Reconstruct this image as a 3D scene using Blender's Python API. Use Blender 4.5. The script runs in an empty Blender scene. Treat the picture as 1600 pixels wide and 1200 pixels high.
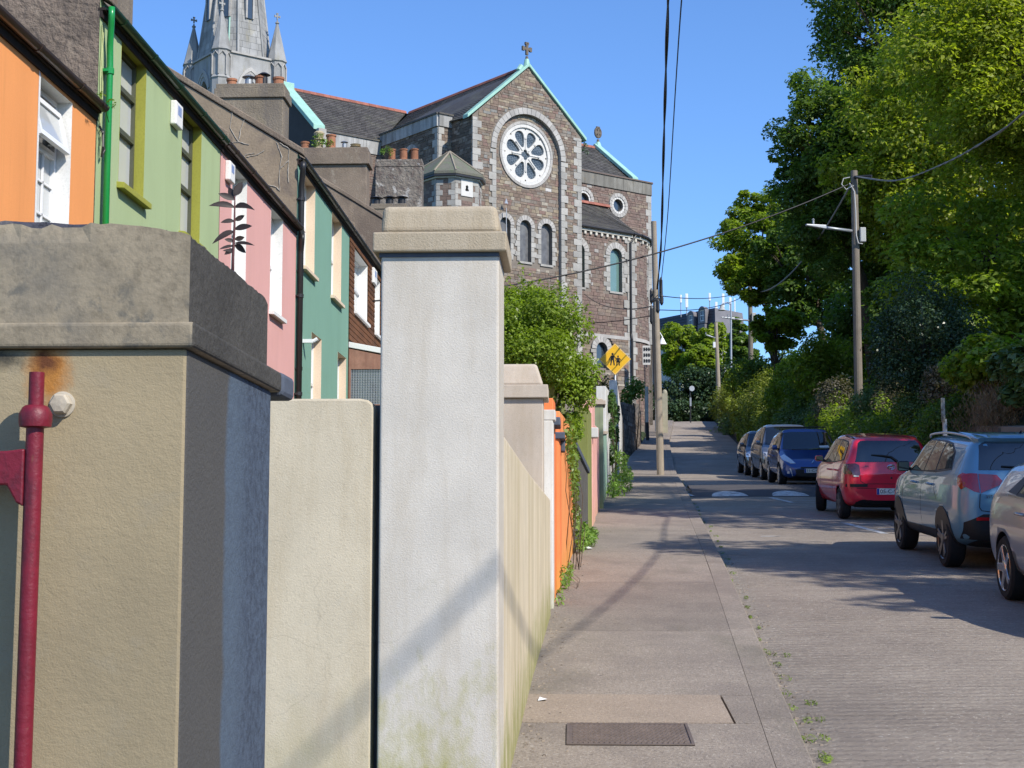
import bpy, bmesh, math, random
import numpy as np
from mathutils import Vector, Matrix
from mathutils.bvhtree import BVHTree
from mathutils.geometry import tessellate_polygon

scene = bpy.context.scene
COL = scene.collection
R = math.radians
random.seed(7)

# ---------------------------------------------------------------- camera, sky, sun, exposure
cam_data = bpy.data.cameras.new('camera')
cam_data.sensor_width = 36.0
cam_data.lens = 54.0
cam_data.clip_start = 0.05
cam_data.clip_end = 3000
cam = bpy.data.objects.new('camera', cam_data)
cam.location = (0, 0, 1.9)
cam.rotation_euler = (R(90 + 5.947), 0, R(2.302))
COL.objects.link(cam)
scene.camera = cam

SUN = Vector((.56, -.52, .645)).normalized()          # direction towards the sun
world = bpy.data.worlds.new('World')
scene.world = world
world.use_nodes = True
wn = world.node_tree
for n in list(wn.nodes):
    wn.nodes.remove(n)
sky = wn.nodes.new('ShaderNodeTexSky')
sky.sky_type = 'NISHITA'
sky.sun_disc = False
sky.sun_elevation = math.asin(SUN.z)
sky.sun_rotation = math.atan2(SUN.x, SUN.y)
sky.altitude = 50
sky.air_density = 1.0
sky.dust_density = 0.25
sky.ozone_density = 3.0
bg = wn.nodes.new('ShaderNodeBackground')
bg.inputs['Strength'].default_value = 0.128
wo = wn.nodes.new('ShaderNodeOutputWorld')
tint = wn.nodes.new('ShaderNodeMixRGB'); tint.blend_type = 'MULTIPLY'; tint.inputs[0].default_value = 1.0
tint.inputs[2].default_value = (.745, 1.01, 1.37, 1)      # the camera's deep blue rendering of a clear sky
wn.links.new(sky.outputs[0], tint.inputs[1])
wn.links.new(tint.outputs[0], bg.inputs['Color'])
wn.links.new(bg.outputs[0], wo.inputs['Surface'])

sd = bpy.data.lights.new('sun', 'SUN')
sd.energy = 4.6
sd.angle = R(0.53)
sd.color = (1.0, .94, .84)
sun = bpy.data.objects.new('sun', sd)
sun.rotation_euler = SUN.to_track_quat('Z', 'Y').to_euler()
sun.location = (20, -20, 40)
COL.objects.link(sun)

scene.view_settings.view_transform = 'Standard'
scene.view_settings.look = 'None'
scene.view_settings.gamma = 1
scene.view_settings.use_curve_mapping = False
scene.view_settings.exposure = 0.26
scene.render.engine = 'CYCLES'
scene.cycles.max_bounces = 6
scene.cycles.diffuse_bounces = 3
scene.cycles.glossy_bounces = 3
scene.cycles.transmission_bounces = 4
scene.cycles.transparent_max_bounces = 6
scene.cycles.use_denoising = True

# ---------------------------------------------------------------- ground profile and street lines
def lerp(a, b, t): return a + (b - a) * t
def interp(t, pts): return float(np.interp(t, [p[0] for p in pts], [p[1] for p in pts]))
GP = [(-60, -5), (0, 0), (41.5, 3.445), (51.5, 4.165), (58, 4.7), (75, 6.5), (110, 10.6), (118, 11.2), (125, 11.4), (150, 15), (180, 20), (420, 24)]
KP = [(-20, .2), (0, .78), (8.6, 1.25), (19.1, 1.83), (47, 3.18), (81, 5.03), (112, 7.3), (124, 7.3)]   # left kerb
WP = [(-20, -.45), (1, -.37), (6.8, -.33), (8.4, -.335), (13.9, -.21), (20.2, 0.0), (23.8, .23), (34.2, .72), (50, 1.55), (64, 2.3), (90, 4.4), (125, 6)]
RP = [(-20, 5.6), (0, 6.1), (20, 6.55), (28, 6.75), (41, 7.1), (50, 7.35), (70, 7.95), (105, 9.8), (112, 10.2), (124, 10.4)]      # right kerb
def G(y): return interp(y, GP)
def XK(y): return interp(y, KP)
def XW(y): return interp(y, WP)
def XR(y): return interp(y, RP)

# ---------------------------------------------------------------- building blocks
OFF = {}
def thing(name, label, cat, loc=(0, 0, 0), group=None, rot=(0, 0, 0)):
    o = bpy.data.objects.new(name, None)
    o.empty_display_size = .2
    o.location = loc
    o.rotation_euler = rot
    COL.objects.link(o)
    o['label'] = label
    o['category'] = cat
    if group: o['group'] = group
    OFF[o.name] = Vector(loc)
    return o
def tag(o, label=None, cat=None, group=None, kind=None):
    if label: o['label'] = label
    if cat: o['category'] = cat
    if group: o['group'] = group
    if kind: o['kind'] = kind
    return o
def off(parent):
    return OFF.get(parent.name, Vector((0, 0, 0))) if parent else Vector((0, 0, 0))
def link(name, me, parent=None, local=False):
    o = bpy.data.objects.new(name, me)
    COL.objects.link(o)
    if parent:
        o.parent = parent
        OFF[o.name] = Vector((0, 0, 0)) if local else off(parent)
    return o

class MB:
    def __init__(s): s.v = []; s.f = []; s.m = []
    def add(s, vs, fs, m=0):
        k = len(s.v)
        s.v += [tuple(p) for p in vs]
        for f in fs:
            s.f.append(tuple(i + k for i in f)); s.m.append(m)
        return s
    def box(s, x0, x1, y0, y1, z0, z1, m=0):
        return s.hexa([(x0, y0, z0), (x1, y0, z0), (x1, y1, z0), (x0, y1, z0), (x0, y0, z1), (x1, y0, z1), (x1, y1, z1), (x0, y1, z1)], m)
    def hexa(s, p, m=0):
        return s.add(p, [(3, 2, 1, 0), (4, 5, 6, 7), (0, 1, 5, 4), (1, 2, 6, 5), (2, 3, 7, 6), (3, 0, 4, 7)], m)
    def obox(s, o, a, b, c, m=0):
        "box from corner o with edge vectors a, b, c"
        o, a, b, c = Vector(o), Vector(a), Vector(b), Vector(c)
        return s.hexa([o, o + a, o + a + b, o + b, o + c, o + a + c, o + a + b + c, o + b + c], m)
    def prism(s, poly, ext, m=0):
        ext = Vector(ext); n = len(poly)
        vs = [Vector(p) for p in poly]; vs += [p + ext for p in vs]
        return s.add(vs, [tuple(range(n - 1, -1, -1)), tuple(range(n, 2 * n))] + [(i, (i + 1) % n, n + (i + 1) % n, n + i) for i in range(n)], m)
    def tube(s, pts, r, seg=8, m=0, cap=True):
        pts = [Vector(p) for p in pts]; n = len(pts)
        rs = r if isinstance(r, (list, tuple)) else [r] * n
        vs = []; ref = None
        for i, p in enumerate(pts):
            t = (pts[min(i + 1, n - 1)] - pts[max(i - 1, 0)]).normalized()
            if ref is None: ref = Vector((0, 0, 1)) if abs(t.z) < .9 else Vector((1, 0, 0))
            a = t.cross(ref).normalized(); b = t.cross(a).normalized(); ref = -b if False else a.cross(t)
            for j in range(seg):
                q = 2 * math.pi * j / seg
                vs.append(p + (a * math.cos(q) + b * math.sin(q)) * rs[i])
        fs = [(i * seg + j, i * seg + (j + 1) % seg, (i + 1) * seg + (j + 1) % seg, (i + 1) * seg + j) for i in range(n - 1) for j in range(seg)]
        if cap: fs += [tuple(range(seg - 1, -1, -1)), tuple(range((n - 1) * seg, n * seg))]
        return s.add(vs, fs, m)
    def lathe(s, prof, o, seg=16, m=0, axis=(0, 0, 1)):
        q = Vector(axis).to_track_quat('Z', 'Y'); o = Vector(o); vs = []
        for r, z in prof:
            for j in range(seg):
                t = 2 * math.pi * j / seg
                vs.append(o + q @ Vector((r * math.cos(t), r * math.sin(t), z)))
        n = len(prof)
        fs = [(i * seg + j, i * seg + (j + 1) % seg, (i + 1) * seg + (j + 1) % seg, (i + 1) * seg + j) for i in range(n - 1) for j in range(seg)]
        fs += [tuple(range(seg - 1, -1, -1)), tuple(range((n - 1) * seg, n * seg))]
        return s.add(vs, fs, m)
    def plate(s, outer, holes, fn, depth, m=0, back=False, edge=True):
        "flat sheet with holes: fn(a,b) -> point, depth = vector of the reveal"
        loops = [outer] + list(holes); d = Vector(depth)
        tris = tessellate_polygon([[Vector((p[0], p[1], 0)) for p in l] for l in loops])
        flat = [fn(*p) for l in loops for p in l]
        fl2 = [p for l in loops for p in l]
        ft = []
        for t in tris:
            (x0, y0), (x1, y1), (x2, y2) = (fl2[i] for i in t)
            ft.append(t if (x1 - x0) * (y2 - y0) - (x2 - x0) * (y1 - y0) > 0 else (t[0], t[2], t[1]))
        s.add(flat, ft, m)
        if back: s.add([Vector(p) + d for p in flat], [tuple(reversed(t)) for t in ft], m)
        if edge:
            for l in loops:
                n = len(l); a = [Vector(fn(*p)) for p in l]
                s.add(a + [p + d for p in a], [(i, (i + 1) % n, n + (i + 1) % n, n + i) for i in range(n)], m)
        return s
    def build(s, name, mat, parent=None, smooth=False, bevel=0, seg=2, local=False, noise=0, weld=True, ang=35):
        o3 = Vector((0, 0, 0)) if local else off(parent)
        me = bpy.data.meshes.new(name)
        me.from_pydata([Vector(v) - o3 for v in s.v], [], s.f)
        mats = mat if isinstance(mat, (list, tuple)) else [mat]
        for x in mats: me.materials.append(x)
        if len(mats) > 1: me.polygons.foreach_set('material_index', s.m)
        bm = bmesh.new(); bm.from_mesh(me)
        if weld: bmesh.ops.remove_doubles(bm, verts=bm.verts, dist=.0005)
        bmesh.ops.recalc_face_normals(bm, faces=bm.faces)
        if bevel:
            es = [e for e in bm.edges if len(e.link_faces) == 2 and e.calc_face_angle(0) > R(ang)]
            bmesh.ops.bevel(bm, geom=es, offset=bevel, segments=seg, affect='EDGES', profile=.5)
        if noise:
            rr = random.Random(3)
            for v in bm.verts: v.co += Vector((rr.uniform(-1, 1), rr.uniform(-1, 1), rr.uniform(-1, 1))) * noise
        bm.to_mesh(me); bm.free()
        if smooth: me.shade_smooth()
        return link(name, me, parent, local)

_PC = {}
def cube_mesh(mat, ch=.05):
    k = (mat.name, ch)
    if k not in _PC:
        bm = bmesh.new(); bmesh.ops.create_cube(bm, size=1)
        if ch: bmesh.ops.bevel(bm, geom=list(bm.edges), offset=ch, segments=1, affect='EDGES')
        me = bpy.data.meshes.new('block'); bm.to_mesh(me); bm.free(); me.materials.append(mat)
        _PC[k] = me
    return _PC[k]
def piece(name, parent, c, size, mat, rot=(0, 0, 0), ch=.05, mesh=None, label=None):
    o = bpy.data.objects.new(name, mesh or cube_mesh(mat, ch))
    o.location = Vector(c) - off(parent); o.scale = size; o.rotation_euler = rot
    COL.objects.link(o); o.parent = parent
    return o

# ---------------------------------------------------------------- materials
def lin(r, g, b):
    f = lambda c: (c / 255 / 12.92) if c <= 10 else ((c / 255 + .055) / 1.055) ** 2.4
    return (f(r), f(g), f(b))
class NT:
    def __init__(s, name):
        s.mat = bpy.data.materials.new(name); s.mat.use_nodes = True
        s.t = s.mat.node_tree; s.b = s.t.nodes['Principled BSDF']; s.out = s.t.nodes['Material Output']
    def n(s, typ, **kw):
        x = s.t.nodes.new('ShaderNode' + typ)
        for k, v in kw.items(): setattr(x, k, v)
        return x
    def l(s, a, b): s.t.links.new(a, b)
    def pos(s, scale=(1, 1, 1), rot=(0, 0, 0), obj=False):
        g = s.n('TexCoord').outputs['Object'] if obj else s.n('NewGeometry').outputs['Position']
        m = s.n('Mapping'); m.inputs['Scale'].default_value = scale; m.inputs['Rotation'].default_value = rot
        s.l(g, m.inputs['Vector']); return m.outputs[0]
    def noise(s, vec, scale, detail=4, rough=.6, dist=0):
        x = s.n('TexNoise'); x.inputs['Scale'].default_value = scale; x.inputs['Detail'].default_value = detail
        x.inputs['Roughness'].default_value = rough; x.inputs['Distortion'].default_value = dist
        s.l(vec, x.inputs['Vector']); return x.outputs['Fac']
    def ramp(s, fac, stops, interp='LINEAR'):
        x = s.n('ValToRGB'); x.color_ramp.interpolation = interp; e = x.color_ramp.elements
        while len(e) < len(stops): e.new(.5)
        for i, (p, c) in enumerate(stops):
            e[i].position = p; e[i].color = (*c, 1) if not isinstance(c, (int, float)) else (c, c, c, 1)
        s.l(fac, x.inputs['Fac']); return x.outputs['Color']
    def mix(s, a, b, fac, mode='MIX'):
        x = s.n('MixRGB', blend_type=mode)
        for sock, v in ((x.inputs[1], a), (x.inputs[2], b), (x.inputs[0], fac)):
            if isinstance(v, (tuple, list)): sock.default_value = (*v[:3], 1)
            elif isinstance(v, (int, float)): sock.default_value = v
            else: s.l(v, sock)
        return x.outputs[0]
    def math(s, op, a, b=0.0):
        x = s.n('Math', operation=op)
        for i, v in ((0, a), (1, b)):
            if isinstance(v, (int, float)): x.inputs[i].default_value = v
            else: s.l(v, x.inputs[i])
        return x.outputs[0]
    def bump(s, h, strength=.3, dist=.01):
        x = s.n('Bump'); x.inputs['Strength'].default_value = strength; x.inputs['Distance'].default_value = dist
        s.l(h, x.inputs['Height'])
        if s.b.inputs['Normal'].is_linked: s.l(s.b.inputs['Normal'].links[0].from_socket, x.inputs['Normal'])
        s.l(x.outputs[0], s.b.inputs['Normal'])

def pm(name, col, rough=.85, var=.2, vs=1.5, fine=.15, fs=40, bump=.25, bs=120, bd=.004, metal=0, spec=.35, rand=0,
       stains=(), obj=False, coat=0, island=0):
    """procedural paint / render / stone: base colour, broad and fine variation, relief, stain layers
    stains: (colour, amount, noise scale xyz, low, high)"""
    t = NT(name)
    p = t.pos(obj=obj)
    a = t.noise(p, vs, 5, .65)
    c = t.mix(col, tuple(x * (1 - var) for x in col), t.ramp(a, [(.3, 0.0), (.72, 1.0)]))
    f = t.noise(p, fs, 3, .7)
    c = t.mix(c, tuple(x * (1 - fine * 2) for x in col), t.math('MULTIPLY', t.ramp(f, [(.45, 0.0), (.75, 1.0)]), .7))
    for sc, amt, scale, lo, hi in stains:
        sf = t.noise(t.pos(scale, obj=obj), 1.0, 6, .65, .3)
        c = t.mix(c, sc, t.math('MULTIPLY', t.ramp(sf, [(lo, 0.0), (hi, 1.0)]), amt))
    if rand or island:
        rnd = t.n('ObjectInfo').outputs['Random'] if rand else t.n('NewGeometry').outputs['Random Per Island']
        k = rand or island
        c = t.mix(c, t.ramp(rnd, [(0, 1 - k), (1, 1.0 + k * .4)]), 1.0, 'MULTIPLY')
    t.l(c, t.b.inputs['Base Color'])
    t.b.inputs['Roughness'].default_value = rough
    t.b.inputs['Metallic'].default_value = metal
    t.b.inputs['Specular IOR Level'].default_value = spec
    t.b.inputs['Coat Weight'].default_value = coat
    if bump:
        t.bump(t.noise(p, bs, 4, .6), bump, bd)
    return t.mat

def palette(name, stops, rough=.9, island=True, bump=.5, bs=35, fine=.2):
    "stonework: one colour of the palette per stone"
    t = NT(name)
    rnd = t.n('NewGeometry').outputs['Random Per Island'] if island else t.n('ObjectInfo').outputs['Random']
    c = t.ramp(rnd, stops, 'CONSTANT')
    p = t.pos()
    n1 = t.noise(p, 6, 5, .7)
    c = t.mix(c, t.ramp(n1, [(.25, .62), (.75, 1.18)]), 1.0, 'MULTIPLY')
    c = t.mix(c, (.09, .075, .055), t.math('MULTIPLY', t.ramp(t.noise(p, .5, 4, .6), [(.5, 0.0), (.75, 1.0)]), .35))
    t.l(c, t.b.inputs['Base Color'])
    t.b.inputs['Roughness'].default_value = rough; t.b.inputs['Specular IOR Level'].default_value = .2
    t.bump(t.noise(p, bs, 4, .6), bump, .02)
    return t.mat

def glass_mat(name, tint=(.02, .025, .03), rough=.03, metal=0.0):
    t = NT(name)
    t.l(t.mix(tint, tuple(x * 1.5 for x in tint), t.noise(t.pos(), .8, 2)), t.b.inputs['Base Color'])
    t.b.inputs['Roughness'].default_value = rough; t.b.inputs['IOR'].default_value = 1.6
    t.b.inputs['Specular IOR Level'].default_value = .8
    return t.mat

def leaf_mat(name, c1, c2, trans=.35, rough=.45, spec=.3):
    t = NT(name)
    rnd = t.n('NewGeometry').outputs['Random Per Island']
    c = t.ramp(rnd, [(0, c1), (.6, c2), (1, tuple(min(x * 1.35, 1) for x in c2))])
    c = t.mix(c, t.ramp(t.noise(t.pos(), 1.1, 3), [(.3, .7), (.7, 1.2)]), 1.0, 'MULTIPLY')
    t.l(c, t.b.inputs['Base Color'])
    t.b.inputs['Roughness'].default_value = rough; t.b.inputs['Specular IOR Level'].default_value = spec
    tr = t.n('BsdfTranslucent')
    t.l(t.mix(c, (1.15, 1.28, .35), 1.0, 'MULTIPLY'), tr.inputs['Color'])
    mx = t.n('MixShader'); mx.inputs[0].default_value = trans
    t.l(t.b.outputs[0], mx.inputs[1]); t.l(tr.outputs[0], mx.inputs[2]); t.l(mx.outputs[0], t.out.inputs['Surface'])
    return t.mat

def paint_mat(name, col, metal=.3, rough=.28):
    "car paint under a clear coat with fine flake variation and a little road film"
    t = NT(name)
    p = t.pos(obj=True)
    c = t.mix(col, tuple(x * .82 for x in col), t.noise(p, 350, 2))
    c = t.mix(c, (.16, .14, .12), t.math('MULTIPLY', t.ramp(t.noise(p, 3.5, 5), [(.5, 0.0), (.8, 1.0)]), .10))
    t.l(c, t.b.inputs['Base Color'])
    t.b.inputs['Metallic'].default_value = metal; t.b.inputs['Roughness'].default_value = rough
    t.b.inputs['Coat Weight'].default_value = 1.0; t.b.inputs['Coat Roughness'].default_value = .03
    return t.mat

# ---------------------------------------------------------------- foliage
def leaves_mesh(name, clumps, size, mat, parent, seed, up=.55, aspect=.55, fold=.25, down=0, shell=.55):
    """clumps: (centre, radii, count). Every leaf is a small folded blade of its own."""
    rng = np.random.default_rng(seed)
    P = []; D = []
    for c, r, n in clumps:
        d = rng.normal(size=(n, 3)); d /= np.linalg.norm(d, axis=1)[:, None]
        rad = shell + (1 - shell) * rng.random(n) ** .5
        rad *= np.where(rng.random(n) < .12, 1.18, 1.0)
        D.append(d); P.append(np.array(c)[None] + d * rad[:, None] * np.array(r)[None])
    P = np.concatenate(P); n = len(P)
    N = rng.normal(size=(n, 3)); N /= np.linalg.norm(N, axis=1)[:, None]
    N[:, 2] = np.abs(N[:, 2]) + up; N += .75 * np.concatenate(D); N /= np.linalg.norm(N, axis=1)[:, None]
    T = np.cross(N, rng.normal(size=(n, 3))); T /= np.linalg.norm(T, axis=1)[:, None]
    T[:, 2] -= down; T /= np.linalg.norm(T, axis=1)[:, None]
    B = np.cross(N, T)
    s = size * (.6 + .8 * rng.random(n))[:, None]
    w = s * aspect
    base = P - T * s * .5; tip = P + T * s * .5 - N * s * .12
    lf = P - B * w * .5 + N * s * fold * .5 - T * s * .06; rt = P + B * w * .5 + N * s * fold * .5 - T * s * .06
    V = np.stack([base, rt, tip, lf], 1).reshape(-1, 3) - np.array(off(parent))[None]
    me = bpy.data.meshes.new(name)
    me.vertices.add(4 * n); me.vertices.foreach_set('co', V.astype(np.float32).ravel())
    me.loops.add(4 * n); me.loops.foreach_set('vertex_index', np.arange(4 * n, dtype=np.int32))
    me.polygons.add(n); me.polygons.foreach_set('loop_start', np.arange(0, 4 * n, 4, dtype=np.int32))
    me.update(calc_edges=True); me.validate()
    me.materials.append(mat)
    return link(name, me, parent)

def tree(name, label, base, centre, radii, nclump, per, leaf, mat, bark, seed, trunk_r=.2, group=None, cat='tree', flat=.6, csize=(.22, .4), shell=.5, up=.55, limbs=9, hollow=.45):
    rr = random.Random(seed)
    base = Vector(base); centre = Vector(centre)
    t = thing(name, label, cat, base, group)
    lob = [Vector((rr.gauss(0, 1), rr.gauss(0, 1), rr.gauss(0, .8))).normalized() for _ in range(9)]
    cl = []
    for i in range(nclump):
        while True:
            d = Vector((rr.uniform(-1, 1), rr.uniform(-1, 1), rr.uniform(-1, 1)))
            if .05 < d.length < 1: break
        d = d.normalized() * (hollow + (1 - hollow) * rr.random() ** .6)
        d = d * (.80 + .34 * max(max(0, d.normalized().dot(l)) ** 6 for l in lob))
        c = centre + Vector((d.x * radii[0], d.y * radii[1], d.z * radii[2]))
        k = rr.uniform(*csize) * (radii[0] + radii[2]) / 2
        cl.append((c, (k, k, k * flat), int(per * rr.uniform(.7, 1.3))))
    m = MB()
    top = centre + Vector((0, 0, radii[2] * .55))
    mid = base.lerp(centre, .5) + Vector((rr.uniform(-.2, .2), rr.uniform(-.2, .2), 0))
    m.tube([base - Vector((0, 0, .3)), mid, centre - Vector((0, 0, radii[2] * .4)), top], [trunk_r, trunk_r * .8, trunk_r * .55, trunk_r * .12], 7)
    for i in range(min(limbs, nclump)):
        c = cl[i][0]; s0 = base.lerp(centre, rr.uniform(.55, .95)); s0.z = min(s0.z, c.z + .2)
        a = s0.lerp(c, .5) + Vector((rr.uniform(-.3, .3), rr.uniform(-.3, .3), rr.uniform(.0, .35)))
        m.tube([s0, a, c], [trunk_r * .38, trunk_r * .22, trunk_r * .06], 5)
        for q in range(2):
            e = c + Vector((rr.uniform(-1, 1), rr.uniform(-1, 1), rr.uniform(-.4, .8))) * cl[i][1][0]
            m.tube([a, a.lerp(e, .6) + Vector((0, 0, .1)), e], [trunk_r * .16, trunk_r * .1, trunk_r * .03], 4)
    m.build('trunk', bark, t, smooth=True)
    cr = leaves_mesh('crown', cl, leaf, mat, t, seed, up=up, shell=shell)
    return t

def shrub(name, label, base, clumps, leaf, mat, seed, group=None, cat='shrub', stem=None, up=.4, aspect=.55, shell=.4, down=0, stem_r=.02):
    t = thing(name, label, cat, base, group)
    rr = random.Random(seed)
    m = MB()
    for i in range(min(7, max(3, len(clumps)))):
        c = Vector(clumps[i % len(clumps)][0])
        b = Vector(base) + Vector((rr.uniform(-.12, .12), rr.uniform(-.12, .12), -.1))
        m.tube([b, b.lerp(c, .55) + Vector((rr.uniform(-.1, .1), rr.uniform(-.1, .1), .05)), c], [stem_r, stem_r * .7, stem_r * .25], 5)
    m.build('stem', stem or MT['bark'], t, smooth=True)
    leaves_mesh('foliage', clumps, leaf, mat, t, seed, up=up, aspect=aspect, shell=shell, down=down)
    return t
def blob(c, r, n, per, seed, k=(.3, .5)):
    "clumps filling an ellipsoid"
    rr = random.Random(seed); out = []
    for i in range(n):
        while True:
            d = Vector((rr.uniform(-1, 1), rr.uniform(-1, 1), rr.uniform(-1, 1)))
            if d.length < 1: break
        q = rr.uniform(*k) * (r[0] + r[1] + r[2]) / 3
        out.append((Vector((c[0] + d.x * r[0] * .8, c[1] + d.y * r[1] * .8, c[2] + d.z * r[2] * .8)), (q, q, q * .85), int(per * rr.uniform(.7, 1.3))))
    return out
# ---------------------------------------------------------------- shared materials
MT = {}
MT['bark'] = pm('bark', (.11, .085, .06), var=.5, vs=4, bump=.8, bs=30, bd=.02, fine=.3)
MT['wood_pole'] = pm('pole_timber', (.24, .205, .165), var=.35, vs=2, bump=.5, bs=25, bd=.01, stains=[((.12, .10, .08), .6, (14, 14, .5), .45, .7), ((.10, .13, .07), .5, (2, 2, .8), .55, .75)])
MT['wood_pale'] = pm('pale_pole_timber', (.37, .31, .235), var=.3, vs=2, bump=.5, bs=25, bd=.01, stains=[((.2, .16, .12), .6, (14, 14, .5), .5, .72)])
MT['concrete_road'] = None
t = NT('ribbed_concrete'); p = t.pos()
c = t.mix((.385, .325, .265), (.27, .225, .185), t.ramp(t.noise(p, .7, 5, .65), [(.35, 0.0), (.7, 1.0)]))
c = t.mix(c, (.50, .44, .36), t.math('MULTIPLY', t.ramp(t.noise(p, 16, 4, .75), [(.5, 0.0), (.68, 1.0)]), .5))
c = t.mix(c, (.13, .11, .095), t.math('MULTIPLY', t.ramp(t.noise(t.pos((30, 38, 30)), 1.0, 3, .7), [(.55, 0.0), (.70, 1.0)]), .65))
c = t.mix(c, (.66, .61, .53), t.ramp(t.noise(p, 42, 2, .5), [(.66, 0.0), (.72, 1.0)]))
c = t.mix(c, (.15, .125, .105), t.math('MULTIPLY', t.ramp(t.noise(t.pos((1.5, 12, 1)), 1.0, 6, .8), [(.50, 0.0), (.66, 1.0)]), .40))
c = t.mix(c, (.16, .135, .12), t.math('MULTIPLY', t.ramp(t.noise(t.pos((.5, .16, 1)), 1.0, 4, .6), [(.5, 0.0), (.68, 1.0)]), .45))
t.l(c, t.b.inputs['Base Color']); t.b.inputs['Roughness'].default_value = .8; t.b.inputs['Specular IOR Level'].default_value = .3
w = t.n('TexWave', bands_direction='Y'); w.inputs['Scale'].default_value = 2.5; w.inputs['Distortion'].default_value = 3.2
w.inputs['Detail'].default_value = 3; w.inputs['Detail Scale'].default_value = 2.2
t.l(t.pos((1.4, 1, 1)), w.inputs['Vector'])
t.bump(t.math('MULTIPLY', w.outputs['Fac'], t.ramp(t.noise(p, .9, 4, .7), [(.3, .15), (.7, 1.0)])), .5, .03); t.bump(t.noise(t.pos((.9, 1.3, 1)), 26, 5, .75), 1.0, .03)
MT['concrete_road'] = t.mat
MT['joint'] = pm('joint_filler', (.05, .045, .04), var=.4, bump=.5)
MT['pave'] = pm('pavement_concrete', (.335, .282, .232), var=.22, vs=1.1, fine=.3, fs=38, bump=1.0, bs=60, bd=.012, rand=.14,
                stains=[((.46, .41, .35), .75, (48, 30, 48), .56, .66), ((.18, .15, .13), .6, (1.6, 1.1, 1), .46, .70), ((.12, .10, .09), .8, (30, 20, 30), .60, .70), ((.15, .135, .10), .6, (.9, .35, 1), .55, .7)])
MT['pave_patch'] = pm('pavement_patch', (.37, .295, .23), var=.2, vs=2, fine=.3, fs=60, bump=.9, bs=80, bd=.008, stains=[((.55, .47, .36), .7, (50, 50, 50), .58, .68)])
MT['kerb'] = pm('kerb_concrete', (.33, .275, .225), var=.25, vs=2.2, fine=.2, bump=.6, bs=70, rand=.14, stains=[((.16, .14, .12), .5, (3, 2, 2), .5, .75)])
MT['tarmac'] = pm('hump_tarmac', (.10, .095, .10), var=.3, fine=.3, fs=90, bump=.8, bs=160, bd=.006)
MT['road_paint'] = pm('worn_road_paint', (.74, .74, .72), var=.2, fine=.3, bump=.4, stains=[((.25, .22, .2), .85, (6, 6, 6), .5, .62)])
MT['soil'] = pm('soil', (.045, .05, .022), var=.5, vs=.6, bump=.8, bs=20, bd=.04, stains=[((.07, .11, .03), .9, (.5, .5, .5), .42, .6)])
MT['iron'] = pm('cover_iron', (.20, .155, .13), var=.4, vs=9, metal=.2, rough=.6, bump=.4, bs=150)
MT['dark_metal'] = pm('dark_metal', (.03, .03, .033), var=.3, rough=.45, bump=.05)
MT['black_plastic'] = pm('black_plastic', (.018, .018, .02), var=.2, rough=.5, bump=.05)
MT['galv'] = pm('galvanised_steel', (.42, .44, .46), var=.25, vs=6, metal=.6, rough=.5, bump=.08)
MT['pvc_white'] = pm('white_pvc', (.80, .80, .80), var=.06, rough=.4, bump=.02, fine=.03)
MT['limestone'] = pm('limestone', (.46, .44, .40), var=.3, vs=1.8, fine=.2, bump=.5, bs=30, rand=.22, bd=.015, stains=[((.25, .24, .22), .6, (1.5, 1.5, .6), .5, .74)])
MT['limestone_i'] = pm('limestone_joined', (.49, .465, .43), var=.3, vs=1.8, fine=.2, bump=.5, bs=30, island=.22, bd=.015, stains=[((.25, .24, .22), .6, (1.5, 1.5, .6), .5, .74)])
MT['ashlar'] = pm('grey_ashlar', (.42, .415, .40), var=.35, vs=.7, fine=.2, bump=.5, bs=14, bd=.02, island=.2, stains=[((.16, .155, .14), .75, (1.3, 1.3, .3), .45, .7), ((.33, .29, .17), .6, (.9, .9, .25), .58, .72)])
MT['copper'] = pm('green_copper', (.34, .58, .48), var=.2, vs=2, rough=.6, bump=.1)
MT['slate'] = pm('roof_slate', (.115, .105, .095), var=.4, vs=2, rough=.6, bump=.4, bs=12, bd=.03, island=.35, stains=[((.17, .17, .12), .5, (.8, .8, .8), .5, .72)])
MT['ridge'] = pm('red_ridge_tile', (.36, .135, .095), var=.35, vs=3, bump=.4, bs=20, rand=.2)
MT['dkglass'] = glass_mat('dark_glass', (.03, .04, .05), .08)
MT['winglass'] = glass_mat('house_glass', (.20, .22, .23), .04)
MT['pot'] = pm('terracotta', (.38, .165, .09), var=.35, vs=6, bump=.4, bs=40, rand=.2)
MT['grass'] = leaf_mat('grass_blades', (.10, .16, .03), (.20, .27, .05), .3)
MT['weed'] = leaf_mat('weed_leaves', (.12, .22, .04), (.20, .33, .06), .35)
DS = lambda L: [(p, tuple((x * .78 + sum(c) / 3 * .22) * (1.0 if p < .95 else .98) for x in c)) for p, c in L]
SP = [(0, (.235, .16, .115)), (.16, (.275, .20, .145)), (.30, (.23, .185, .145)), (.42, (.32, .245, .155)), (.53, (.205, .145, .11)), (.63, (.27, .225, .18)), (.74, (.35, .275, .18)), (.83, (.265, .16, .125)), (.91, (.25, .24, .215)), (.955, (.42, .36, .27)), (.985, (.56, .53, .49))]
MT['stone'] = palette('church_stone', DS(SP))
MT['stone1'] = palette('church_stone_single', DS(SP), island=False)
SPR = [(0, (.225, .145, .115)), (.2, (.25, .16, .125)), (.4, (.205, .135, .11)), (.58, (.265, .185, .14)), (.74, (.235, .175, .14)), (.88, (.29, .215, .15)), (.97, (.40, .36, .32))]
MT['stone_red'] = palette('red_sandstone', DS(SPR))
MT['stone_red1'] = palette('red_sandstone_single', DS(SPR), island=False)
SPD = [(0, (.16, .125, .10)), (.25, (.20, .16, .13)), (.5, (.13, .11, .09)), (.7, (.24, .20, .16)), (.9, (.30, .26, .22))]
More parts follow.
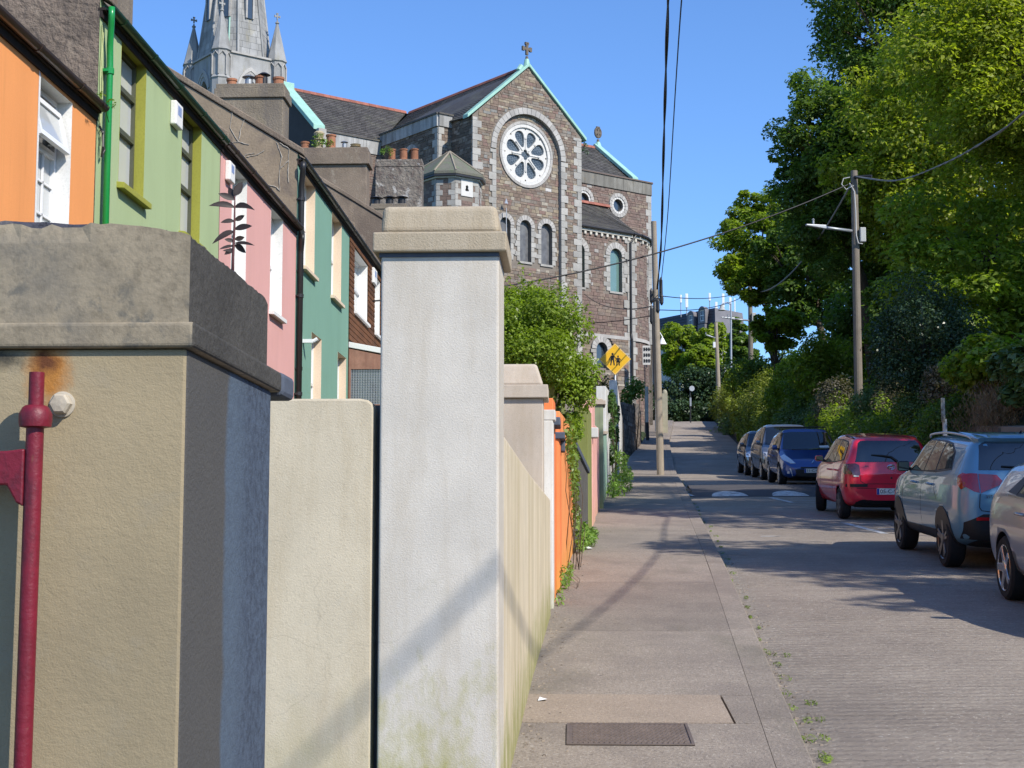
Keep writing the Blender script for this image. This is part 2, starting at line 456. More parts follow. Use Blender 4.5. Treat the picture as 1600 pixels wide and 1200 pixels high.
MT['stone_wall'] = palette('rubble_wall_stone', SPD)
MT['stone_wall1'] = palette('rubble_wall_stone_single', SPD, island=False)
MT['mortar'] = pm('mortar', (.235, .20, .165), var=.3, bump=.5, bs=30)

def inpoly(x, y, poly):
    c = False; n = len(poly); j = n - 1
    for i in range(n):
        xi, yi = poly[i]; xj, yj = poly[j]
        if (yi > y) != (yj > y) and x < (xj - xi) * (y - yi) / (yj - yi) + xi: c = not c
        j = i
    return c
def stonework(root, outer, holes, fn, nrm, rows=(.12, .215), lens=(.2, .56), proud=(.012, .04), mat='stone', singles=0, seed=1, gap=.018, zrange=None, name='stone', margin=0.0):
    rr = random.Random(seed)
    a0 = min(p[0] for p in outer); a1 = max(p[0] for p in outer); b0 = min(p[1] for p in outer); b1 = max(p[1] for p in outer)
    if zrange: b0, b1 = max(b0, zrange[0]), min(b1, zrange[1])
    nrm = Vector(nrm).normalized(); ad = (Vector(fn(1, 0)) - Vector(fn(0, 0))).normalized(); ang = math.atan2(ad.y, ad.x)
    st = []
    b = b0
    while b < b1:
        h = rr.uniform(*rows); a = a0 - rr.uniform(0, .3)
        while a < a1:
            l = rr.uniform(*lens); x0, x1, y0, y1 = a + gap / 2, a + l - gap / 2, b + gap / 2, b + h - gap / 2
            a += l
            x0 = max(x0, a0 + margin); x1 = min(x1, a1 - margin)
            if x1 - x0 < .1: continue
            def fits(x0, x1):
                if not all(inpoly(x, y, outer) for x in (x0 + .01, x1 - .01) for y in (y0 + .01, min(y1, b1) - .01)): return False
                return not any(inpoly(x, y, hl) for hl in holes for x in (x0, (x0 + x1) / 2, x1) for y in (y0, (y0 + y1) / 2, y1))
            if fits(x0, x1): st.append((x0, x1, y0, y1, rr.uniform(*proud)))
            elif x1 - x0 > .16:      # cut the stone to fit round arches and along rakes
                q = [lerp(x0, x1, k / 4) for k in range(5)]; run = None
                for k in range(4):
                    g_ = fits(q[k] + .004, q[k + 1] - .004)
                    if g_ and run is None: run = q[k]
                    if run is not None and (not g_ or k == 3):
                        e_ = q[k + 1] if g_ else q[k]
                        st.append((run, e_, y0, y1, rr.uniform(*proud))); run = None
        b += h
    order = sorted(range(len(st)), key=lambda i: -(st[i][1] - st[i][0]) * (st[i][3] - st[i][2]))
    single = set(order[:singles])
    m = MB()
    for i, (x0, x1, y0, y1, d) in enumerate(st):
        if i in single:
            c = Vector(fn((x0 + x1) / 2, (y0 + y1) / 2)) + nrm * (d / 2 - .005)
            piece(name, root, c, (x1 - x0, d + .01, y1 - y0), MT[mat + '1'], (0, 0, ang), ch=.06)
        else:
            q = [Vector(fn(x0, y0)), Vector(fn(x1, y0)), Vector(fn(x1, y1)), Vector(fn(x0, y1))]
            j = min(.02, (y1 - y0) * .1)
            o = [p + nrm * d + Vector((rr.uniform(-j, j) * .3, 0, rr.uniform(-j, j) * .5)) for p in q]
            m.add(q + o, [(4, 5, 6, 7), (0, 1, 5, 4), (1, 2, 6, 5), (2, 3, 7, 6), (3, 0, 4, 7)])
    if m.v:
        o = m.build(name + '_courses', MT[mat], root, weld=False); o['kind'] = 'stuff'
    return len(st)

# ---------------------------------------------------------------- terrain
ys = [-60, -40, -20, -10, -5, 0, 3, 6, 9, 12, 15, 18, 22, 26, 30, 35, 41.5, 46, 51.5, 55, 58, 62, 66, 70, 75, 80, 86, 92, 100, 110, 118, 125, 135, 150, 165, 180, 220, 300, 420, 900, 2500]
rows = []
for y in ys:
    g = G(y); xk, xr, xw = XK(y), XR(y), XW(y)
    far = min(1.0, max(0.0, (y - 118) / 10))
    wh = lerp(1.62, .2, far)
    rows.append([(-900, y, g - 6), (-200, y, g + 2), (-60, y, g + .8), (-14, y, g + .1), (-5.3, y, g + .1), (xw - .3, y, g + .08), (xw - .05, y, g - .22), (xr + .3, y, g - .22),
                 (xr + .45, y, g - .2), (xr + .62, y, g + wh), (xr + 2.2, y, g + wh + .9 * (1 - far)), (xr + 6, y, g + wh + 2.6 * (1 - far) + .3), (xr + 14, y, g + wh + 5 * (1 - far) + .5), (xr + 40, y, g + 9), (300, y, g + 22), (900, y, g + 20)])
m = MB(); nc = len(rows[0])
m.add([p for r in rows for p in r], [(i * nc + j, i * nc + j + 1, (i + 1) * nc + j + 1, (i + 1) * nc + j) for i in range(len(rows) - 1) for j in range(nc - 1)])
tag(m.build('ground', MT['soil'], weld=False), kind='structure')

# ---------------------------------------------------------------- road of cast concrete slabs
road = bpy.data.objects.new('road', None); COL.objects.link(road); road['kind'] = 'structure'; OFF['road'] = Vector((0, 0, 0))
joints = [-12, -6, -1.2, 2.5, 6.2, 9.9, 13.6, 17.3, 21, 24.7, 28.4, 32.1, 35.7, 38.6, 42, 46, 51.5, 55, 58.5, 62.5, 66.5, 70.5, 75, 80, 85, 90, 95, 100, 105, 110, 114, 118, 125]
for y0, y1 in zip(joints, joints[1:]):
    m = MB(); n = max(2, int((y1 - y0) / .9)); vs = []
    for i in range(n + 1):
        y = lerp(y0 + .008, y1 - .008, i / n); g = G(y)
        for k in range(6):
            x = lerp(XK(y) + .012, XR(y) - .012, k / 5)
            vs.append((x, y, g + .02 * math.sin(k / 5 * math.pi)))
    fs = [(i * 6 + j, i * 6 + j + 1, (i + 1) * 6 + j + 1, (i + 1) * 6 + j) for i in range(n) for j in range(5)]
    m.add(vs, fs)
    b = [(x, y, z - .12) for x, y, z in vs]
    for idx in ([k for k in range(6)], [n * 6 + k for k in range(5, -1, -1)], [i * 6 for i in range(n, -1, -1)], [i * 6 + 5 for i in range(n + 1)]):
        m.add([vs[i] for i in idx] + [b[i] for i in idx], [(k + 1, k, len(idx) + k, len(idx) + k + 1) for k in range(len(idx) - 1)])
    m.build('road_slab', MT['concrete_road'], road)
m = MB(); yy = np.arange(-12, 125, 3.0)
m.add([p for y in yy for p in ((XK(y) - .1, y, G(y) - .05), (XR(y) + .3, y, G(y) - .05))], [(2 * i, 2 * i + 1, 2 * i + 3, 2 * i + 2) for i in range(len(yy) - 1)])
m.build('joint_bed', MT['joint'], road)
# raised table with worn white ramp marks
def hump(y):
    return interp(y, [(35.75, .004), (36.9, .085), (40.2, .085), (41.4, .004)])
m = MB(); yy = list(np.linspace(35.75, 41.4, 16)); vs = []
for y in yy:
    for k in range(5):
        x = lerp(XK(y) + .12, XR(y) - .12, k / 4); vs.append((x, y, G(y) + .02 * math.sin(k / 4 * math.pi) + hump(y)))
m.add(vs, [(i * 5 + j, i * 5 + j + 1, (i + 1) * 5 + j + 1, (i + 1) * 5 + j) for i in range(15) for j in range(4)])
m.build('speed_table', MT['tarmac'], road)
def mark(poly, name='road_marking', h=.006):
    m = MB(); vs = [(x, y, G(y) + .02 * math.sin((x - XK(y)) / (XR(y) - XK(y)) * math.pi) + (hump(y) if 35.75 < y < 41.4 else 0) + h) for x, y in poly]
    m.add(vs, [tuple(range(len(vs)))]); return m.build(name, MT['road_paint'], road)
for cx in (3.62, 5.02):
    mark([(cx - .42 * math.cos(k * math.pi / 12), 35.82 + 1.0 * math.sin(k * math.pi / 12)) for k in range(13)])
mark([(2.72, 36.0), (2.82, 35.9), (2.6, 37.2), (2.52, 37.2)])
for x0, y0, x1, y1 in ((4.42, 35.3, 4.62, 33.2), (4.62, 27.0, 4.84, 24.6)):
    mark([(x0, y0), (x1 + .0, y1), (x1 + .13, y1), (x0 + .12, y0)])
for y, x0, x1 in ((33.15, 4.7, 6.1), (34.1, 4.75, 5.7), (26.7, 4.9, 6.3), (25.6, 5.0, 6.3), (22.9, 5.1, 5.9), (24.1, 2.9, 3.2), (60.5, 6.6, 7.0), (45.2, 4.7, 5.0)):
    mark([(x0, y), (x1, y - .03), (x1, y + .06), (x0, y + .07)])

# ---------------------------------------------------------------- pavement slabs, kerb stones, cover
pav = bpy.data.objects.new('pavement', None); COL.objects.link(pav); pav['kind'] = 'structure'; OFF['pavement'] = Vector((0, 0, 0))
PJ = [-6, -2, 1.5, 4.8, 7.2, 9.05, 9.95, 12.85, 16.6, 20.2, 23.9, 27.6, 31.5, 35.5, 39.5, 44, 48.5, 53, 57.5, 62, 67, 72, 77, 82, 87, 92, 97, 102, 107, 112]
KW = .20
for y0, y1 in zip(PJ, PJ[1:]):
    patch = abs(y0 - 9.05) < .01
    m = MB(); n = max(1, int((y1 - y0) / 2)); g = .006
    def strip(xa, xb, mat, dz=.12):
        m = MB(); vs = []
        for i in range(n + 1):
            y = lerp(y0 + g, y1 - g, i / n); vs += [(xa(y), y, G(y) + dz), (xb(y), y, G(y) + dz), (xb(y), y, G(y) - .1), (xa(y), y, G(y) - .1)]
        fs = [(4 * i + a, 4 * i + b, 4 * i + 4 + b, 4 * i + 4 + a) for i in range(n) for a, b in ((0, 1), (1, 2), (3, 0))]
        fs += [(0, 3, 2, 1), (4 * n, 4 * n + 1, 4 * n + 2, 4 * n + 3)]
        m.add(vs, fs); return m.build('pavement_slab', mat, pav)
    inner = lambda y: XK(y) - KW - .003
    if patch:
        strip(lambda y: XW(y) - .02, lambda y: .915 + .0 * y, MT['pave_patch'], .123)
        strip(lambda y: .93, inner, MT['pave'])
    else:
        strip(lambda y: XW(y) - .02, inner, MT['pave'])
y = -6.0
while y < 112:
    l = 1.9 if y < 50 else 4.5
    y0, y1 = y + .004, y + l - .004; a = .012
    def kx(y): return XK(y)
    m = MB()
    sec = lambda y: [(kx(y) - KW, y, G(y) - .12), (kx(y), y, G(y) - .12), (kx(y), y, G(y) + .12 - a), (kx(y) - a, y, G(y) + .121), (kx(y) - KW, y, G(y) + .121)]
    A, B = sec(y0), sec(y1)
    m.add(A + B, [(4, 3, 2, 1, 0), (5, 6, 7, 8, 9)] + [(i, (i + 1) % 5, 5 + (i + 1) % 5, 5 + i) for i in range(5)])
    m.build('kerbstone', MT['pave'], pav); y += l
# inspection cover with raised tread blocks
mc = thing('manhole_cover', 'rusty rectangular iron access cover with raised tread set in the pavement', 'manhole cover', (.3, 8.72, G(8.72) + .12))
m = MB(); sl = .083
def mcp(x, y, h): return (x, y, G(y) + .12 + h)
x0, x1, y0, y1 = -.045, .645, 8.44, 9.0
m.hexa([mcp(x0, y0, -.05), mcp(x1, y0, -.05), mcp(x1, y1, -.05), mcp(x0, y1, -.05), mcp(x0, y0, .004), mcp(x1, y0, .004), mcp(x1, y1, .004), mcp(x0, y1, .004)])
m.build('frame', MT['iron'], mc)
m = MB()
nx, ny = 22, 14
for i in range(nx):
    for j in range(ny):
        ax = x0 + .03 + (x1 - x0 - .06) * (i + (.5 if j % 2 else .15)) / nx; ay = y0 + .03 + (y1 - y0 - .06) * (j + .2) / ny
        w, d = .020, .022
        m.hexa([mcp(ax, ay, .003), mcp(ax + w, ay, .003), mcp(ax + w, ay + d, .003), mcp(ax, ay + d, .003), mcp(ax + .002, ay + .002, .012), mcp(ax + w - .002, ay + .002, .012), mcp(ax + w - .002, ay + d - .002, .012), mcp(ax + .002, ay + d - .002, .012)])
tag(m.build('tread_block', MT['iron'], mc), kind='stuff')
m = MB()
for a in ((x0, x1, y0, y0 + .016), (x0, x1, y1 - .016, y1), (x0, x0 + .016, y0 + .016, y1 - .016), (x1 - .016, x1, y0 + .016, y1 - .016)):
    m.hexa([mcp(a[0], a[2], 0), mcp(a[1], a[2], 0), mcp(a[1], a[3], 0), mcp(a[0], a[3], 0), mcp(a[0], a[2], .01), mcp(a[1], a[2], .01), mcp(a[1], a[3], .01), mcp(a[0], a[3], .01)])
m.build('rim', MT['iron'], mc)
# wall-foot debris, gutter moss and grass: uncountable
rr = random.Random(5); cl = []
for i in range(46):
    y = 7.2 + (i / 46) ** 1.6 * 40; k = rr.uniform(.02, .07) * (1 if rr.random() < .9 else 1.4)
    cl.append(((XK(y) + .05 + rr.uniform(-.03, .10), y, G(y) + .012), (k * .6, k * 3.4, .014), int(40)))
for y in (9.2, 9.6, 10.2, 8.6, 12.2):
    for q in range(2):
        cl.append(((XK(y) + .14 + rr.uniform(-.08, .12), y + rr.uniform(-.2, .2), G(y) + .02), (.035, .07, .02), 34))
g = leaves_mesh('gutter_grass', cl, .026, MT['grass'], None, 11, up=.2, aspect=.25)
tag(g, kind='stuff')
m = MB(); rr = random.Random(9)
for i in range(420):
    y = 7.0 + rr.random() ** 1.5 * 18; d = abs(rr.gauss(0, .10)); x = XW(y) + .02 + d; s = rr.uniform(.003, .010); z = G(y) + .12
    m.hexa([(x + a * s, y + b * s * 1.4, z - .002) for a, b in ((-1, -1), (1, -.8), (.9, 1), (-1, .7))] + [(x + a * s * .7, y + b * s, z + s * .7) for a, b in ((-1, -1), (1, -1), (1, 1), (-1, 1))])
for i in range(260):
    y = 7.5 + rr.random() * 14; x = XK(y) + .02 + abs(rr.gauss(0, .10)); s = rr.uniform(.004, .014); z = G(y)
    m.hexa([(x + a * s, y + b * s * 1.4, z - .002) for a, b in ((-1, -1), (1, -.8), (.9, 1), (-1, .7))] + [(x + a * s * .7, y + b * s, z + s * .7) for a, b in ((-1, -1), (1, -1), (1, 1), (-1, 1))])
MT['grit'] = pm('wall_foot_grit', (.33, .27, .21), var=.4, vs=20, island=.5, bump=.3)
tag(m.build('wall_foot_grit', MT['grit'], weld=False), kind='stuff')
MT['paper'] = pm('litter_paper', (.8, .8, .8), var=.1, bump=.1)
for (x, y, s, lb) in ((-.20, 9.72, .03, 'white scrap of litter by the wall beside the sandy pavement patch'), (.17, 20.6, .075, 'crumpled white litter among the weeds under the orange wall')):
    m = MB(); z = G(y) + .125
    m.add([(x - s, y - s, z), (x + s, y - s * .6, z + .01), (x + s * .7, y + s, z + .004), (x - s * .6, y + s * .9, z + .02), (x + .1 * s, y, z + s * .5)], [(0, 1, 4), (1, 2, 4), (2, 3, 4), (3, 0, 4)])
    tag(m.build('litter', MT['paper']), lb, 'litter')

# ---------------------------------------------------------------- retaining wall on the right of the road
rw = thing('retaining_wall', 'dark rubble retaining wall behind the parked cars under the bank plants', 'wall', (6.9, 20, G(20)))
m = MB(); yy = [2, 8, 14, 18, 22, 26, 30, 35, 41.5, 46, 51.5, 58, 66, 75, 85, 95, 105, 112]; vs = []
for y in yy:
    g = G(y); x = XR(y) + .36
    vs += [(x, y, g - .3), (x + .1, y, g + 1.7), (x + .45, y, g + 1.72), (x + .45, y, g - .3)]
m.add(vs, [(4 * i + a, 4 * i + b, 4 * i + 4 + b, 4 * i + 4 + a) for i in range(len(yy) - 1) for a, b in ((0, 1), (1, 2), (2, 3))] + [(0, 3, 2, 1), tuple(4 * (len(yy) - 1) + k for k in range(4))])
m.build('wall_core', MT['mortar'], rw)
rr = random.Random(4); m = MB()
for y0, y1 in zip(yy, yy[1:]):
    if y1 > 80: break
    b = 0
    while b < 1.62:
        h = rr.uniform(.14, .3); y = y0
        while y < y1 - .1:
            l = rr.uniform(.25, .6); ye = min(y + l, y1) - .02; bh = min(b + h - .02, 1.68)
            d = rr.uniform(.015, .06); X = lambda q, z: XR(q) + .36 + .1 * (z / 1.7)
            q = [(X(y, b), y, G(y) + b), (X(ye, b), ye, G(ye) + b), (X(ye, bh), ye, G(ye) + bh), (X(y, bh), y, G(y) + bh)]
            o = [(p[0] - d, p[1] + .01 * (1 if k in (0, 3) else -1), p[2]) for k, p in enumerate(q)]
            m.add(q + o, [(4, 5, 6, 7), (0, 1, 5, 4), (1, 2, 6, 5), (2, 3, 7, 6), (3, 0, 4, 7)]); y += l
        b += h
tag(m.build('stone', MT['stone_wall'], rw, weld=False), kind='stuff')
# ---------------------------------------------------------------- survey helper: a sight line from the tripod met at a known distance Y (or on a known plane X)
_P, _W = R(5.947), R(2.302)
_f = Vector((-math.sin(_W) * math.cos(_P), math.cos(_W) * math.cos(_P), math.sin(_P)))
_r = Vector((math.cos(_W), math.sin(_W), 0)); _u = _r.cross(_f)
EYE = Vector((0, 0, 1.9))
def _d(px, py):
    d = _f * 2400 + _r * (px - 800) + _u * (600 - py); return d / d.y
def at(px, py, Y): return EYE + _d(px, py) * Y
def atx(px, py, X):
    d = _d(px, py); return EYE + d * (X / d.x)

# ---------------------------------------------------------------- near gate pillar
def height_moss(t, c, col, amt=.8, h=.5, ns=7):
    "green growth on the damp foot of a wall, following the slope of the pavement"
    sx = t.n('SeparateXYZ'); t.l(t.n('NewGeometry').outputs['Position'], sx.inputs[0])
    hh = t.math('SUBTRACT', sx.outputs['Z'], t.math('MULTIPLY', sx.outputs['Y'], .083))
    k = t.math('ADD', t.math('MULTIPLY', t.math('SUBTRACT', hh, .12 + h), -1 / h), t.math('MULTIPLY', t.math('SUBTRACT', t.noise(t.pos((ns, ns, ns * .5)), 1.0, 6, .7), .5), 2.4))
    return t.mix(c, col, t.math('MULTIPLY', t.ramp(k, [(.25, 0.0), (1.0, 1.0)]), amt))
def near_mat():
    t = NT('tan_pillar_paint'); p = t.pos()
    c = t.mix((.36, .29, .18), (.27, .22, .14), t.ramp(t.noise(p, 5, 5, .6), [(.3, 0.0), (.7, 1.0)]))
    c = t.mix(c, (.30, .26, .19), t.math('MULTIPLY', t.ramp(t.noise(p, 22, 5, .7), [(.55, 0.0), (.75, 1.0)]), .45))
    g = t.n('NewGeometry').outputs['Position']
    def near(pt, r0, r1, sc, warp=.02):
        v = t.n('VectorMath', operation='MULTIPLY'); v.inputs[1].default_value = sc
        s = t.n('VectorMath', operation='SUBTRACT'); s.inputs[1].default_value = pt; t.l(g, s.inputs[0]); t.l(s.outputs[0], v.inputs[0])
        l = t.n('VectorMath', operation='LENGTH'); t.l(v.outputs[0], l.inputs[0])
        d = t.math('ADD', l.outputs['Value'], t.math('MULTIPLY', t.math('SUBTRACT', t.noise(p, 70, 4, .7), .5), warp * 2))
        return t.ramp(d, [(r0, 1.0), (r1, 0.0)])
    rp = tuple(at(75, 580, 1.45))
    c = t.mix(c, (.42, .17, .03), t.math('MULTIPLY', near(rp, .012, .032, (1.15, 1, .75), .012), .9))
    c = t.mix(c, (.10, .035, .02), t.math('MULTIPLY', near(tuple(at(72, 565, 1.45)), .004, .016, (1, 1, .9), .012), .9))
    c = t.mix(c, (.04, .04, .035), t.math('MULTIPLY', near(tuple(at(10, 560, 1.45)), .005, .022, (.8, 1, 1.5), .014), .9))
    t.l(c, t.b.inputs['Base Color']); t.b.inputs['Roughness'].default_value = .9; t.b.inputs['Specular IOR Level'].default_value = .2
    t.bump(t.noise(t.pos((1, 1, 1.3)), 130, 5, .6), .4, .0022); t.bump(t.noise(p, 480, 4, .6), .5, .001)
    return t.mat
def near_shaded_side_mat():  # grey cement and blue paint, darkened so the colour carries the side's shade
    t = NT('grey_blue_side_painted_shade'); p = t.pos()
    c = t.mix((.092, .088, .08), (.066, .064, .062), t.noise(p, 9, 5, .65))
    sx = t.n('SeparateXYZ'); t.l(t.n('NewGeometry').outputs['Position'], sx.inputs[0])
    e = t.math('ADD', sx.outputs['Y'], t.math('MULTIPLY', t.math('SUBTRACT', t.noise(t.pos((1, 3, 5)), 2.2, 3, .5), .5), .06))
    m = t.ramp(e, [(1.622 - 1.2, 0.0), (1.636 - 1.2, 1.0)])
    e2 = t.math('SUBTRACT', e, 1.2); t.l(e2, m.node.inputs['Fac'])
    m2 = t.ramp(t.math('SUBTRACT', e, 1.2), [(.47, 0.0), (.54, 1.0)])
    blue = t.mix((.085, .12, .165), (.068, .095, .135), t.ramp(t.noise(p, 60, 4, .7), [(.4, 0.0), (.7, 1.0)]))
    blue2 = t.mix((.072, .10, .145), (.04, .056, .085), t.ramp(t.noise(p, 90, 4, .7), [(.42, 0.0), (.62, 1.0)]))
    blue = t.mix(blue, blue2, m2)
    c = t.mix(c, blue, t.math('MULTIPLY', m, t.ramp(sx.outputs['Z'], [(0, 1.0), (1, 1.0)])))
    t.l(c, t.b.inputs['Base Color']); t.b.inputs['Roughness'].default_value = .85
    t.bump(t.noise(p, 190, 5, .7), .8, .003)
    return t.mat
NS = near_shaded_side_mat(); NF = near_mat()
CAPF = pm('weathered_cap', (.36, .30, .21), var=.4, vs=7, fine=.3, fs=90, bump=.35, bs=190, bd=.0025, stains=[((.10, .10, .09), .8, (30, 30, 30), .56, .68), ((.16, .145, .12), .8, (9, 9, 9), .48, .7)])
CAPS = pm('weathered_cap_painted_shade', (.082, .077, .068), var=.4, vs=8, fine=.3, fs=80, bump=.8, bs=120, bd=.004)  # much darker than the cap front: the side's shade is in the colour
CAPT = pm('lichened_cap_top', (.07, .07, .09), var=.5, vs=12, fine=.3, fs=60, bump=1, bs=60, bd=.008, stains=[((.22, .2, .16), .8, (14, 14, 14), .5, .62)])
NX, NY = -.37, 1.45
np_ = thing('gate_pillar', 'large tan and grey rendered gate pillar in the left foreground with rust stain and bolt', 'pillar', (NX - .2, NY + .2, G(1.6) + .1))
BZ = 2.087
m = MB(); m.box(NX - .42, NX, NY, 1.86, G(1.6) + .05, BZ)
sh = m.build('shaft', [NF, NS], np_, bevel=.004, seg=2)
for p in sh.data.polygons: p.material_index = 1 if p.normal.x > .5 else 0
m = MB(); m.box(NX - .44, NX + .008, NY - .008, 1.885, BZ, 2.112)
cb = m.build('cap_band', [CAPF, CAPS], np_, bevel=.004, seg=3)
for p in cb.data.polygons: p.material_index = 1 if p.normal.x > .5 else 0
def near_cap():
    bm = bmesh.new(); nx, ny = 44, 40
    x0, x1, y0, y1 = NX - .43, NX + .001, NY - .002, 1.825
    rr = random.Random(2)
    def zt(u, v):
        e = min(u, 1 - u) ; f = min(v, 1 - v)
        return 2.202 + .012 * math.sin(u * math.pi) - .006 * math.exp(-e * 18) - .006 * math.exp(-(1 - v) * 14)
    g = [[bm.verts.new((lerp(x0, x1, i / nx), lerp(y0, y1, j / ny), zt(i / nx, j / ny) + rr.uniform(-1, 1) * .0012)) for i in range(nx + 1)] for j in range(ny + 1)]
    for j in range(ny):
        for i in range(nx):
            f = bm.faces.new((g[j][i], g[j][i + 1], g[j + 1][i + 1], g[j + 1][i])); f.material_index = 2
    # ragged eroded arris: drop some border vertices
    for j in range(ny + 1):
        for i in range(nx + 1):
            if j == 0 and (8 < i < 16 or 22 < i < 34): g[j][i].co.z -= rr.uniform(.002, .007); g[j][i].co.y += rr.uniform(.001, .004)
            if i == nx: g[j][i].co.z -= rr.uniform(0, .002)
    ring = [g[0][i] for i in range(nx + 1)] + [g[j][nx] for j in range(1, ny + 1)] + [g[ny][i] for i in range(nx - 1, -1, -1)] + [g[j][0] for j in range(ny - 1, 0, -1)]
    bx = lambda v: (min(max(v.co.x, x0), x1), y0 if v.co.y < y0 + .006 else v.co.y)
    mid = [bm.verts.new((*bx(v), 2.19 if v.co.z > 2.193 else v.co.z - .004)) for v in ring]
    bot = [bm.verts.new((*bx(v), 2.1115)) for v in ring]
    n = len(ring)
    for k in range(n):
        for ra, rb in ((ring, mid), (mid, bot)):
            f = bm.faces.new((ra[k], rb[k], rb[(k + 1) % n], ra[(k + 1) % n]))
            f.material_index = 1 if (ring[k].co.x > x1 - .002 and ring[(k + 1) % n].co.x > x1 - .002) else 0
    bmesh.ops.recalc_face_normals(bm, faces=bm.faces)
    for v in bm.verts: v.co -= off(np_)
    me = bpy.data.meshes.new('cap'); bm.to_mesh(me); bm.free()
    for x in (CAPF, CAPS, CAPT): me.materials.append(x)
    return link('cap', me, np_)
near_cap()
# lumps of broken mortar along the arris
m = MB(); rr = random.Random(6)
for i in range(26):
    x = NX - .40 + rr.random() * .38; s = rr.uniform(.0012, .003); y = NY + rr.uniform(-.001, .012); z = 2.198 + rr.uniform(-.001, .004) + .010 * math.sin((x - NX + .43) / .43 * math.pi)
    m.hexa([(x + a * s * 2, y + b * s, z - .003) for a, b in ((-1, -1), (1, -.8), (.9, 1), (-1, .7))] + [(x + a * s, y + b * s * .7, z + s * .8) for a, b in ((-1, -1), (1, -1), (1, 1), (-1, 1))])
tag(m.build('mortar_crumb', CAPT, np_, weld=False), kind='stuff')
MT['slate_blue'] = pm('blue_grey_coping', (.10, .12, .16), var=.3, vs=8, bump=.4, bs=80)
m = MB(); m.box(NX - .30, NX + .010, 1.887, 1.96, 2.083, 2.113); m.build('coping_end', MT['slate_blue'], np_, bevel=.006, seg=2)
b = at(98, 632, NY)
m = MB(); m.lathe([(.0125, 0), (.0125, .003), (.0105, .0035)], (b.x, NY + .001, b.z), 24, axis=(0, -1, 0)); m.lathe([(.0105, 0), (.0105, .007), (.0085, .0095), (.003, .0102)], (b.x, NY - .0025, b.z), 6, axis=(0, -1, 0))
m.build('bolt', pm('cream_painted_bolt', (.52, .46, .36), var=.2, vs=60, bump=.4, bs=300, bd=.001), np_)
# red gate stile hung on the pillar
RED = pm('old_red_gloss', (.20, .008, .024), rough=.5, var=.4, vs=25, fine=.1, bump=.5, bs=160, bd=.0015, spec=.5, stains=[((.07, .008, .015), .8, (45, 45, 18), .52, .66), ((.16, .06, .03), .8, (60, 60, 30), .66, .72)])
gt = thing('gate_stile', 'dark red painted iron gate stile with collar in front of the tan pillar', 'gate', (-.505, 1.42, G(1.4) + .12))
zt, zc = at(34, 582, 1.415).z, at(34, 652, 1.415).z
m = MB(); m.tube([(-.508, 1.415, G(1.4) + .12), (-.505, 1.415, 1.7), (-.5035, 1.415, zc)], .0082, 14); m.tube([(-.5035, 1.415, zc), (-.5035, 1.415, zt)], .0071, 14)
m.build('bar', RED, gt, smooth=True).data.set_sharp_from_angle(angle=R(50))
m = MB(); m.lathe([(.0095, -.010), (.0145, -.009), (.0152, -.004), (.0152, .003), (.0135, .0065), (.0118, .0095), (.0095, .011)], (-.5035, 1.415, zc), 18); m.build('collar', RED, gt, smooth=True).data.set_sharp_from_angle(angle=R(50))
zb = at(10, 745, 1.415).z
m = MB(); m.prism([(-.511, 1.409, zb + .026), (-.528, 1.409, zb + .024), (-.75, 1.409, zb + .02), (-.75, 1.409, zb - .006), (-.527, 1.409, zb - .008), (-.518, 1.409, zb - .024), (-.511, 1.409, zb - .028)], (0, .011, 0)); m.build('rail', RED, gt, bevel=.002)
m = MB(); m.prism([(-.75, 1.409, zb - .6), (-.511, 1.409, zb - .6), (-.511, 1.409, zb - .628), (-.75, 1.409, zb - .628)], (0, .011, 0)); m.build('rail', RED, gt, bevel=.002)
# seedling growing out of the cap
sp = thing('seedling', 'small dark leaved seedling growing from the top of the near pillar', 'plant', (-.376, 1.715, 2.195))
SLM = leaf_mat('seedling_leaf', (.022, .018, .016), (.040, .028, .024), .10)
SST = pm('seedling_stem', (.12, .05, .05), var=.3, bump=.2)
ty = 1.715
s0, s1 = at(364, 402, ty), at(367, 306, ty)
m = MB(); m.tube([s0 - Vector((0, 0, .02)), s0, s0.lerp(s1, .5) + Vector((.0006, 0, 0)), s1], [.0020, .0018, .0014, .0007], 6); m.build('stem', SST, sp, smooth=True)
def leaf(p0, d, l, w, droop, face):
    d = Vector(d).normalized(); side = d.cross(Vector(face)).normalized(); nrm = side.cross(d).normalized(); m = MB(); L = []; n = 7
    for i in range(n):
        t_ = i / (n - 1); c = Vector(p0) + d * l * t_ + Vector((0, 0, -droop * l * t_ * t_)); k = w * math.sin(math.pi * min(1, .04 + t_ * .96)) ** .75 * (1 - .25 * t_)
        L += [c - side * k + nrm * k * .25, c, c + side * k + nrm * k * .25]
    m.add(L, [(3 * i + a, 3 * i + a + 1, 3 * i + 4 + a, 3 * i + 3 + a) for i in range(n - 1) for a in (0, 1)])
    m.build('leaf', SLM, sp, smooth=True)
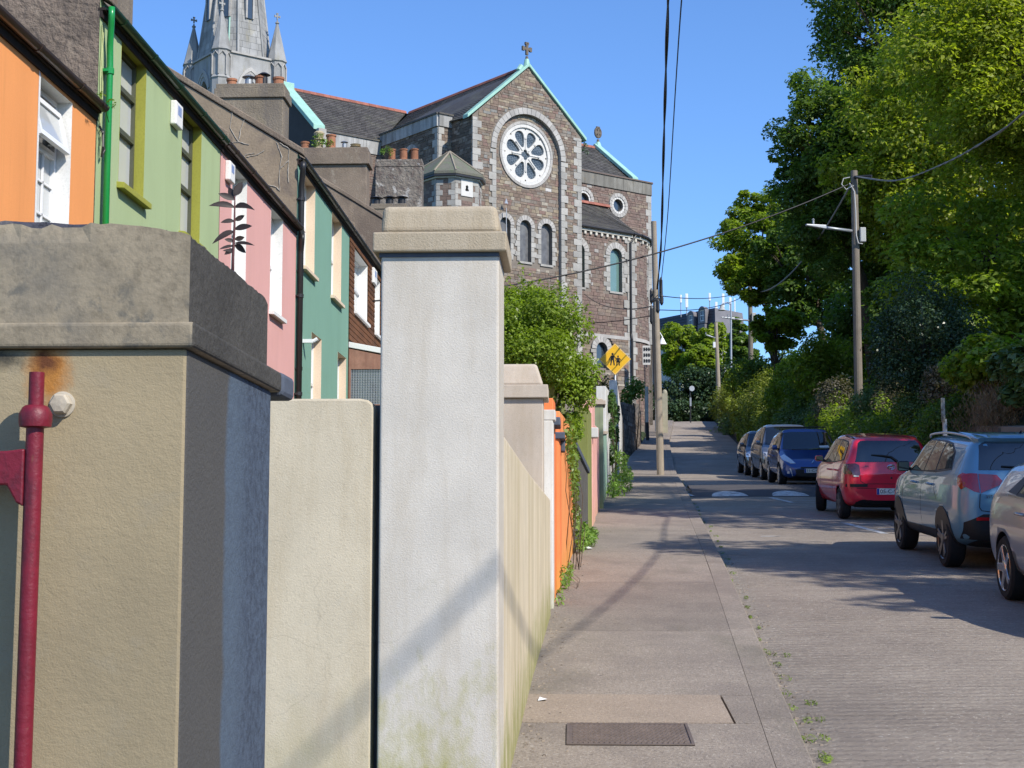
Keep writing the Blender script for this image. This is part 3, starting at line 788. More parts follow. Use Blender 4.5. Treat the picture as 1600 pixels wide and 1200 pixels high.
for (px, py, ang, l, w, dr, fz) in ((366, 312, 158, 30, 6, .05, .6), (366, 305, 60, 26, 7.5, -.1, -.9), (366, 310, 118, 24, 6, .0, -.7), (367, 324, 22, 42, 6, .55, .7), (366, 324, 158, 47, 6, .35, .7), (366, 346, 170, 24, 4.5, .3, .5), (367, 344, 25, 18, 4.5, -.1, -.8),
                             (367, 358, 12, 34, 6, .1, .5), (366, 362, 190, 38, 6, .45, .7), (366, 378, 160, 18, 4, .1, .6), (367, 374, 15, 17, 4.5, .0, -.6), (367, 380, 5, 38, 3.2, .25, .9), (367, 383, -15, 20, 6, .4, -.7), (366, 384, 185, 26, 3, .2, .8), (366, 390, 200, 18, 5, .2, .6), (366, 392, 175, 20, 3, .1, .7)):
    k = ty / 2400
    leaf(at(px, py, ty), (math.cos(R(ang)), -.25 if fz > 0 else .2, math.sin(R(ang))), l * k * .92, w * k * 1.05, dr, (.1, -1.3 if fz > 0 else -1.0, .35 if fz > 0 else -.3))

# ---------------------------------------------------------------- white pillar, garden wall behind it, streaked wall
def painted(name, col, moss=.0, streak=None, rough=.85, grain=.6, bs=120, chip=None, mossc=(.27, .27, .05), mh=.45, bd=.004):
    t = NT(name); p = t.pos()
    c = t.mix(col, tuple(x * .84 for x in col), t.ramp(t.noise(p, 2.6, 6, .65), [(.35, 0.0), (.7, 1.0)]))
    c = t.mix(c, tuple(x * .55 for x in col), t.math('MULTIPLY', t.ramp(t.noise(p, 75, 4, .65), [(.56, 0.0), (.70, 1.0)]), .35))
    if streak:
        f = t.noise(t.pos((9, 9, .22)), 1.0, 5, .6); f2 = t.noise(t.pos((26, 26, .35)), 1.0, 4, .6)
        c = t.mix(c, streak, t.math('MULTIPLY', t.ramp(f, [(.42, 0.0), (.70, 1.0)]), .6))
        c = t.mix(c, tuple(x * .5 for x in streak), t.math('MULTIPLY', t.ramp(f2, [(.54, 0.0), (.72, 1.0)]), .4))
    d = t.noise(t.pos((5, 5, .7)), 1.0, 6, .7)
    c = t.mix(c, tuple(x * k for x, k in zip(col, (.66, .60, .50))), t.math('MULTIPLY', t.ramp(d, [(.46, 0.0), (.70, 1.0)]), .5))
    wp = t.n('VectorMath', operation='ADD'); nz = t.n('TexNoise'); nz.inputs['Scale'].default_value = 5; t.l(t.pos(), nz.inputs['Vector'])
    sc = t.n('VectorMath', operation='SCALE'); sc.inputs['Scale'].default_value = .16; t.l(nz.outputs['Color'], sc.inputs[0]); t.l(t.pos(), wp.inputs[0]); t.l(sc.outputs[0], wp.inputs[1])
    vo = t.n('TexVoronoi', feature='DISTANCE_TO_EDGE'); vo.inputs['Scale'].default_value = 1.5; t.l(wp.outputs[0], vo.inputs['Vector'])
    ck = t.math('MULTIPLY', t.ramp(vo.outputs['Distance'], [(.0, 1.0), (.005, 0.0)]), t.ramp(t.noise(t.pos(), 1.7, 2), [(.5, 0.0), (.58, 1.0)]))
    c = t.mix(c, tuple(x * .3 for x in col), t.math('MULTIPLY', ck, .2))
    if chip:
        c = t.mix(c, chip, t.math('MULTIPLY', t.ramp(t.noise(p, 4.5, 6, .75), [(.60, 0.0), (.68, 1.0)]), .5))
    if moss: c = height_moss(t, c, mossc, moss, mh)
    t.l(c, t.b.inputs['Base Color']); t.b.inputs['Roughness'].default_value = rough; t.b.inputs['Specular IOR Level'].default_value = .25
    t.bump(t.noise(p, bs, 5, .62, .3), grain, bd)
    return t.mat
WHITE = painted('white_roughcast', (.625, .575, .50), moss=.85, chip=(.50, .46, .38), grain=.55, bs=130, bd=.004, mossc=(.33, .31, .085), mh=.8)
WHITES = painted('white_roughcast_side', (.60, .55, .47), moss=.8, streak=None, mossc=(.33, .31, .10))
CAPM = painted('buff_cap', (.46, .385, .28), chip=(.36, .30, .21), grain=.7, bs=110, bd=.005)
CREAM = painted('cream_streaked_wall', (.70, .61, .46), moss=.8, streak=(.44, .36, .19), mh=.6, mossc=(.24, .245, .07))
BEIGE = painted('beige_garden_wall', (.60, .52, .385), moss=.5, chip=(.50, .45, .35), grain=.5, mossc=(.42, .37, .22), mh=.7)
def pillar(name, label, x0, x1, y0, y1, z0, zb, zband, zcap, oh, mat, side, cap, band_h=None, taper=.02, cat='pillar', group=None, edge=.012):
    r = thing(name, label, cat, ((x0 + x1) / 2, (y0 + y1) / 2, z0), group)
    m = MB(); m.box(x0, x1, y0, y1, z0 - .1, zb)
    s = m.build('shaft', [mat, side], r, bevel=edge, seg=3)
    for p in s.data.polygons: p.material_index = 1 if p.normal.x > .6 else 0
    m = MB(); m.box(x0 - oh, x1 + oh, y0 - oh, y1 + oh, zb, zband); m.build('cap_band', cap, r, bevel=.008, seg=2)
    a = taper; m = MB()
    zc = zband - .001
    m.hexa([(x0 - .004, y0 - .004, zc), (x1 + .004, y0 - .004, zc), (x1 + .004, y1 + .004, zc), (x0 - .004, y1 + .004, zc), (x0 + a * .3, y0 + a, zcap), (x1 - a, y0 + a, zcap), (x1 - a, y1 - a, zcap), (x0 + a * .3, y1 - a, zcap)])
    m.build('cap', cap, r, bevel=.028, seg=4)
    return r
wp = pillar('gate_pillar', 'tall white roughcast pillar with buff cap at the end of the beige garden wall', -.864, -.3315, 6.8, 7.3, G(7) + .02, 3.205, 3.295, 3.425, .035, WHITE, WHITES, CAPM, taper=.012)
m = MB(); m.box(-.872, -.332, 6.794, 7.306, 3.185, 3.204); m.build('cap_shade_line', MT['slate_blue'], wp)  # thin dark strip standing in for the shadow line below the cap
dw = thing('garden_wall', 'beige rendered garden wall with rounded end beside the white pillar', 'wall', (-2.2, 7.3, G(7.3)))
m = MB(); pr_ = [(-5.1, G(7.3) - .2), (-.895, G(7.3) - .2), (-.895, 2.505), (-.902, 2.527), (-.922, 2.543), (-.96, 2.55), (-5.1, 2.555)]
m.prism([(x, 6.835, z) for x, z in pr_], (0, .24, 0)); m.build('wall_face', BEIGE, dw, bevel=.01, seg=2)
m = MB(); m.box(-.911, -.866, 6.95, 7.0, G(7.2) - .1, 2.53); m.build('gap_shade_strip', pm('painted_gap_shade', (.15, .15, .155), var=.3, bump=.3), dw)  # dark strip added to stand in for the shade in this gap
def wallseg(name, label, y0, y1, z0, z1, proud, mat, thick=.22, cop=None, coph=.06, copo=.03, cat='wall', edge=.01, top_round=0):
    r = thing(name, label, cat, (XW(y0), (y0 + y1) / 2, G(y0)))
    n = max(1, int((y1 - y0) / 2.2)); m = MB(); vs = []; c = MB(); cv = []
    for i in range(n + 1):
        y = lerp(y0, y1, i / n); x = XW(y) + proud; z = lerp(z0, z1, i / n)
        vs += [(x, y, G(y) - .1), (x, y, z), (x - thick, y, z), (x - thick, y, G(y) - .1)]
        cv += [(x + copo, y, z + .001), (x + copo, y, z + coph), (x - thick - copo, y, z + coph), (x - thick - copo, y, z + .001)]
    fs = [(4 * i + a, 4 * i + b, 4 * i + 4 + b, 4 * i + 4 + a) for i in range(n) for a, b in ((0, 1), (1, 2), (2, 3), (3, 0))] + [(0, 3, 2, 1), tuple(4 * n + k for k in range(4))]
    m.add(vs, fs); m.build('wall_face', mat, r, bevel=edge, seg=2)
    if cop: c.add(cv, fs); c.build('coping', cop, r, bevel=.008)
    return r
wallseg('front_wall', 'cream front wall streaked with ochre and green algae along the pavement', 7.303, 13.84, 2.418, 2.30, 0, CREAM, edge=.015)
PINKISH = painted('pale_buff_render', (.54, .46, .37), chip=(.5, .44, .36))
pillar('gate_pillar', 'buff pillar with sloped cap behind the streaked cream wall', -.85, -.275, 13.85, 14.3, G(14), 3.215, 3.335, 3.535, .045, PINKISH, PINKISH, PINKISH, taper=.06)
WPLAIN = painted('white_masonry_paint', (.70, .69, .66), moss=.5, chip=(.6, .58, .52), mh=.3)
ORG = painted('orange_masonry_paint', (.90, .25, .085), moss=.35, chip=(.75, .20, .08), mossc=(.55, .36, .04), mh=.5)
ORG2 = painted('peach_orange_paint', (.92, .34, .12), moss=.35, chip=(.8, .28, .1), mossc=(.55, .36, .04), mh=.5)
DGREY = MT['slate_blue']
wallseg('wall_end', 'white painted wall end next to the first orange gate pillar', 14.31, 14.52, 3.05, 3.05, .004, WPLAIN, thick=.3, cop=WPLAIN, coph=.10, copo=.02)
r = wallseg('gate_pillar', 'first orange gate pillar rising behind the buff pillar', 14.54, 15.0, 3.28, 3.28, -.005, ORG, thick=.35, cat='pillar')
m = MB(); m.box(XW(14.8) - .25, XW(14.8) + .055, 14.535, 15.05, 3.02, 3.10); m.build('coping_end', DGREY, r, bevel=.01)
r = wallseg('gate_pillar', 'second orange gate pillar with a dark stone bracket', 15.7, 16.2, 3.23, 3.23, .005, ORG, thick=.35, cat='pillar', edge=.03)
m = MB(); m.box(XW(16) - .15, XW(16) + .05, 15.68, 16.25, 2.97, 3.04); m.box(XW(16) + .005, XW(16) + .05, 16.0, 16.25, 2.86, 2.97); m.build('bracket', DGREY, r, bevel=.01)
wallseg('front_wall', 'orange front wall with a trailing creeper', 16.22, 20.2, 3.3, 3.42, -.012, ORG2)
GREYP = pm('pebble_dash', (.16, .15, .135), var=.4, vs=5, fine=.35, fs=60, bump=1, bs=55, bd=.02)
OLIVE = painted('olive_green_paint', (.235, .26, .085), moss=.3, chip=(.2, .2, .1))
wallseg('front_wall', 'grey pebble dashed wall with a sloping dark coping before the olive pillar', 20.22, 23.3, 3.16, 2.96, .015, GREYP, cop=DGREY, coph=.08)
wallseg('front_wall', 'olive green painted wall behind the pebble dashed wall', 20.3, 23.4, 4.15, 3.75, -.26, OLIVE, thick=.15)
wallseg('gate_pillar', 'olive green gate pillar between the pebble dashed and pink walls', 23.42, 24.7, 3.98, 3.98, .015, OLIVE, cat='pillar')
PNK = painted('pink_masonry_paint', (.82, .44, .38), moss=.3, chip=(.7, .4, .34))
r = wallseg('gate_pillar', 'salmon pink gate pillar with a small white block', 24.9, 26.2, 4.35, 4.35, .02, PNK, cat='pillar')
m = MB(); m.box(XW(25.5) - .05, XW(25.5) + .09, 24.88, 25.2, 3.62, 3.78); m.build('white_block', WPLAIN, r, bevel=.01)
wallseg('front_wall', 'salmon pink front wall between pink and sage pillars', 26.21, 29.4, 3.95, 4.1, -.01, PNK)
SAGE = painted('sage_green_paint', (.30, .36, .23), moss=.4, chip=(.24, .22, .16), streak=(.22, .22, .12))
SAGE2 = painted('pale_teal_paint', (.30, .45, .36), moss=.4, chip=(.24, .3, .22))
pillar('gate_pillar', 'sage green pillar with a flat tan cap', XW(30) - .45, XW(30) + .05, 29.6, 30.3, G(30), 4.58, 4.66, 4.70, .05, SAGE, SAGE, PINKISH, taper=.005)
wallseg('front_wall', 'pale teal painted front wall behind the sage pillar', 30.32, 34.4, 4.05, 4.35, .01, SAGE2, cop=PINKISH, coph=.07)
wallseg('front_wall', 'tall white ivy clad front wall before the school sign', 34.6, 43.6, 5.45, 5.95, -.01, WPLAIN)
wallseg('front_wall', 'white painted wall end with sloping top beside the school sign', 43.7, 50.6, 6.55, 6.05, .02, WPLAIN)
r = thing('gate', 'dark narrow gate at the far end of the white wall', 'gate', (XW(51), 51, G(51)))
m = MB()
for k in range(7): m.tube([(XW(51) + .04, 50.7 + k * .14, G(51) + .05), (XW(51) + .04, 50.7 + k * .14, G(51) + 1.75)], .02, 6)
m.box(XW(51) + .02, XW(51) + .06, 50.65, 51.65, G(51) + 1.5, G(51) + 1.56); m.box(XW(51) + .02, XW(51) + .06, 50.65, 51.65, G(51) + .2, G(51) + .26)
m.build('bars', MT['dark_metal'], r)

# ---------------------------------------------------------------- bush, creepers and weeds on the left
MT['privet'] = leaf_mat('privet_leaf', (.14, .21, .028), (.25, .34, .05), .45, .36)
MT['creeper'] = leaf_mat('creeper_leaf', (.09, .16, .035), (.17, .26, .055), .35, .4)
MT['ivy'] = leaf_mat('ivy_leaf', (.035, .075, .02), (.07, .13, .03), .2, .35)
cl = blob((-.55, 20.4, 4.55), (.75, 1.1, .78), 46, 520, 3, (.26, .42)) + blob((.02, 20.8, 4.15), (.36, .7, .58), 16, 420, 4, (.3, .5)) + blob((-.75, 21, 5.2), (.4, .6, .35), 8, 300, 5, (.3, .5)) + blob((-.12, 21, 3.45), (.22, .5, .3), 6, 300, 6, (.4, .6))
rr = random.Random(3)
for i in range(26):
    a = rr.uniform(-1.1, .3); cl.append(((a, 20.4 + rr.uniform(-.6, .8), 5.3 - .55 * max(0, a + .5) + rr.uniform(-.05, .16)), (.045, .045, .14), 16))
shrub('privet_bush', 'large bright green privet bush spilling over the orange front wall', (-.6, 20.6, G(20) + .2), cl, .055, MT['privet'], 21, cat='bush', aspect=.5, up=.35, stem_r=.03)
cl = [((XW(y) + .05, y, z), (.05, .22, .2), 90) for y, z in ((17.2, 3.2), (17.6, 3.0), (18.2, 3.1), (18.5, 2.8), (18.9, 2.6), (19.2, 2.95), (19.4, 2.4), (19.6, 2.7), (19.7, 2.2))]
shrub('creeper', 'green creeper trailing down the orange wall under the privet bush', (XW(18) + .03, 18, G(18) + .15), cl, .06, MT['creeper'], 22, cat='creeper', aspect=.6, stem_r=.006)
cl = [((XW(y) + .05, y, G(y) + z), (.06, .3, .25), 100) for y, z in ((36, 2.2), (37, 2.3), (38, 2.1), (39, 1.8), (39.5, 2.2), (38, 1.4), (36.5, 1.6), (41, 1.9), (42, 1.4), (40, 1.1), (43, 2.0), (37, 1.0))]
shrub('ivy', 'dark ivy climbing the tall white wall beside the school sign', (XW(38) + .03, 38, G(38) + .1), cl, .09, MT['ivy'], 23, cat='ivy', aspect=.8)
cl = [((XW(y) + .18 + dx, y, G(y) + z), (.16, .35, .2), 130) for y, z, dx in ((33.5, .3, 0), (34.6, .45, .02), (35.6, .6, .1), (36.5, .9, .06), (37.2, .5, .2), (38, .8, .1), (38.8, .4, .2), (34.2, .25, .1), (36, .3, .22))]
shrub('weed_clump', 'tall green weeds growing from the foot of the white wall', (XW(36) + .15, 36, G(36) + .12), cl, .10, MT['weed'], 24, cat='weeds', aspect=.3, up=.2, stem_r=.008)
cl = [((XW(y) + .08 + dx, y, G(y) + .12 + z), (.07, .22, .09), 90) for y, z, dx in ((20.0, .12, .02), (20.5, .16, .06), (21.0, .1, .1), (21.5, .1, .04), (20.9, .25, 0), (22.3, .08, .05))]
shrub('weed_clump', 'grassy weeds at the foot of the pebble dashed wall beside white litter', (XW(20.7) + .06, 20.7, G(20.7) + .12), cl, .12, MT['weed'], 25, cat='weeds', aspect=.18, up=.1, stem_r=.005)
cl = [((XW(y) + .03 + dx, y, G(y) + .12 + z), (.04, .2, .12), 60) for y, z, dx in ((14.6, .06, .02), (15.4, .18, .02), (15.9, .12, .03), (16.4, .1, .05), (17.2, .06, .03))]
shrub('weed_clump', 'sparse yellow green weeds at the foot of the orange pillars', (XW(15.6) + .03, 15.6, G(15.6) + .12), cl, .05, MT['weed'], 26, cat='weeds', aspect=.3, stem_r=.004)
cl = [((-1.15 + dx, 7.05, G(7) + z), (.06, .04, .06), 60) for z, dx in ((.12, 0), (.2, .05), (.14, .1), (.18, -.05))]
shrub('weed_clump', 'little weed in front of the beige garden wall', (-1.12, 7.05, G(7)), cl, .035, MT['weed'], 27, cat='weeds', aspect=.4, stem_r=.004)
cl = blob((-3.6, 30.5, 5.6), (.5, .5, .9), 10, 160, 8, (.3, .5))
shrub('garden_shrub', 'sunlit shrub in the garden before the timber clad house', (-3.6, 30.5, G(30)), [((-4.2 + dx, 36.6, z), (.3, .3, .4), 160) for dx, z in ((0, 6.2), (.25, 6.6), (.1, 5.8), (.4, 5.4), (.3, 6.0), (.35, 4.8))], .10, MT['privet'], 28, aspect=.5)
# ---------------------------------------------------------------- school sign
sg = thing('warning_sign', 'yellow diamond warning sign with two walking children on a grey post', 'road sign', (1.36, 49.9, G(49.9) + .12))
YEL = pm('sign_yellow', (.86, .48, .01), rough=.45, var=.08, vs=4, bump=.02, spec=.5)
m = MB(); m.tube([(1.36, 49.94, G(49.9) + .05), (1.36, 49.94, 8.3)], .038, 12); m.build('post', MT['galv'], sg, smooth=True)
def dia(r, y, c=(1.36, 7.9)): return [(c[0], y, c[1] - r), (c[0] + r, y, c[1]), (c[0], y, c[1] + r), (c[0] - r, y, c[1])]
m = MB(); m.prism(dia(.52, 49.885), (0, .012, 0)); m.build('plate', YEL, sg, bevel=.004)
m = MB(); m.plate([(p[0], p[2]) for p in dia(.505, 0)], [[(p[0], p[2]) for p in dia(.485, 0)]], lambda a, b: (a, 49.882, b), (0, .002, 0)); m.build('border', pm('sign_border', (.85, .62, .25), rough=.5, var=.1, bump=.02), sg)
BLK = MT['black_plastic']
def figure(cx, cz, h, skirt):
    m = MB(); f = lambda x, z: (cx + x * h, 49.8825, cz + z * h)
    def pg(pts): m.prism([f(*p) for p in pts], (0, .002, 0))
    pg([(.085 * math.cos(k * math.pi / 6), .88 + .10 * math.sin(k * math.pi / 6)) for k in range(12)])
    if skirt: pg([(-.10, .76), (.10, .76), (.20, .30), (-.20, .30)])
    else: pg([(-.13, .77), (.13, .77), (.12, .40), (-.12, .40)])
    pg([(-.13, .42), (-.02, .42), (-.10, .0), (-.19, .0)]); pg([(.02, .42), (.13, .42), (.18, .0), (.08, .0)])
    pg([(-.13, .76), (-.10, .68), (-.26, .42), (-.31, .46)]); pg([(.13, .76), (.10, .68), (.28, .46), (.33, .50)])
    m.build('walking_figure', BLK, sg)
figure(1.28, 7.70, .42, False); figure(1.46, 7.69, .34, True)
# ---------------------------------------------------------------- terrace of painted houses
HX, RX, BX = -5.2, -7.8, -10.4        # front, ridge, back
MT['gable'] = pm('brown_gable_render', (.23, .18, .14), var=.35, vs=1.2, fine=.25, fs=30, bump=1.0, bs=14, bd=.04, stains=[((.10, .08, .065), .8, (2, 2, 2), .48, .7), ((.26, .21, .16), .7, (5, 5, 5), .55, .7)])
MT['gable2'] = pm('tan_gable_render', (.34, .265, .185), var=.35, vs=1.2, fine=.2, fs=30, bump=.6, bs=20, bd=.015, stains=[((.15, .12, .10), .8, (1.3, 1.3, 1.3), .5, .66)])
MT['gable3'] = pm('grey_gable_render', (.29, .225, .165), var=.45, vs=1.3, fine=.25, bump=.8, bs=26, bd=.02, stains=[((.15, .115, .09), .85, (1.2, 1.2, .5), .46, .66), ((.36, .31, .24), .6, (4, 4, 2), .58, .7)])
MT['chim'] = pm('chimney_render', (.30, .245, .18), var=.45, vs=1.5, fine=.3, bump=.9, bs=24, bd=.02, stains=[((.12, .105, .095), .7, (2.5, 2.5, .4), .46, .7), ((.31, .25, .15), .5, (1.2, 1.2, .4), .55, .7)])
MT['crumble'] = pm('crumbling_render', (.27, .23, .19), var=.4, vs=2, fine=.3, bump=1.0, bs=9, bd=.08, stains=[((.13, .10, .085), .9, (3, 3, 3), .5, .6), ((.50, .47, .43), .8, (2.2, 2.2, 2.2), .56, .64)])
MT['brown_gutter'] = pm('brown_gutter', (.055, .035, .028), rough=.4, var=.3, vs=4, bump=.05, spec=.5)
MT['black_gutter'] = pm('black_gutter', (.025, .023, .023), rough=.42, var=.3, vs=4, bump=.08, spec=.5)
MT['green_gutter'] = pm('green_gutter', (.012, .05, .02), rough=.4, var=.3, vs=4, bump=.05, spec=.5)
MT['green_pipe'] = pm('bright_green_pipe', (.012, .27, .055), rough=.3, var=.1, vs=4, bump=.02, spec=.6)
MT['soffit'] = pm('dark_soffit', (.03, .02, .018), var=.4, vs=5, bump=.3)
FAC = lambda n, c, **k: pm(n, c, var=.07, vs=.8, fine=.05, fs=30, bump=.35, bs=60, bd=.006, spec=.2, stains=[(tuple(x * .8 for x in c), .5, (1.4, 1.4, .2), .48, .74), (tuple(x * .6 for x in c), .3, (5, 5, .3), .6, .78)], **k)
F_OR = FAC('orange_facade', (.86, .345, .12)); F_GR = FAC('green_facade', (.40, .49, .265)); F_PK = FAC('pink_facade', (.74, .40, .36)); F_TL = FAC('teal_facade', (.215, .38, .29))
J_W = pm('white_reveal', (.80, .79, .76), var=.08, bump=.2); J_OL = pm('olive_reveal', (.33, .33, .055), var=.1, bump=.2); J_CR = pm('cream_reveal', (.76, .60, .44), var=.08, bump=.2)
FR_G = pm('grey_green_frame', (.10, .105, .07), rough=.5, var=.2, bump=.05); FR_W = MT['pvc_white']
CURT = glass_mat('curtained_glass', (.42, .43, .42), .06)

def window(house, y0, y1, z0, z1, dep, jamb, frame, style, sill=None, plain=False):
    "one opening: reveal, frame, panes and sill"
    m = MB(); x = HX + .003; d = dep
    m.add([(x, y0, z0), (x, y1, z0), (x, y1, z1), (x, y0, z1), (x - d, y0, z0), (x - d, y1, z0), (x - d, y1, z1), (x - d, y0, z1)], [(0, 1, 5, 4), (1, 2, 6, 5), (2, 3, 7, 6), (3, 0, 4, 7)])
    m.add([(x, y0 - .05, z0 - .0), (x, y0, z0), (x, y0, z1), (x, y0 - .05, z1 + .05)], [(0, 1, 2, 3)]) if style == 'o' else None
    w = m.build('window', jamb, house)
    xf = HX - d + .0; fw = .055
    def fr(ya, yb, za, zb, t=fw, dx=0, dd=.06, name='frame', mat=frame):
        m = MB()
        m.plate([(ya, za), (yb, za), (yb, zb), (ya, zb)], [[(ya + t, za + t), (yb - t, za + t), (yb - t, zb - t), (ya + t, zb - t)]], lambda a, b: (xf + dx + dd, a, b), (-dd, 0, 0))
        return m.build(name, mat, w)
    def pane(ya, yb, za, zb, mat=CURT, dx=.02):
        m = MB(); m.box(xf + dx - .008, xf + dx, ya, yb, za, zb); return m.build('pane', mat, w)
    def bar(ya, yb, za, zb, dx=.025):
        m = MB(); m.box(xf + dx, xf + dx + .02, ya, yb, za, zb); return m.build('glazing_bar', frame, w)
    fr(y0 + .002, y1 - .002, z0 + .002, z1 - .002)
    if style == 'sash':
        h = z1 - z0
        zs = [z0 + .055, z0 + h * .42, z0 + h * .72, z1 - .055]
        for a, b in zip(zs, zs[1:]): pane(y0 + .055, y1 - .055, a + .02, b - .02)
        for z in zs[1:-1]: fr(y0 + .06, y1 - .06, z - .03, z + .03, t=.029, dx=.012)
    elif style == 'o':
        zt = z1 - .58
        fr(y0 + .055, y1 - .055, zt - .04, zt + .04, t=.038)
        pane(y0 + .06, y1 - .06, z0 + .06, zt - .04); pane(y0 + .06, y1 - .06, zt + .04, z1 - .06, MT['dkglass'], dx=.01)
        for q in (.33, .66): bar(lerp(y0, y1, q) - .012, lerp(y0, y1, q) + .012, z0 + .06, zt - .04)
        for q in range(1, 4): bar(y0 + .06, y1 - .06, lerp(z0, zt, q / 4) - .012, lerp(z0, zt, q / 4) + .012)
        # top-hung vent pushed open
        m = MB(); hz = z1 - .14; L = .44; ca, sa = math.cos(R(14)), math.sin(R(14))
        P = lambda a, b, o: (xf + .07 + b * sa + o * ca, a, hz - b * ca + o * sa)
        for a0, a1, b0, b1 in ((y0 + .05, y1 - .05, 0, .06), (y0 + .05, y1 - .05, L - .06, L), (y0 + .05, y0 + .11, .06, L - .06), (y1 - .11, y1 - .05, .06, L - .06)):
            m.hexa([P(a0, b0, 0), P(a1, b0, 0), P(a1, b1, 0), P(a0, b1, 0), P(a0, b0, .045), P(a1, b0, .045), P(a1, b1, .045), P(a0, b1, .045)])
        m.build('opened_vent', frame, w)
        m = MB(); m.hexa([P(y0 + .11, .06, .015), P(y1 - .11, .06, .015), P(y1 - .11, L - .06, .015), P(y0 + .11, L - .06, .015), P(y0 + .11, .06, .024), P(y1 - .11, .06, .024), P(y1 - .11, L - .06, .024), P(y0 + .11, L - .06, .024)]); m.build('pane', CURT, w)
        for q in (.35, .7):
            m = MB(); m.tube([P(lerp(y0, y1, q), L - .05, 0), (xf + .07, lerp(y0, y1, q), zt + .06)], .008, 6); m.build('stay', frame, w)
    else:
        zm = lerp(z0, z1, .5)
        pane(y0 + .05, y1 - .05, z0 + .05, zm - .02); pane(y0 + .05, y1 - .05, zm + .02, z1 - .05); fr(y0 + .055, y1 - .055, zm - .03, zm + .03, t=.028, dx=.01)
    if sill:
        m = MB(); m.prism([(HX - dep * .8, y0 - .05, z0 - .075), (HX + .09, y0 - .05, z0 - .09), (HX + .09, y0 - .05, z0 - .02), (HX - dep * .8, y0 - .05, z0 + .004)], (0, y1 - y0 + .12, 0)); m.build('sill', sill, w, bevel=.006)
    return w

def house(name, label, y0, y1, ze, facade, wins, gable, roofm, gut, gx=.095, party=True, zb=None, pitch=.62, extra_holes=()):
    zb = G(y0) - .4 if zb is None else zb; zr = ze + (HX - RX) * pitch
    r = thing(name, label, 'house', (HX, (y0 + y1) / 2, zb + .4))
    m = MB(); holes = [[(w[0], w[2]), (w[1], w[2]), (w[1], w[3]), (w[0], w[3])] for w in wins] + [list(h) for h in extra_holes]
    m.plate([(y0, zb), (y1, zb), (y1, ze), (y0, ze)], holes, lambda a, b: (HX, a, b), (-.02, 0, 0), edge=False)
    m.build('facade', facade, r)
    # gable ends, back and floor-to-roof shell
    prof = [(HX - .004, zb), (BX, zb), (BX, ze), (RX, zr), (HX - .004, ze)]
    m = MB()
    m.add([(x, y0 + .006, z) for x, z in prof], [(0, 1, 2, 3, 4)]); m.add([(x, y1 - .006, z) for x, z in prof], [(4, 3, 2, 1, 0)])
    m.add([(BX, y0, zb), (BX, y1, zb), (BX, y1, ze), (BX, y0, ze)], [(0, 1, 2, 3)])
    m.build('gable_wall', gable, r)
    # parapet skew along the party wall
    m = MB(); n = Vector((pitch, 0, 1)).normalized()
    for xa, za, xb, zbb in ((HX + .12, ze - .12 * pitch, RX, zr), (BX - .1, ze - .1 * pitch, RX, zr)):
        m.hexa([(xa, y0 - .03, za + .02), (xb, y0 - .03, zbb + .02), (xb, y0 + .25, zbb + .02), (xa, y0 + .25, za + .02), (xa, y0 - .03, za + .15), (xb, y0 - .03, zbb + .15), (xb, y0 + .25, zbb + .15), (xa, y0 + .25, za + .15)])
    m.build('roof_skew', MT['gable3'], r, bevel=.02)
    # roof of slates laid in courses
    m = MB(); rr = random.Random(int(y0 * 10)); nc = 13
    for side in (0, 1):
        for k in range(nc):
            t0, t1 = k / nc, (k + 1.25) / nc; y = y0 + .25
            while y < y1 - .02:
                l = min(.32, y1 - y); xe, xr_ = (HX + .11, RX) if side == 0 else (BX - .1, RX)
                za, zz = ze - .11, zr
                p = [(lerp(xe, xr_, t), yy, lerp(za, zz, t) + h) for t, yy, h in ((t0, y, .045), (t0, y + l - .008, .045), (min(t1, 1), y + l - .008, .022), (min(t1, 1), y, .022))]
                m.add(p + [(q[0], q[1], q[2] - .02) for q in p[:2]], [(0, 1, 2, 3), (0, 1, 5, 4)]); y += l
    o = m.build('slate_courses', roofm, r, weld=False); o['kind'] = 'stuff'
    # eaves: soffit board, gutter with joints and brackets
    m = MB(); m.box(HX - .02, HX + .06, y0, y1, ze - .14, ze - .11); m.box(HX - .0, HX + .025, y0, y1, ze - .22, ze - .145); m.build('soffit', MT['soffit'], r)
    m = MB(); c = (HX + gx, 0, ze - .075); n = 9; prof = [(c[0] + .06 * math.cos(a), c[2] + .06 * math.sin(a)) for a in np.linspace(math.pi, 2 * math.pi, n)] + [(c[0] + .054 * math.cos(a), c[2] + .054 * math.sin(a)) for a in np.linspace(2 * math.pi, math.pi, n)]
    m.prism([(x, y0 + .02, z) for x, z in prof], (0, y1 - y0 - .04, 0))
    g = m.build('gutter', gut, r)
    y = y0 + .5
    while y < y1:
        m = MB(); m.prism([(c[0] + .068 * math.cos(a), y, c[2] + .068 * math.sin(a)) for a in np.linspace(math.pi, 2 * math.pi, 9)] + [(c[0] + .055 * math.cos(a), y, c[2] + .055 * math.sin(a)) for a in np.linspace(2 * math.pi, math.pi, 9)], (0, .06, 0)); m.build('gutter_bracket', gut, g); y += 1.25
    for w in wins: window(r, *w)
    return r
def pipe(r, y, ztop, zbot, mat, rad=.042, shoe=True):
    m = MB(); x = HX + .075
    m.tube([(HX + .12, y - .14, ztop - .10), (HX + .12, y - .14, ztop - .2), (HX + .11, y - .11, ztop - .28), (x, y - .02, ztop - .50), (x, y, ztop - .72), (x, y, zbot)], rad, 10)
    p = m.build('downpipe', mat, r, smooth=True)
    z = ztop - .82
    while z > zbot:
        m = MB(); m.lathe([(rad + .004, 0), (rad + .012, .004), (rad + .012, .07), (rad + .004, .075)], (x, y, z), 12); m.box(HX, x, y - .07, y + .07, z + .02, z + .05); z -= 1.85; m.build('pipe_collar', mat, p)
    return p
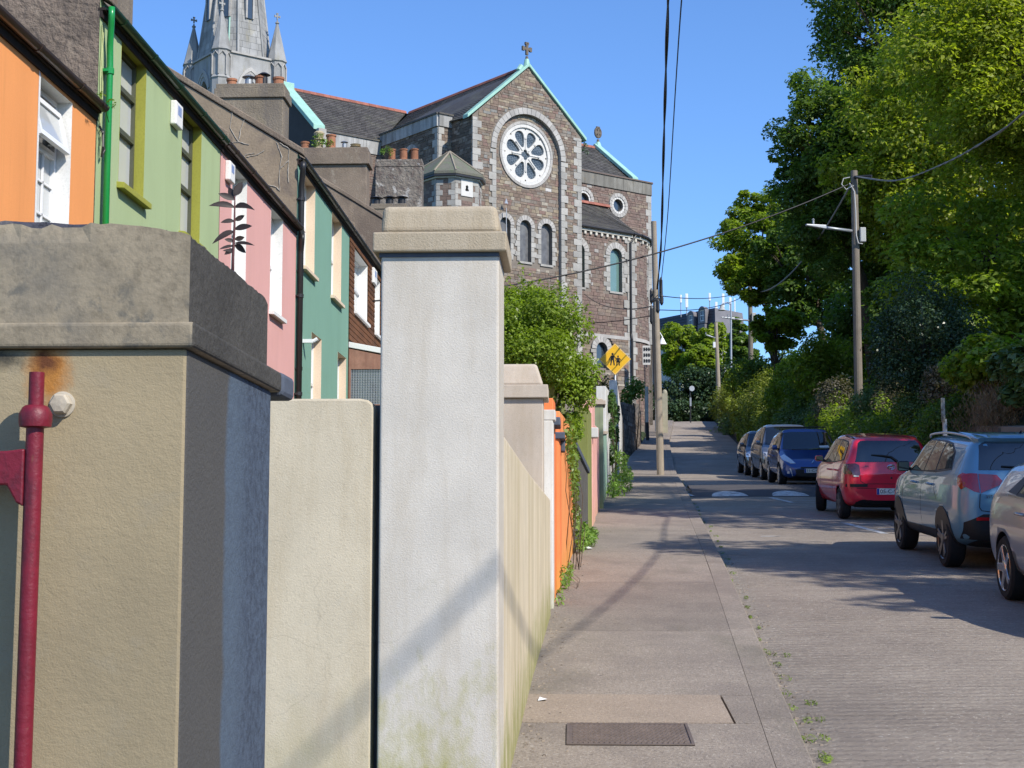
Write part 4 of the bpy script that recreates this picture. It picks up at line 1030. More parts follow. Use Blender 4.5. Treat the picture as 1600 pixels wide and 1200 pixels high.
def chimney(r, x0, x1, y0, y1, z0, z1, band, mat, pots, cap=.05):
    m = MB(); m.box(x0, x1, y0, y1, z0, z1 - band)
    c = m.build('chimney', mat, r, bevel=.015)
    m = MB(); m.box(x0 - cap, x1 + cap, y0 - cap, y1 + cap, z1 - band, z1 - band * .35); m.box(x0 - cap * .3, x1 + cap * .3, y0 - cap * .3, y1 + cap * .3, z1 - band * .35 + .001, z1); m.build('chimney_cap', mat, c, bevel=.015)
    for px, h, rad, kind in pots:
        x = lerp(x0, x1, px); y = (y0 + y1) / 2; m = MB()
        if kind == 'pot': m.lathe([(rad, 0), (rad * 1.02, .06), (rad * .9, .08), (rad * .86, h - .06), (rad, h - .05), (rad, h), (rad * .75, h), (rad * .72, h - .2)], (x, y, z1), 14); m.build('chimney_pot', MT['pot'], c, smooth=False)
        elif kind == 'buff': m.lathe([(rad, 0), (rad * .8, .1), (rad * .8, h * .5), (rad * 1.15, h * .55), (rad * .8, h * .65), (rad * 1.1, h * .9), (rad * .7, h)], (x, y, z1), 12); m.build('chimney_pot', MT['buffpot'], c)
        else:
            m.lathe([(rad * .7, 0), (rad * .7, h * .7), (rad * .45, h * .72), (rad * .45, h * .85), (rad * 1.25, h * .86), (rad * .6, h), (.01, h * 1.04)], (x, y, z1), 14); m.build('flue_cowl', MT['galv'] if kind == 'cowl' else MT['dark_metal'], c)
    return c
MT['buffpot'] = pm('buff_pot', (.48, .39, .24), var=.3, vs=6, bump=.3)
def alarm(r, y0, y1, z0, z1, mat=None):
    m = MB(); m.box(HX, HX + .085, y0, y1, z0, z1); b = m.build('alarm_box', J_W, r, bevel=.02, seg=3)
    m = MB(); m.box(HX + .0855, HX + .087, lerp(y0, y1, .25), lerp(y0, y1, .75), lerp(z0, z1, .45), lerp(z0, z1, .85)); m.build('badge', pm('alarm_badge', (.25, .33, .55), var=.2, vs=30, bump=0), b)

h1 = house('terrace_house', 'orange terraced house with an opened white upstairs window and brown gutter', 9.8, 16.2, 6.72, F_OR,
           [(14.45, 15.40, 4.55, 6.46, .21, J_W, FR_W, 'o'), (11.2, 12.15, 4.55, 6.46, .21, J_W, FR_W, 'o'), (14.3, 15.3, .9, 2.6, .21, J_W, FR_W, 'plain'), (11.1, 12.1, .2, 2.4, .21, J_W, FR_W, 'plain')], MT['gable'], MT['slate'], MT['brown_gutter'])
h2 = house('terrace_house', 'pale green terraced house with olive window reveals and bright green downpipe', 16.23, 22.03, 7.90, F_GR,
           [(17.05, 18.08, 6.03, 7.72, .18, J_OL, FR_G, 'sash', J_OL), (19.82, 20.88, 6.03, 7.72, .18, J_OL, FR_G, 'sash', J_OL), (17.1, 18.2, 1.6, 3.6, .18, J_OL, FR_G, 'sash', J_OL), (20.2, 21.2, .6, 3.2, .18, J_OL, FR_G, 'plain')], MT['gable'], MT['slate'], MT['green_gutter'])
pipe(h2, 16.40, 7.90, 1, MT['green_pipe'], .036)
alarm(h2, 19.2, 19.55, 7.3, 7.62)
m = MB()
for k in range(3):
    rr = random.Random(k); pts = [(HX + .015, 16.26 + k * .03 + rr.uniform(-.015, .015), 7.6 - i * .15) for i in range(8 + k)]
    m.tube([(p[0], p[1] + rr.uniform(-.018, .018), p[2]) for p in pts], .006, 5)
m.build('painted_cable', pm('painted_cable', (.46, .50, .24), var=.2, bump=.1), h2)
m = MB(); m.tube([(HX + .03, 16.24, 6.45), (HX + .06, 16.25, 6.38), (HX + .05, 16.29, 6.3), (HX + .07, 16.31, 6.2), (HX + .05, 16.27, 6.12), (HX + .07, 16.24, 6.22), (HX + .06, 16.27, 6.4)], .012, 6); m.build('loose_cable', MT['dark_metal'], h1)
h3 = house('terrace_house', 'pink terraced house with plain white window reveals', 22.06, 28.27, 7.90, F_PK,
           [(22.85, 23.9, 5.9, 7.7, .24, J_W, FR_W, 'plain', J_W), (25.86, 26.94, 5.9, 7.7, .24, J_W, FR_W, 'plain', J_W), (23, 24, 2, 4, .24, J_W, FR_W, 'plain'), (26.0, 27.1, 1.0, 3.6, .24, J_W, FR_W, 'plain')], MT['gable2'], MT['slate'], MT['brown_gutter'])
alarm(h3, 22.34, 22.68, 7.32, 7.62)
h4 = house('terrace_house', 'teal green terraced house with cream window reveals', 28.3, 35.05, 9.27, F_TL,
           [(28.95, 30.3, 7.24, 9.1, .24, J_CR, FR_W, 'plain', J_CR), (32.46, 33.85, 7.24, 9.1, .24, J_CR, FR_W, 'plain', J_CR), (30.1, 31.3, 4.2, 6.1, .22, J_CR, FR_W, 'plain', J_CR), (33.5, 34.75, 3.0, 6.13, .22, J_CR, FR_W, 'plain')], MT['gable2'], MT['slate'], MT['black_gutter'])
pipe(h4, 28.36, 9.17, 2, MT['black_gutter'], .055)
pipe(h4, 28.40, 7.80, 2, MT['black_gutter'], .045)
m = MB(); m.box(HX, HX + .2, 29.1, 29.2, 5.75, 5.82); m.tube([(HX + .2, 29.15, 5.78), (HX + .28, 29.15, 5.83)], .04, 8); m.build('outside_lamp', MT['pvc_white'], h4)
# brown timber clad house: boards one by one
h5 = house('terrace_house', 'brown timber boarded house with white window and porch roof edge', 35.08, 41.25, 9.27, pm('board_backing', (.05, .03, .02), var=.3, bump=.2),
           [(35.85, 38.2, 7.42, 8.9, .25, J_W, FR_W, 'plain', J_W), (39.6, 40.7, 7.42, 8.9, .25, J_W, FR_W, 'plain', J_W)], MT['gable3'], MT['slate'], MT['black_gutter'])
MT['board'] = pm('timber_board', (.185, .075, .028), var=.45, vs=2.5, fine=.25, fs=20, bump=.5, bs=40, rand=.3, stains=[((.07, .035, .02), .7, (6, 1.2, 6), .5, .7)])
z = 6.62; k = 0
while z < 9.05:
    for ya, yb in (((35.1, 41.22),) if not 7.3 < z < 8.88 else ((35.1, 35.80), (38.27, 39.55), (40.75, 41.22))):
        piece('board', h5, (HX + .012, (ya + yb) / 2, z + .06), (.024, yb - ya, .118), MT['board'], (0, R(-5), 0), ch=.04)
    z += .128
alarm(h5, 38.9, 39.5, 8.6, 9.0)
m = MB(); m.prism([(HX, 35.1, 6.56), (HX + 1.1, 35.1, 6.35), (HX + 1.1, 35.1, 6.22), (HX, 35.1, 6.43)], (0, 6.1, 0)); m.build('porch_roof', J_W, h5, bevel=.01)
PKW = pm('faded_timber', (.38, .20, .14), var=.4, vs=6, bump=.4, stains=[((.22, .1, .07), .7, (14, 14, .8), .48, .7)])
m = MB(); m.box(HX + .96, HX + 1.0, 35.12, 41.2, 5.95, 6.3); m.build('fascia_panel', PKW, h5)
m = MB()
for a, b, c, d in ((35.15, 41.2, 5.05, 5.12), (35.15, 35.3, 2.5, 5.95), (37.6, 37.72, 2.5, 5.95), (41.1, 41.2, 2.5, 5.95)): m.box(HX + .93, HX + 1.0, a, b, c, d)
m.build('porch_frame', PKW, h5)
m = MB()
for k in range(38): m.box(HX + .955, HX + .962, 35.3 + k * .06, 35.312 + k * .06, 5.12, 5.95)
for k in range(14): m.box(HX + .953, HX + .960, 35.3, 37.6, 5.14 + k * .06, 5.152 + k * .06)
tag(m.build('wire_mesh', MT['galv'], h5), kind='stuff')
m = MB(); m.box(HX + .90, HX + .93, 35.3, 41.1, 2.5, 5.95); m.build('porch_glass', MT['winglass'], h5)
m = MB(); m.prism([(HX + .01, 35.11, 5.92), (HX + .99, 35.11, 5.92), (HX + .99, 35.11, 6.20), (HX + .01, 35.11, 6.40)], (0, .04, 0)); m.build('fascia_panel', PKW, h5)
m = MB(); m.box(HX + .01, HX + .06, 35.1, 35.15, 3.5, 5.92); m.box(HX + .93, HX + .99, 35.1, 35.15, 3.5, 5.92); m.box(HX + .06, HX + .93, 35.1, 35.15, 5.02, 5.10); m.build('porch_frame', PKW, h5)
m = MB()
for k in range(15): m.box(HX + .06 + k * .06, HX + .07 + k * .06, 35.122, 35.128, 5.10, 5.92)
for k in range(14): m.box(HX + .06, HX + .93, 35.121, 35.127, 5.12 + k * .058, 5.13 + k * .058)
tag(m.build('wire_mesh', MT['galv'], h5), kind='stuff')
m = MB(); m.box(HX + .06, HX + .93, 35.16, 35.18, 3.5, 5.92); m.build('porch_glass', MT['winglass'], h5)
h6 = house('terrace_house', 'grey rendered house stepping up beyond the timber boarded house', 41.3, 48.0, 10.75, MT['gable3'], [], MT['gable3'], MT['slate'], MT['black_gutter'])
h7 = house('terrace_house', 'tall brown rendered house at the top of the terrace', 48.1, 60.4, 11.6, MT['gable3'], [], MT['gable3'], MT['slate'], MT['black_gutter'])
# chimneys on the party walls
a = at(211, 20, 22.1); chimney(h2, a.x - 1.5, a.x, 21.2, 22.0, 8.6, 11.0, .35, MT['chim'], [(.3, .5, .13, 'pot'), (.7, .5, .13, 'pot')])
a, b = at(338, 130, 34.2), at(442, 130, 34.2)
chimney(h4, a.x, b.x, 34.25, 35.0, 9.8, a.z, .34, MT['chim'], [(.17, .22, .13, 'pot'), (.43, .3, .13, 'cowl'), (.60, .28, .13, 'pot'), (.66, .36, .12, 'dark'), (.88, .24, .14, 'pot')])
a, b = at(462, 231, 47.2), at(573, 231, 47.2)
c3 = chimney(h6, a.x, b.x, 47.2, 47.95, 11.2, a.z, .55, MT['gable3'], [(.1, .28, .15, 'pot'), (.3, .62, .16, 'buff'), (.47, .5, .17, 'pot'), (.66, .3, .1, 'cowl'), (.82, .2, .16, 'buff')], cap=.09)
a, b = at(587, 249, 59.5), at(659, 249, 59.5)
chimney(h7, a.x, b.x, 59.5, 60.3, 12, a.z, .3, MT['crumble'], [(.32, .5, .17, 'pot'), (.58, .5, .17, 'pot'), (.82, .5, .17, 'pot')], cap=.02)
a, b = at(582, 322, 55), at(636, 322, 55)
chimney(h7, a.x, b.x, 54.6, 55.3, 11, a.z, .2, MT['chim'], [(.12, .32, .2, 'dark'), (.5, .34, .2, 'dark'), (.85, .34, .2, 'dark')], cap=.03)
# plants growing on the chimney tops
a = at(497, 228, 47.4)
shrub('chimney_weed', 'yellow green weeds growing between the pots of the broad grey chimney', (a.x, 47.6, a.z), [((a.x + dx, 47.45, a.z + z), (.16, .1, .12), 60) for dx, z in ((-.1, .1), (.15, .15), (.35, .08), (0, .35))], .07, MT['weed'], 41, cat='weeds', stem_r=.01)
a = at(602, 245, 59.7)
shrub('chimney_weed', 'green weeds on the crumbling chimney near the church', (a.x, 59.8, a.z), [((a.x + dx, 59.6, a.z + z), (.12, .1, .16), 50) for dx, z in ((-.1, .2), (.1, .3), (.25, .15))], .07, MT['weed'], 42, cat='weeds', stem_r=.01)
a = at(153, 160, 16.0)
shrub('gutter_weed', 'tiny yellow green weed at the end of the brown gutter', (a.x, 16.2, 6.6), [((HX + .2, 16.1, 6.66), (.05, .08, .05), 30), ((HX + .2, 15.7, 6.64), (.04, .06, .03), 16)], .035, MT['weed'], 43, cat='weeds', stem_r=.004)
# pale filler in the cracks of the gable
FIL = pm('crack_filler', (.44, .40, .34), var=.3, vs=20, bump=.3); m = MB()
for pl in ([(363, 176), (360, 200), (372, 222), (389, 226)], [(384, 178), (376, 205), (372, 222)], [(340, 214), (352, 224), (372, 222)], [(432, 222), (440, 245), (437, 270), (437, 298)], [(437, 224), (452, 232), (450, 262), (451, 285)], [(451, 250), (444, 258), (438, 263)], [(385, 245), (400, 243), (413, 235)], [(420, 289), (431, 292), (437, 298)], [(398, 240), (384, 241), (378, 250)]):
    pts = []
    for (xa, ya), (xb, yb) in zip(pl, pl[1:]):
        n = 5
        for i in range(n): pts.append((lerp(xa, xb, i / n) + random.uniform(-.7, .7), lerp(ya, yb, i / n) + random.uniform(-.7, .7)))
    pts.append(pl[-1])
    m.tube([at(x, y, 28.298) for x, y in pts], [random.uniform(.004, .012) for _ in pts], 5)
m.build('crack_filler', FIL, h4)
# ---------------------------------------------------------------- the stone church
TH = R(40); CA = Vector((math.cos(TH), math.sin(TH), 0)); CN = Vector((-math.sin(TH), math.cos(TH), 0)); CO = Vector((-5.46, 82, 0))
def W(u, v, z): return CO + CA * u + CN * v + Vector((0, 0, z))
FR = lambda v: (lambda a, b: W(a, v, b))
OUT = -CN
church = thing('church', 'large brown stone church with rose window gable and grey stone spire', 'church', W(4, 4, 9))
def arch(cx, zc, r, z0, n=16):
    "round headed opening, counter clockwise"
    return [(cx - r, z0), (cx + r, z0)] + [(cx + r * math.cos(k * math.pi / n), zc + r * math.sin(k * math.pi / n)) for k in range(n + 1)]
def circ(cx, zc, r, n=24): return [(cx + r * math.cos(2 * math.pi * k / n), zc + r * math.sin(2 * math.pi * k / n)) for k in range(n)]
def wedges(name, fn, nrm, cx, zc, r0, r1, a0, a1, n, d, mat, parent=None, gap=.012):
    "a ring of separate voussoirs"
    m = MB(); nrm = Vector(nrm); rr = random.Random(int(cx * 100))
    for k in range(n):
        t0, t1 = lerp(a0, a1, k / n) + gap / r1, lerp(a0, a1, (k + 1) / n) - gap / r1; o = rr.uniform(-.006, .006)
        poly = [(cx + r * math.cos(t), zc + r * math.sin(t)) for r, t in ((r0, t0), (r1, t0), (r1, (t0 + t1) / 2), (r1, t1), (r0, t1), (r0, (t0 + t1) / 2))]
        m.prism([Vector(fn(*p)) - nrm * .02 for p in poly], nrm * (d + o + .02))
    return m.build(name, mat, parent or church, weld=False)
def quoins(u, v, z0, z1, sgn, long=(.30, .55), h=(.34, .46), both=False, ang=TH, fn=None, nrm=None, d=.05, seed=0, off_=0.0):
    "alternating corner blocks; sgn: +1 blocks run to +u, -1 to -u"
    rr = random.Random(seed + int(u * 10 + z0)); z = z0; k = 0; fn = fn or FR(v); nrm = Vector(nrm or OUT)
    while z < z1 - .1:
        hh = min(rr.uniform(*h), z1 - z); l = long[k % 2] * rr.uniform(.88, 1.12)
        c = Vector(fn(u + sgn * (l / 2 - off_), z + hh / 2)) + nrm * (d / 2 - .03)
        ad = (Vector(fn(1, 0)) - Vector(fn(0, 0))); piece('quoin', church, c, (l, d + .06, hh - .014), MT['limestone'], (0, 0, math.atan2(ad.y, ad.x)), ch=.04)
        z += hh; k += 1
# --- gable with the rose window
GC = 3.87; out = [(0, 7), (7.75, 7), (7.75, 25.3), (GC, 28.7), (0, 25.3)]
RCZ, RCU, RR = 23.65, 3.92, 2.33
rec = arch(RCU, RCZ, RR, 15.2, 28)
m = MB(); m.plate(out, [rec], FR(0), CN * .3, edge=False); m.build('gable_wall', MT['mortar'], church)
m = MB(); n_ = len(rec); a_ = [W(p[0], -.02, p[1]) for p in rec]; m.add(a_ + [p + CN * .24 for p in a_], [(i, i + 1, n_ + i + 1, n_ + i) for i in range(1, n_ - 1)]); m.build('recess_reveal', MT['limestone'], church)
ring_o = arch(RCU, RCZ, RR + .36, 15.0, 28)
stonework(church, out, [ring_o], FR(0), OUT, mat='stone', singles=150, seed=11, zrange=(13.2, 28.7), name='stone', margin=.32)
# recessed panel
win3 = [(2.39, .37), (3.82, .40), (5.34, .40)]
rose = circ(RCU - .04, 23.7, 1.62, 40)
holes = [rose] + [arch(u, 19.55, w, 17.58, 12) for u, w in win3]
m = MB(); m.plate([(RCU - RR - .1, 15), (RCU + RR + .1, 15), (RCU + RR + .1, 26.3), (RCU - RR - .1, 26.3)], holes, FR(.20), CN * .3); m.build('recessed_wall', MT['mortar'], church)
inn = arch(RCU, RCZ, RR - .01, 15.2, 28)
hb = [circ(RCU - .04, 23.7, 1.92, 32)] + [arch(u, 19.55, w + .30, 17.4, 12) for u, w in win3]
stonework(church, inn, hb, FR(.20), OUT, mat='stone', singles=60, seed=12, zrange=(15.2, 26), name='stone', proud=(.01, .03))
wedges('recess_arch', FR(0), OUT, RCU, RCZ, RR - .01, RR + .34, 0, math.pi, 25, .06, MT['limestone_i'])
for s, u in ((1, RCU + RR), (-1, RCU - RR)):
    quoins(u - s * .01, 0, 15.2, RCZ - .05, s, long=(.27, .46), h=(.3, .42), seed=5, d=.06)
# rose window tracery
rw_ = MB(); pet = []
for k in range(8):
    a = math.pi / 8 + k * math.pi / 4; ca, sa = math.cos(a), math.sin(a); pl = []
    prof = [(.46, .07), (.66, .18), (.90, .275), (1.10, .325), (1.28, .285), (1.38, .16), (1.41, 0)]
    side = prof + [(r, -w) for r, w in reversed(prof[:-1])]
    pet.append([(RCU - .04 + r * ca - w * sa, 23.7 + r * sa + w * ca) for r, w in side])
quat = [(RCU - .04 + (.22 + .13 * abs(math.cos(2 * t))) * math.cos(t) * .9, 23.7 + (.22 + .13 * abs(math.cos(2 * t))) * math.sin(t) * .9) for t in [2 * math.pi * k / 24 for k in range(24)]]
dots = [circ(RCU - .04 + 1.47 * math.cos(k * math.pi / 4), 23.7 + 1.47 * math.sin(k * math.pi / 4), .055, 8) for k in range(8)]
TRA = pm('rose_tracery', (.66, .64, .60), var=.15, vs=3, bump=.3, bs=20)
rw_.plate(circ(RCU - .04, 23.7, 1.60, 48), pet + [quat] + dots, FR(.25), CN * .14); rwo = rw_.build('rose_window', TRA, church)
wedges('moulding', FR(.20), OUT, RCU - .04, 23.7, 1.55, 1.74, 0, 2 * math.pi, 24, .04, TRA, rwo, gap=.004)
wedges('moulding', FR(.20), OUT, RCU - .04, 23.7, 1.745, 1.90, 0, 2 * math.pi, 24, .07, MT['limestone_i'], rwo, gap=.006)
# lattice glazing
t = NT('leaded_glass'); ch = t.n('TexChecker'); ch.inputs['Scale'].default_value = 9.0
ch.inputs['Color1'].default_value = (.035, .05, .065, 1); ch.inputs['Color2'].default_value = (.10, .125, .145, 1)
t.l(t.pos((1, 1, 1), (R(30), R(45), R(20))), ch.inputs['Vector']); t.l(ch.outputs['Color'], t.b.inputs['Base Color']); t.b.inputs['Roughness'].default_value = .35
LEAD = t.mat
LEADG = pm('dusty_leaded_glass', (.17, .17, .175), rough=.35, var=.5, vs=3, bump=.3, bs=30, fine=.2, stains=[((.20, .20, .19), .7, (2, 2, 1), .5, .7)])
m = MB(); m.plate(circ(RCU - .04, 23.7, 1.58, 32), [], FR(.36), CN * .03, edge=False); m.build('pane', LEAD, rwo)
m = MB()
for k in range(8):
    a = k * math.pi / 4; p0, p1 = W(RCU - .04 + .3 * math.cos(a), .235, 23.7 + .3 * math.sin(a)), W(RCU - .04 + .98 * math.cos(a), .235, 23.7 + .98 * math.sin(a))
    m.tube([p0, p1], .032, 8); q = W(RCU - .04 + .9 * math.cos(a), .235, 23.7 + .9 * math.sin(a)); m.tube([p1 - (p1 - p0) * .14, p1], .06, 8)
m.build('colonnette', TRA, rwo)
def churchwin(u, zc, r, z0, v, fn, nrm, cn, lead, sur=.28, nq=6, jamb=True, nv=9, sill=True):
    m = MB(); m.plate(arch(u, zc, r - .005, z0, 12), [], lambda a, b: Vector(fn(a, b)) + Vector(cn) * .22, Vector(cn) * .02, edge=False); w = m.build('window', lead, church)
    wedges('window_arch', fn, nrm, u, zc, r, r + sur, 0, math.pi, nv, .06, MT['limestone_i'], w)
    if jamb:
        for s in (1, -1): quoins(u + s * r, v, z0, zc - .02, s, long=(sur * .82, sur * 1.35), h=(.24, .33), fn=fn, nrm=nrm, d=.05, seed=9)
    if sill:
        m = MB(); p = [Vector(fn(u - r - .06, z0 - .12)), Vector(fn(u + r + .06, z0 - .12)), Vector(fn(u + r + .06, z0)), Vector(fn(u - r - .06, z0))]; m.prism([q - Vector(nrm) * .1 for q in p], Vector(nrm) * .17); m.build('sill', MT['limestone'], w)
    return w
for u, w in win3: churchwin(u, 19.55, w, 17.58, .20, FR(.20), OUT, CN, LEADG, sur=.26)
# gable corners and coping
quoins(-.02, 0, 8, 25.2, 1, long=(.34, .62), seed=1); quoins(7.77, 0, 8, 25.2, -1, long=(.34, .60), seed=2)
def coping(p0, p1, w=.34, h=.2, into=None, mat=None, name='coping', lift=.05, fwd=.14):
    "raked coping from p0 up to p1; runs back by w along direction into"
    p0, p1, into = Vector(p0), Vector(p1), Vector(into).normalized(); up = Vector((0, 0, 1)); m = MB()
    a = -into * fwd
    m.hexa([p0 + a, p1 + a, p1 + into * w, p0 + into * w, p0 + a + up * h, p1 + a + up * h, p1 + into * w + up * h, p0 + into * w + up * h]); return m.build(name, mat or MT['copper'], church, bevel=.02)
coping(W(-.42, 0, 25.05), W(GC, 0, 28.74), into=CN, h=.20); coping(W(8.1, 0, 25.1), W(GC, 0, 28.74), into=CN, h=.20)
m = MB(); c = W(GC, .1, 28.7)
m.tube([c, c + Vector((0, 0, .5))], [.22, .12], 8); m.tube([W(GC - .55, .15, 28.45), W(GC - .35, .15, 28.75)], [.16, .16], 8); m.build('finial_base', MT['copper'], church)
def cross(base, h, w, parent, mat, ax=CA, ring=False):
    m = MB(); b = Vector(base); t = h * .14
    m.tube([b, b + Vector((0, 0, h * .25))], [t * .7, t * .5], 8)
    def slab(c, sx, sz): c = Vector(c); m.obox(c - ax * sx / 2 - CN * t * .4 - Vector((0, 0, sz / 2)), ax * sx, CN * t * .8, (0, 0, sz))
    m_c = b + Vector((0, 0, h * .66)); slab(m_c, t, h * .66); slab(m_c + CN * .004, w, t)
    for s in (-1, 1): slab(m_c + ax * s * w * .42, t * 1.0, t * 1.7)
    slab(m_c + Vector((0, 0, h * .30)), t * 1.7, t)
    if ring:
        n = 16; rad = w * .52
        for k in range(n):
            t0, t1 = 2 * math.pi * k / n, 2 * math.pi * (k + 1) / n
            m.tube([m_c + ax * rad * math.cos(t0) + Vector((0, 0, rad * 1.25 * math.sin(t0))), m_c + ax * rad * math.cos(t1) + Vector((0, 0, rad * 1.25 * math.sin(t1)))], t * .5, 6)
    return m.build('cross', mat, parent)
CROSS = pm('weathered_cross', (.17, .14, .11), var=.4, vs=6, bump=.5, bs=30)
cross(W(GC, .1, 29.1), 1.05, .62, church, CROSS)
# --- transept flanks and the roof over them
def wall(u0, v0, u1, v1, z0, z1, stones='stone_red', holes=(), singles=0, seed=3, zr=None, name='side_wall', wins=(), thick=.3):
    p0, p1 = W(u0, v0, 0), W(u1, v1, 0); d = (p1 - p0); L = d.length; d.normalize(); nrm = Vector((d.y, -d.x, 0))
    fn = lambda a, b: p0 + d * a + Vector((0, 0, b))
    m = MB(); m.plate([(0, z0), (L, z0), (L, z1), (0, z1)], list(holes), fn, -nrm * thick); m.build(name, MT['mortar'], church)
    if stones: stonework(church, [(0, z0), (L, z0), (L, z1), (0, z1)], [h for h in wins], fn, nrm, mat=stones, singles=singles, seed=seed, zrange=zr or (max(z0, 13), z1), name='stone')
    return fn, nrm, L
# left side walls run from far to near so that their outside faces left
wall(0, 2.0, 0, .02, 7, 25.3, 'stone_wall', seed=4, zr=(20, 25.3))
fb, nb, Lb = wall(-.88, 2.0, .0, 2.0, 7, 24.95, 'stone', seed=5, zr=(20, 24.95), singles=10)
oc = circ(3.0, 24.15 - .55, .40, 20)
fs_, ns_, Ls = wall(-.88, 7.8, -.88, 2.02, 7, 24.9, 'stone_wall', holes=[circ(3.15, 23.75, .42, 20)], wins=[circ(3.15, 23.75, .75, 20)], seed=6, zr=(19, 24.9))
m = MB(); m.plate(circ(3.15, 23.75, .41, 20), [], lambda a, b: fs_(a, b) - ns_ * .25, -ns_ * .02, edge=False); ow = m.build('window', MT['dkglass'], church)
wedges('window_arch', fs_, ns_, 3.15, 23.75, .42, .68, 0, 2 * math.pi, 16, .07, MT['limestone_i'], ow)
quoins(-.90, 2.0, 18, 24.9, 1, long=(.22, .42), seed=3)
quoins(Ls, 0, 18, 24.9, -1, long=(.3, .5), fn=fs_, nrm=ns_, seed=4)
# block parapets (pale stone bands with a capping)
def band(pts, z0, z1, mat, d=.1, cap=None, name='parapet'):
    m = MB()
    for (u0, v0), (u1, v1) in zip(pts, pts[1:]):
        p0, p1 = W(u0, v0, 0), W(u1, v1, 0); L = (p1 - p0).length; dd = (p1 - p0).normalized(); nr = Vector((dd.y, -dd.x, 0)); n = max(1, int(L / .8))
        for k in range(n): m.obox(p0 + dd * (L * k / n + .006) - nr * .25 + Vector((0, 0, z0)), dd * (L / n - .012), nr * (.25 + d), (0, 0, z1 - z0))
    o = m.build(name, mat, church, weld=False)
    if cap:
        m = MB()
        for (u0, v0), (u1, v1) in zip(pts, pts[1:]):
            p0, p1 = W(u0, v0, 0), W(u1, v1, 0); L = (p1 - p0).length; dd = (p1 - p0).normalized(); nr = Vector((dd.y, -dd.x, 0)); m.obox(p0 - nr * .3 + dd * -.05 + Vector((0, 0, z1 + .002)), dd * (L + .1), nr * (.3 + d + .07), (0, 0, .09))
        m.build('parapet_cap', cap, church, weld=False)
    return o
GRYL = pm('grey_lime_band', (.46, .455, .44), var=.35, vs=.9, bump=.5, bs=20, island=.2, stains=[((.17, .165, .15), .8, (3, 3, .35), .46, .66)])
band([(-.88, 7.8), (-.88, 2.0), (0.0, 2.0)], 24.95, 25.62, GRYL, cap=MT['slate'])
# transept roof
def sheet(pts, name, mat, rows=0, over=.05):
    "roof pane laid as slate courses between an eaves line (pts[0],pts[1]) and a ridge line (pts[3],pts[2])"
    a, b, c, d = [Vector(p) for p in pts]; m = MB(); L = max((b - a).length, (c - d).length); H = ((d - a).length + (c - b).length) / 2; nr = rows or int(H / .3); rr = random.Random(int(L * 7))
    n = (b - a).cross(d - a).normalized(); n = n if n.z > 0 else -n
    for i in range(nr):
        t0, t1 = i / nr, min(1, (i + 1.15) / nr); k = max(1, int(L / .5)); o = rr.random() * .5
        for j in range(k + 1):
            s0, s1 = max(0, (j - o) / k), min(1, (j + 1 - o) / k)
            if s1 <= s0: continue
            P = lambda s, t: (a.lerp(b, s)).lerp(d.lerp(c, s), t)
            q = [P(s0 + .001, t0) + n * .05, P(s1 - .001, t0) + n * .05, P(s1 - .001, t1) + n * .012, P(s0 + .001, t1) + n * .012]
            m.add(q + [q[0] - n * .045, q[1] - n * .045], [(0, 1, 2, 3), (1, 0, 4, 5)])
    m.add([a - n * .03, b - n * .03, c - n * .03, d - n * .03], [(0, 1, 2, 3)])
    o = m.build(name, mat, church, weld=False); o['kind'] = 'stuff'; return o
sheet([W(-.7, 7.9, 25.5), W(-.05, .1, 25.2), W(GC, .1, 28.72), W(GC, 12, 28.72)], 'slate_courses', MT['slate'])
sheet([W(7.8, .1, 25.3), W(7.8, 8, 25.3), W(GC, 12, 28.72), W(GC, .1, 28.72)], 'slate_courses', MT['slate'])
def ridge(p0, p1, r=.11, l=.45):
    p0, p1 = Vector(p0), Vector(p1); L = (p1 - p0).length; n = int(L / l)
    for k in range(n):
        a, b = p0.lerp(p1, (k + .01) / n), p0.lerp(p1, (k + .99) / n); d = (b - a); side = d.cross(Vector((0, 0, 1))).normalized(); m = MB()
        key = ('ridge', round(L / n, 3), round(d.z, 3), round(d.x, 3))
        if key not in _PC:
            m.prism([side * (-r * 1.3) + Vector((0, 0, -.10)), side * (-r * .6) + Vector((0, 0, .06)), Vector((0, 0, .11)), side * (r * .6) + Vector((0, 0, .06)), side * (r * 1.3) + Vector((0, 0, -.10))], d)
            o = m.build('ridge_tile', MT['ridge'], None); _PC[key] = o.data; bpy.data.objects.remove(o)
        piece('ridge_tile', church, a, (1, 1, 1), MT['ridge'], mesh=_PC[key])
ridge(W(GC, .7, 28.78), W(GC, 12, 28.78))
# --- nave
wall(-5.07, 7.8, -.9, 7.8, 7, 24.4, 'stone_red', seed=7, zr=(18, 24.4))
m = MB(); m.prism([W(-5.07, 7.82, 7), W(-5.07, 16.2, 7), W(-5.07, 16.2, 25.3), W(-5.07, 12, 28.6), W(-5.07, 7.82, 25.3)], CA * .4); m.build('end_wall', pm('dark_end_wall', (.07, .062, .06), var=.3, bump=.4), church)
band([(-4.95, 7.8), (-.98, 7.8)], 24.42, 25.22, GRYL, cap=MT['slate'])
m = MB(); m.obox(W(-5.2, 7.62, 22), CA * .5, CN * .3, (0, 0, 3.35)); m.build('corner_pier', MT['limestone'], church)
sheet([W(-4.7, 7.9, 25.3), W(-.75, 7.9, 25.4), W(3.6, 12, 28.7), W(-4.7, 12, 28.7)], 'slate_courses', MT['slate'])
sheet([W(-4.7, 16.1, 25.3), W(20, 16.1, 25.3), W(20, 12, 28.7), W(-4.7, 12, 28.7)], 'slate_courses', MT['slate'])
ridge(W(-4.7, 12, 28.76), W(3.6, 12, 28.76))
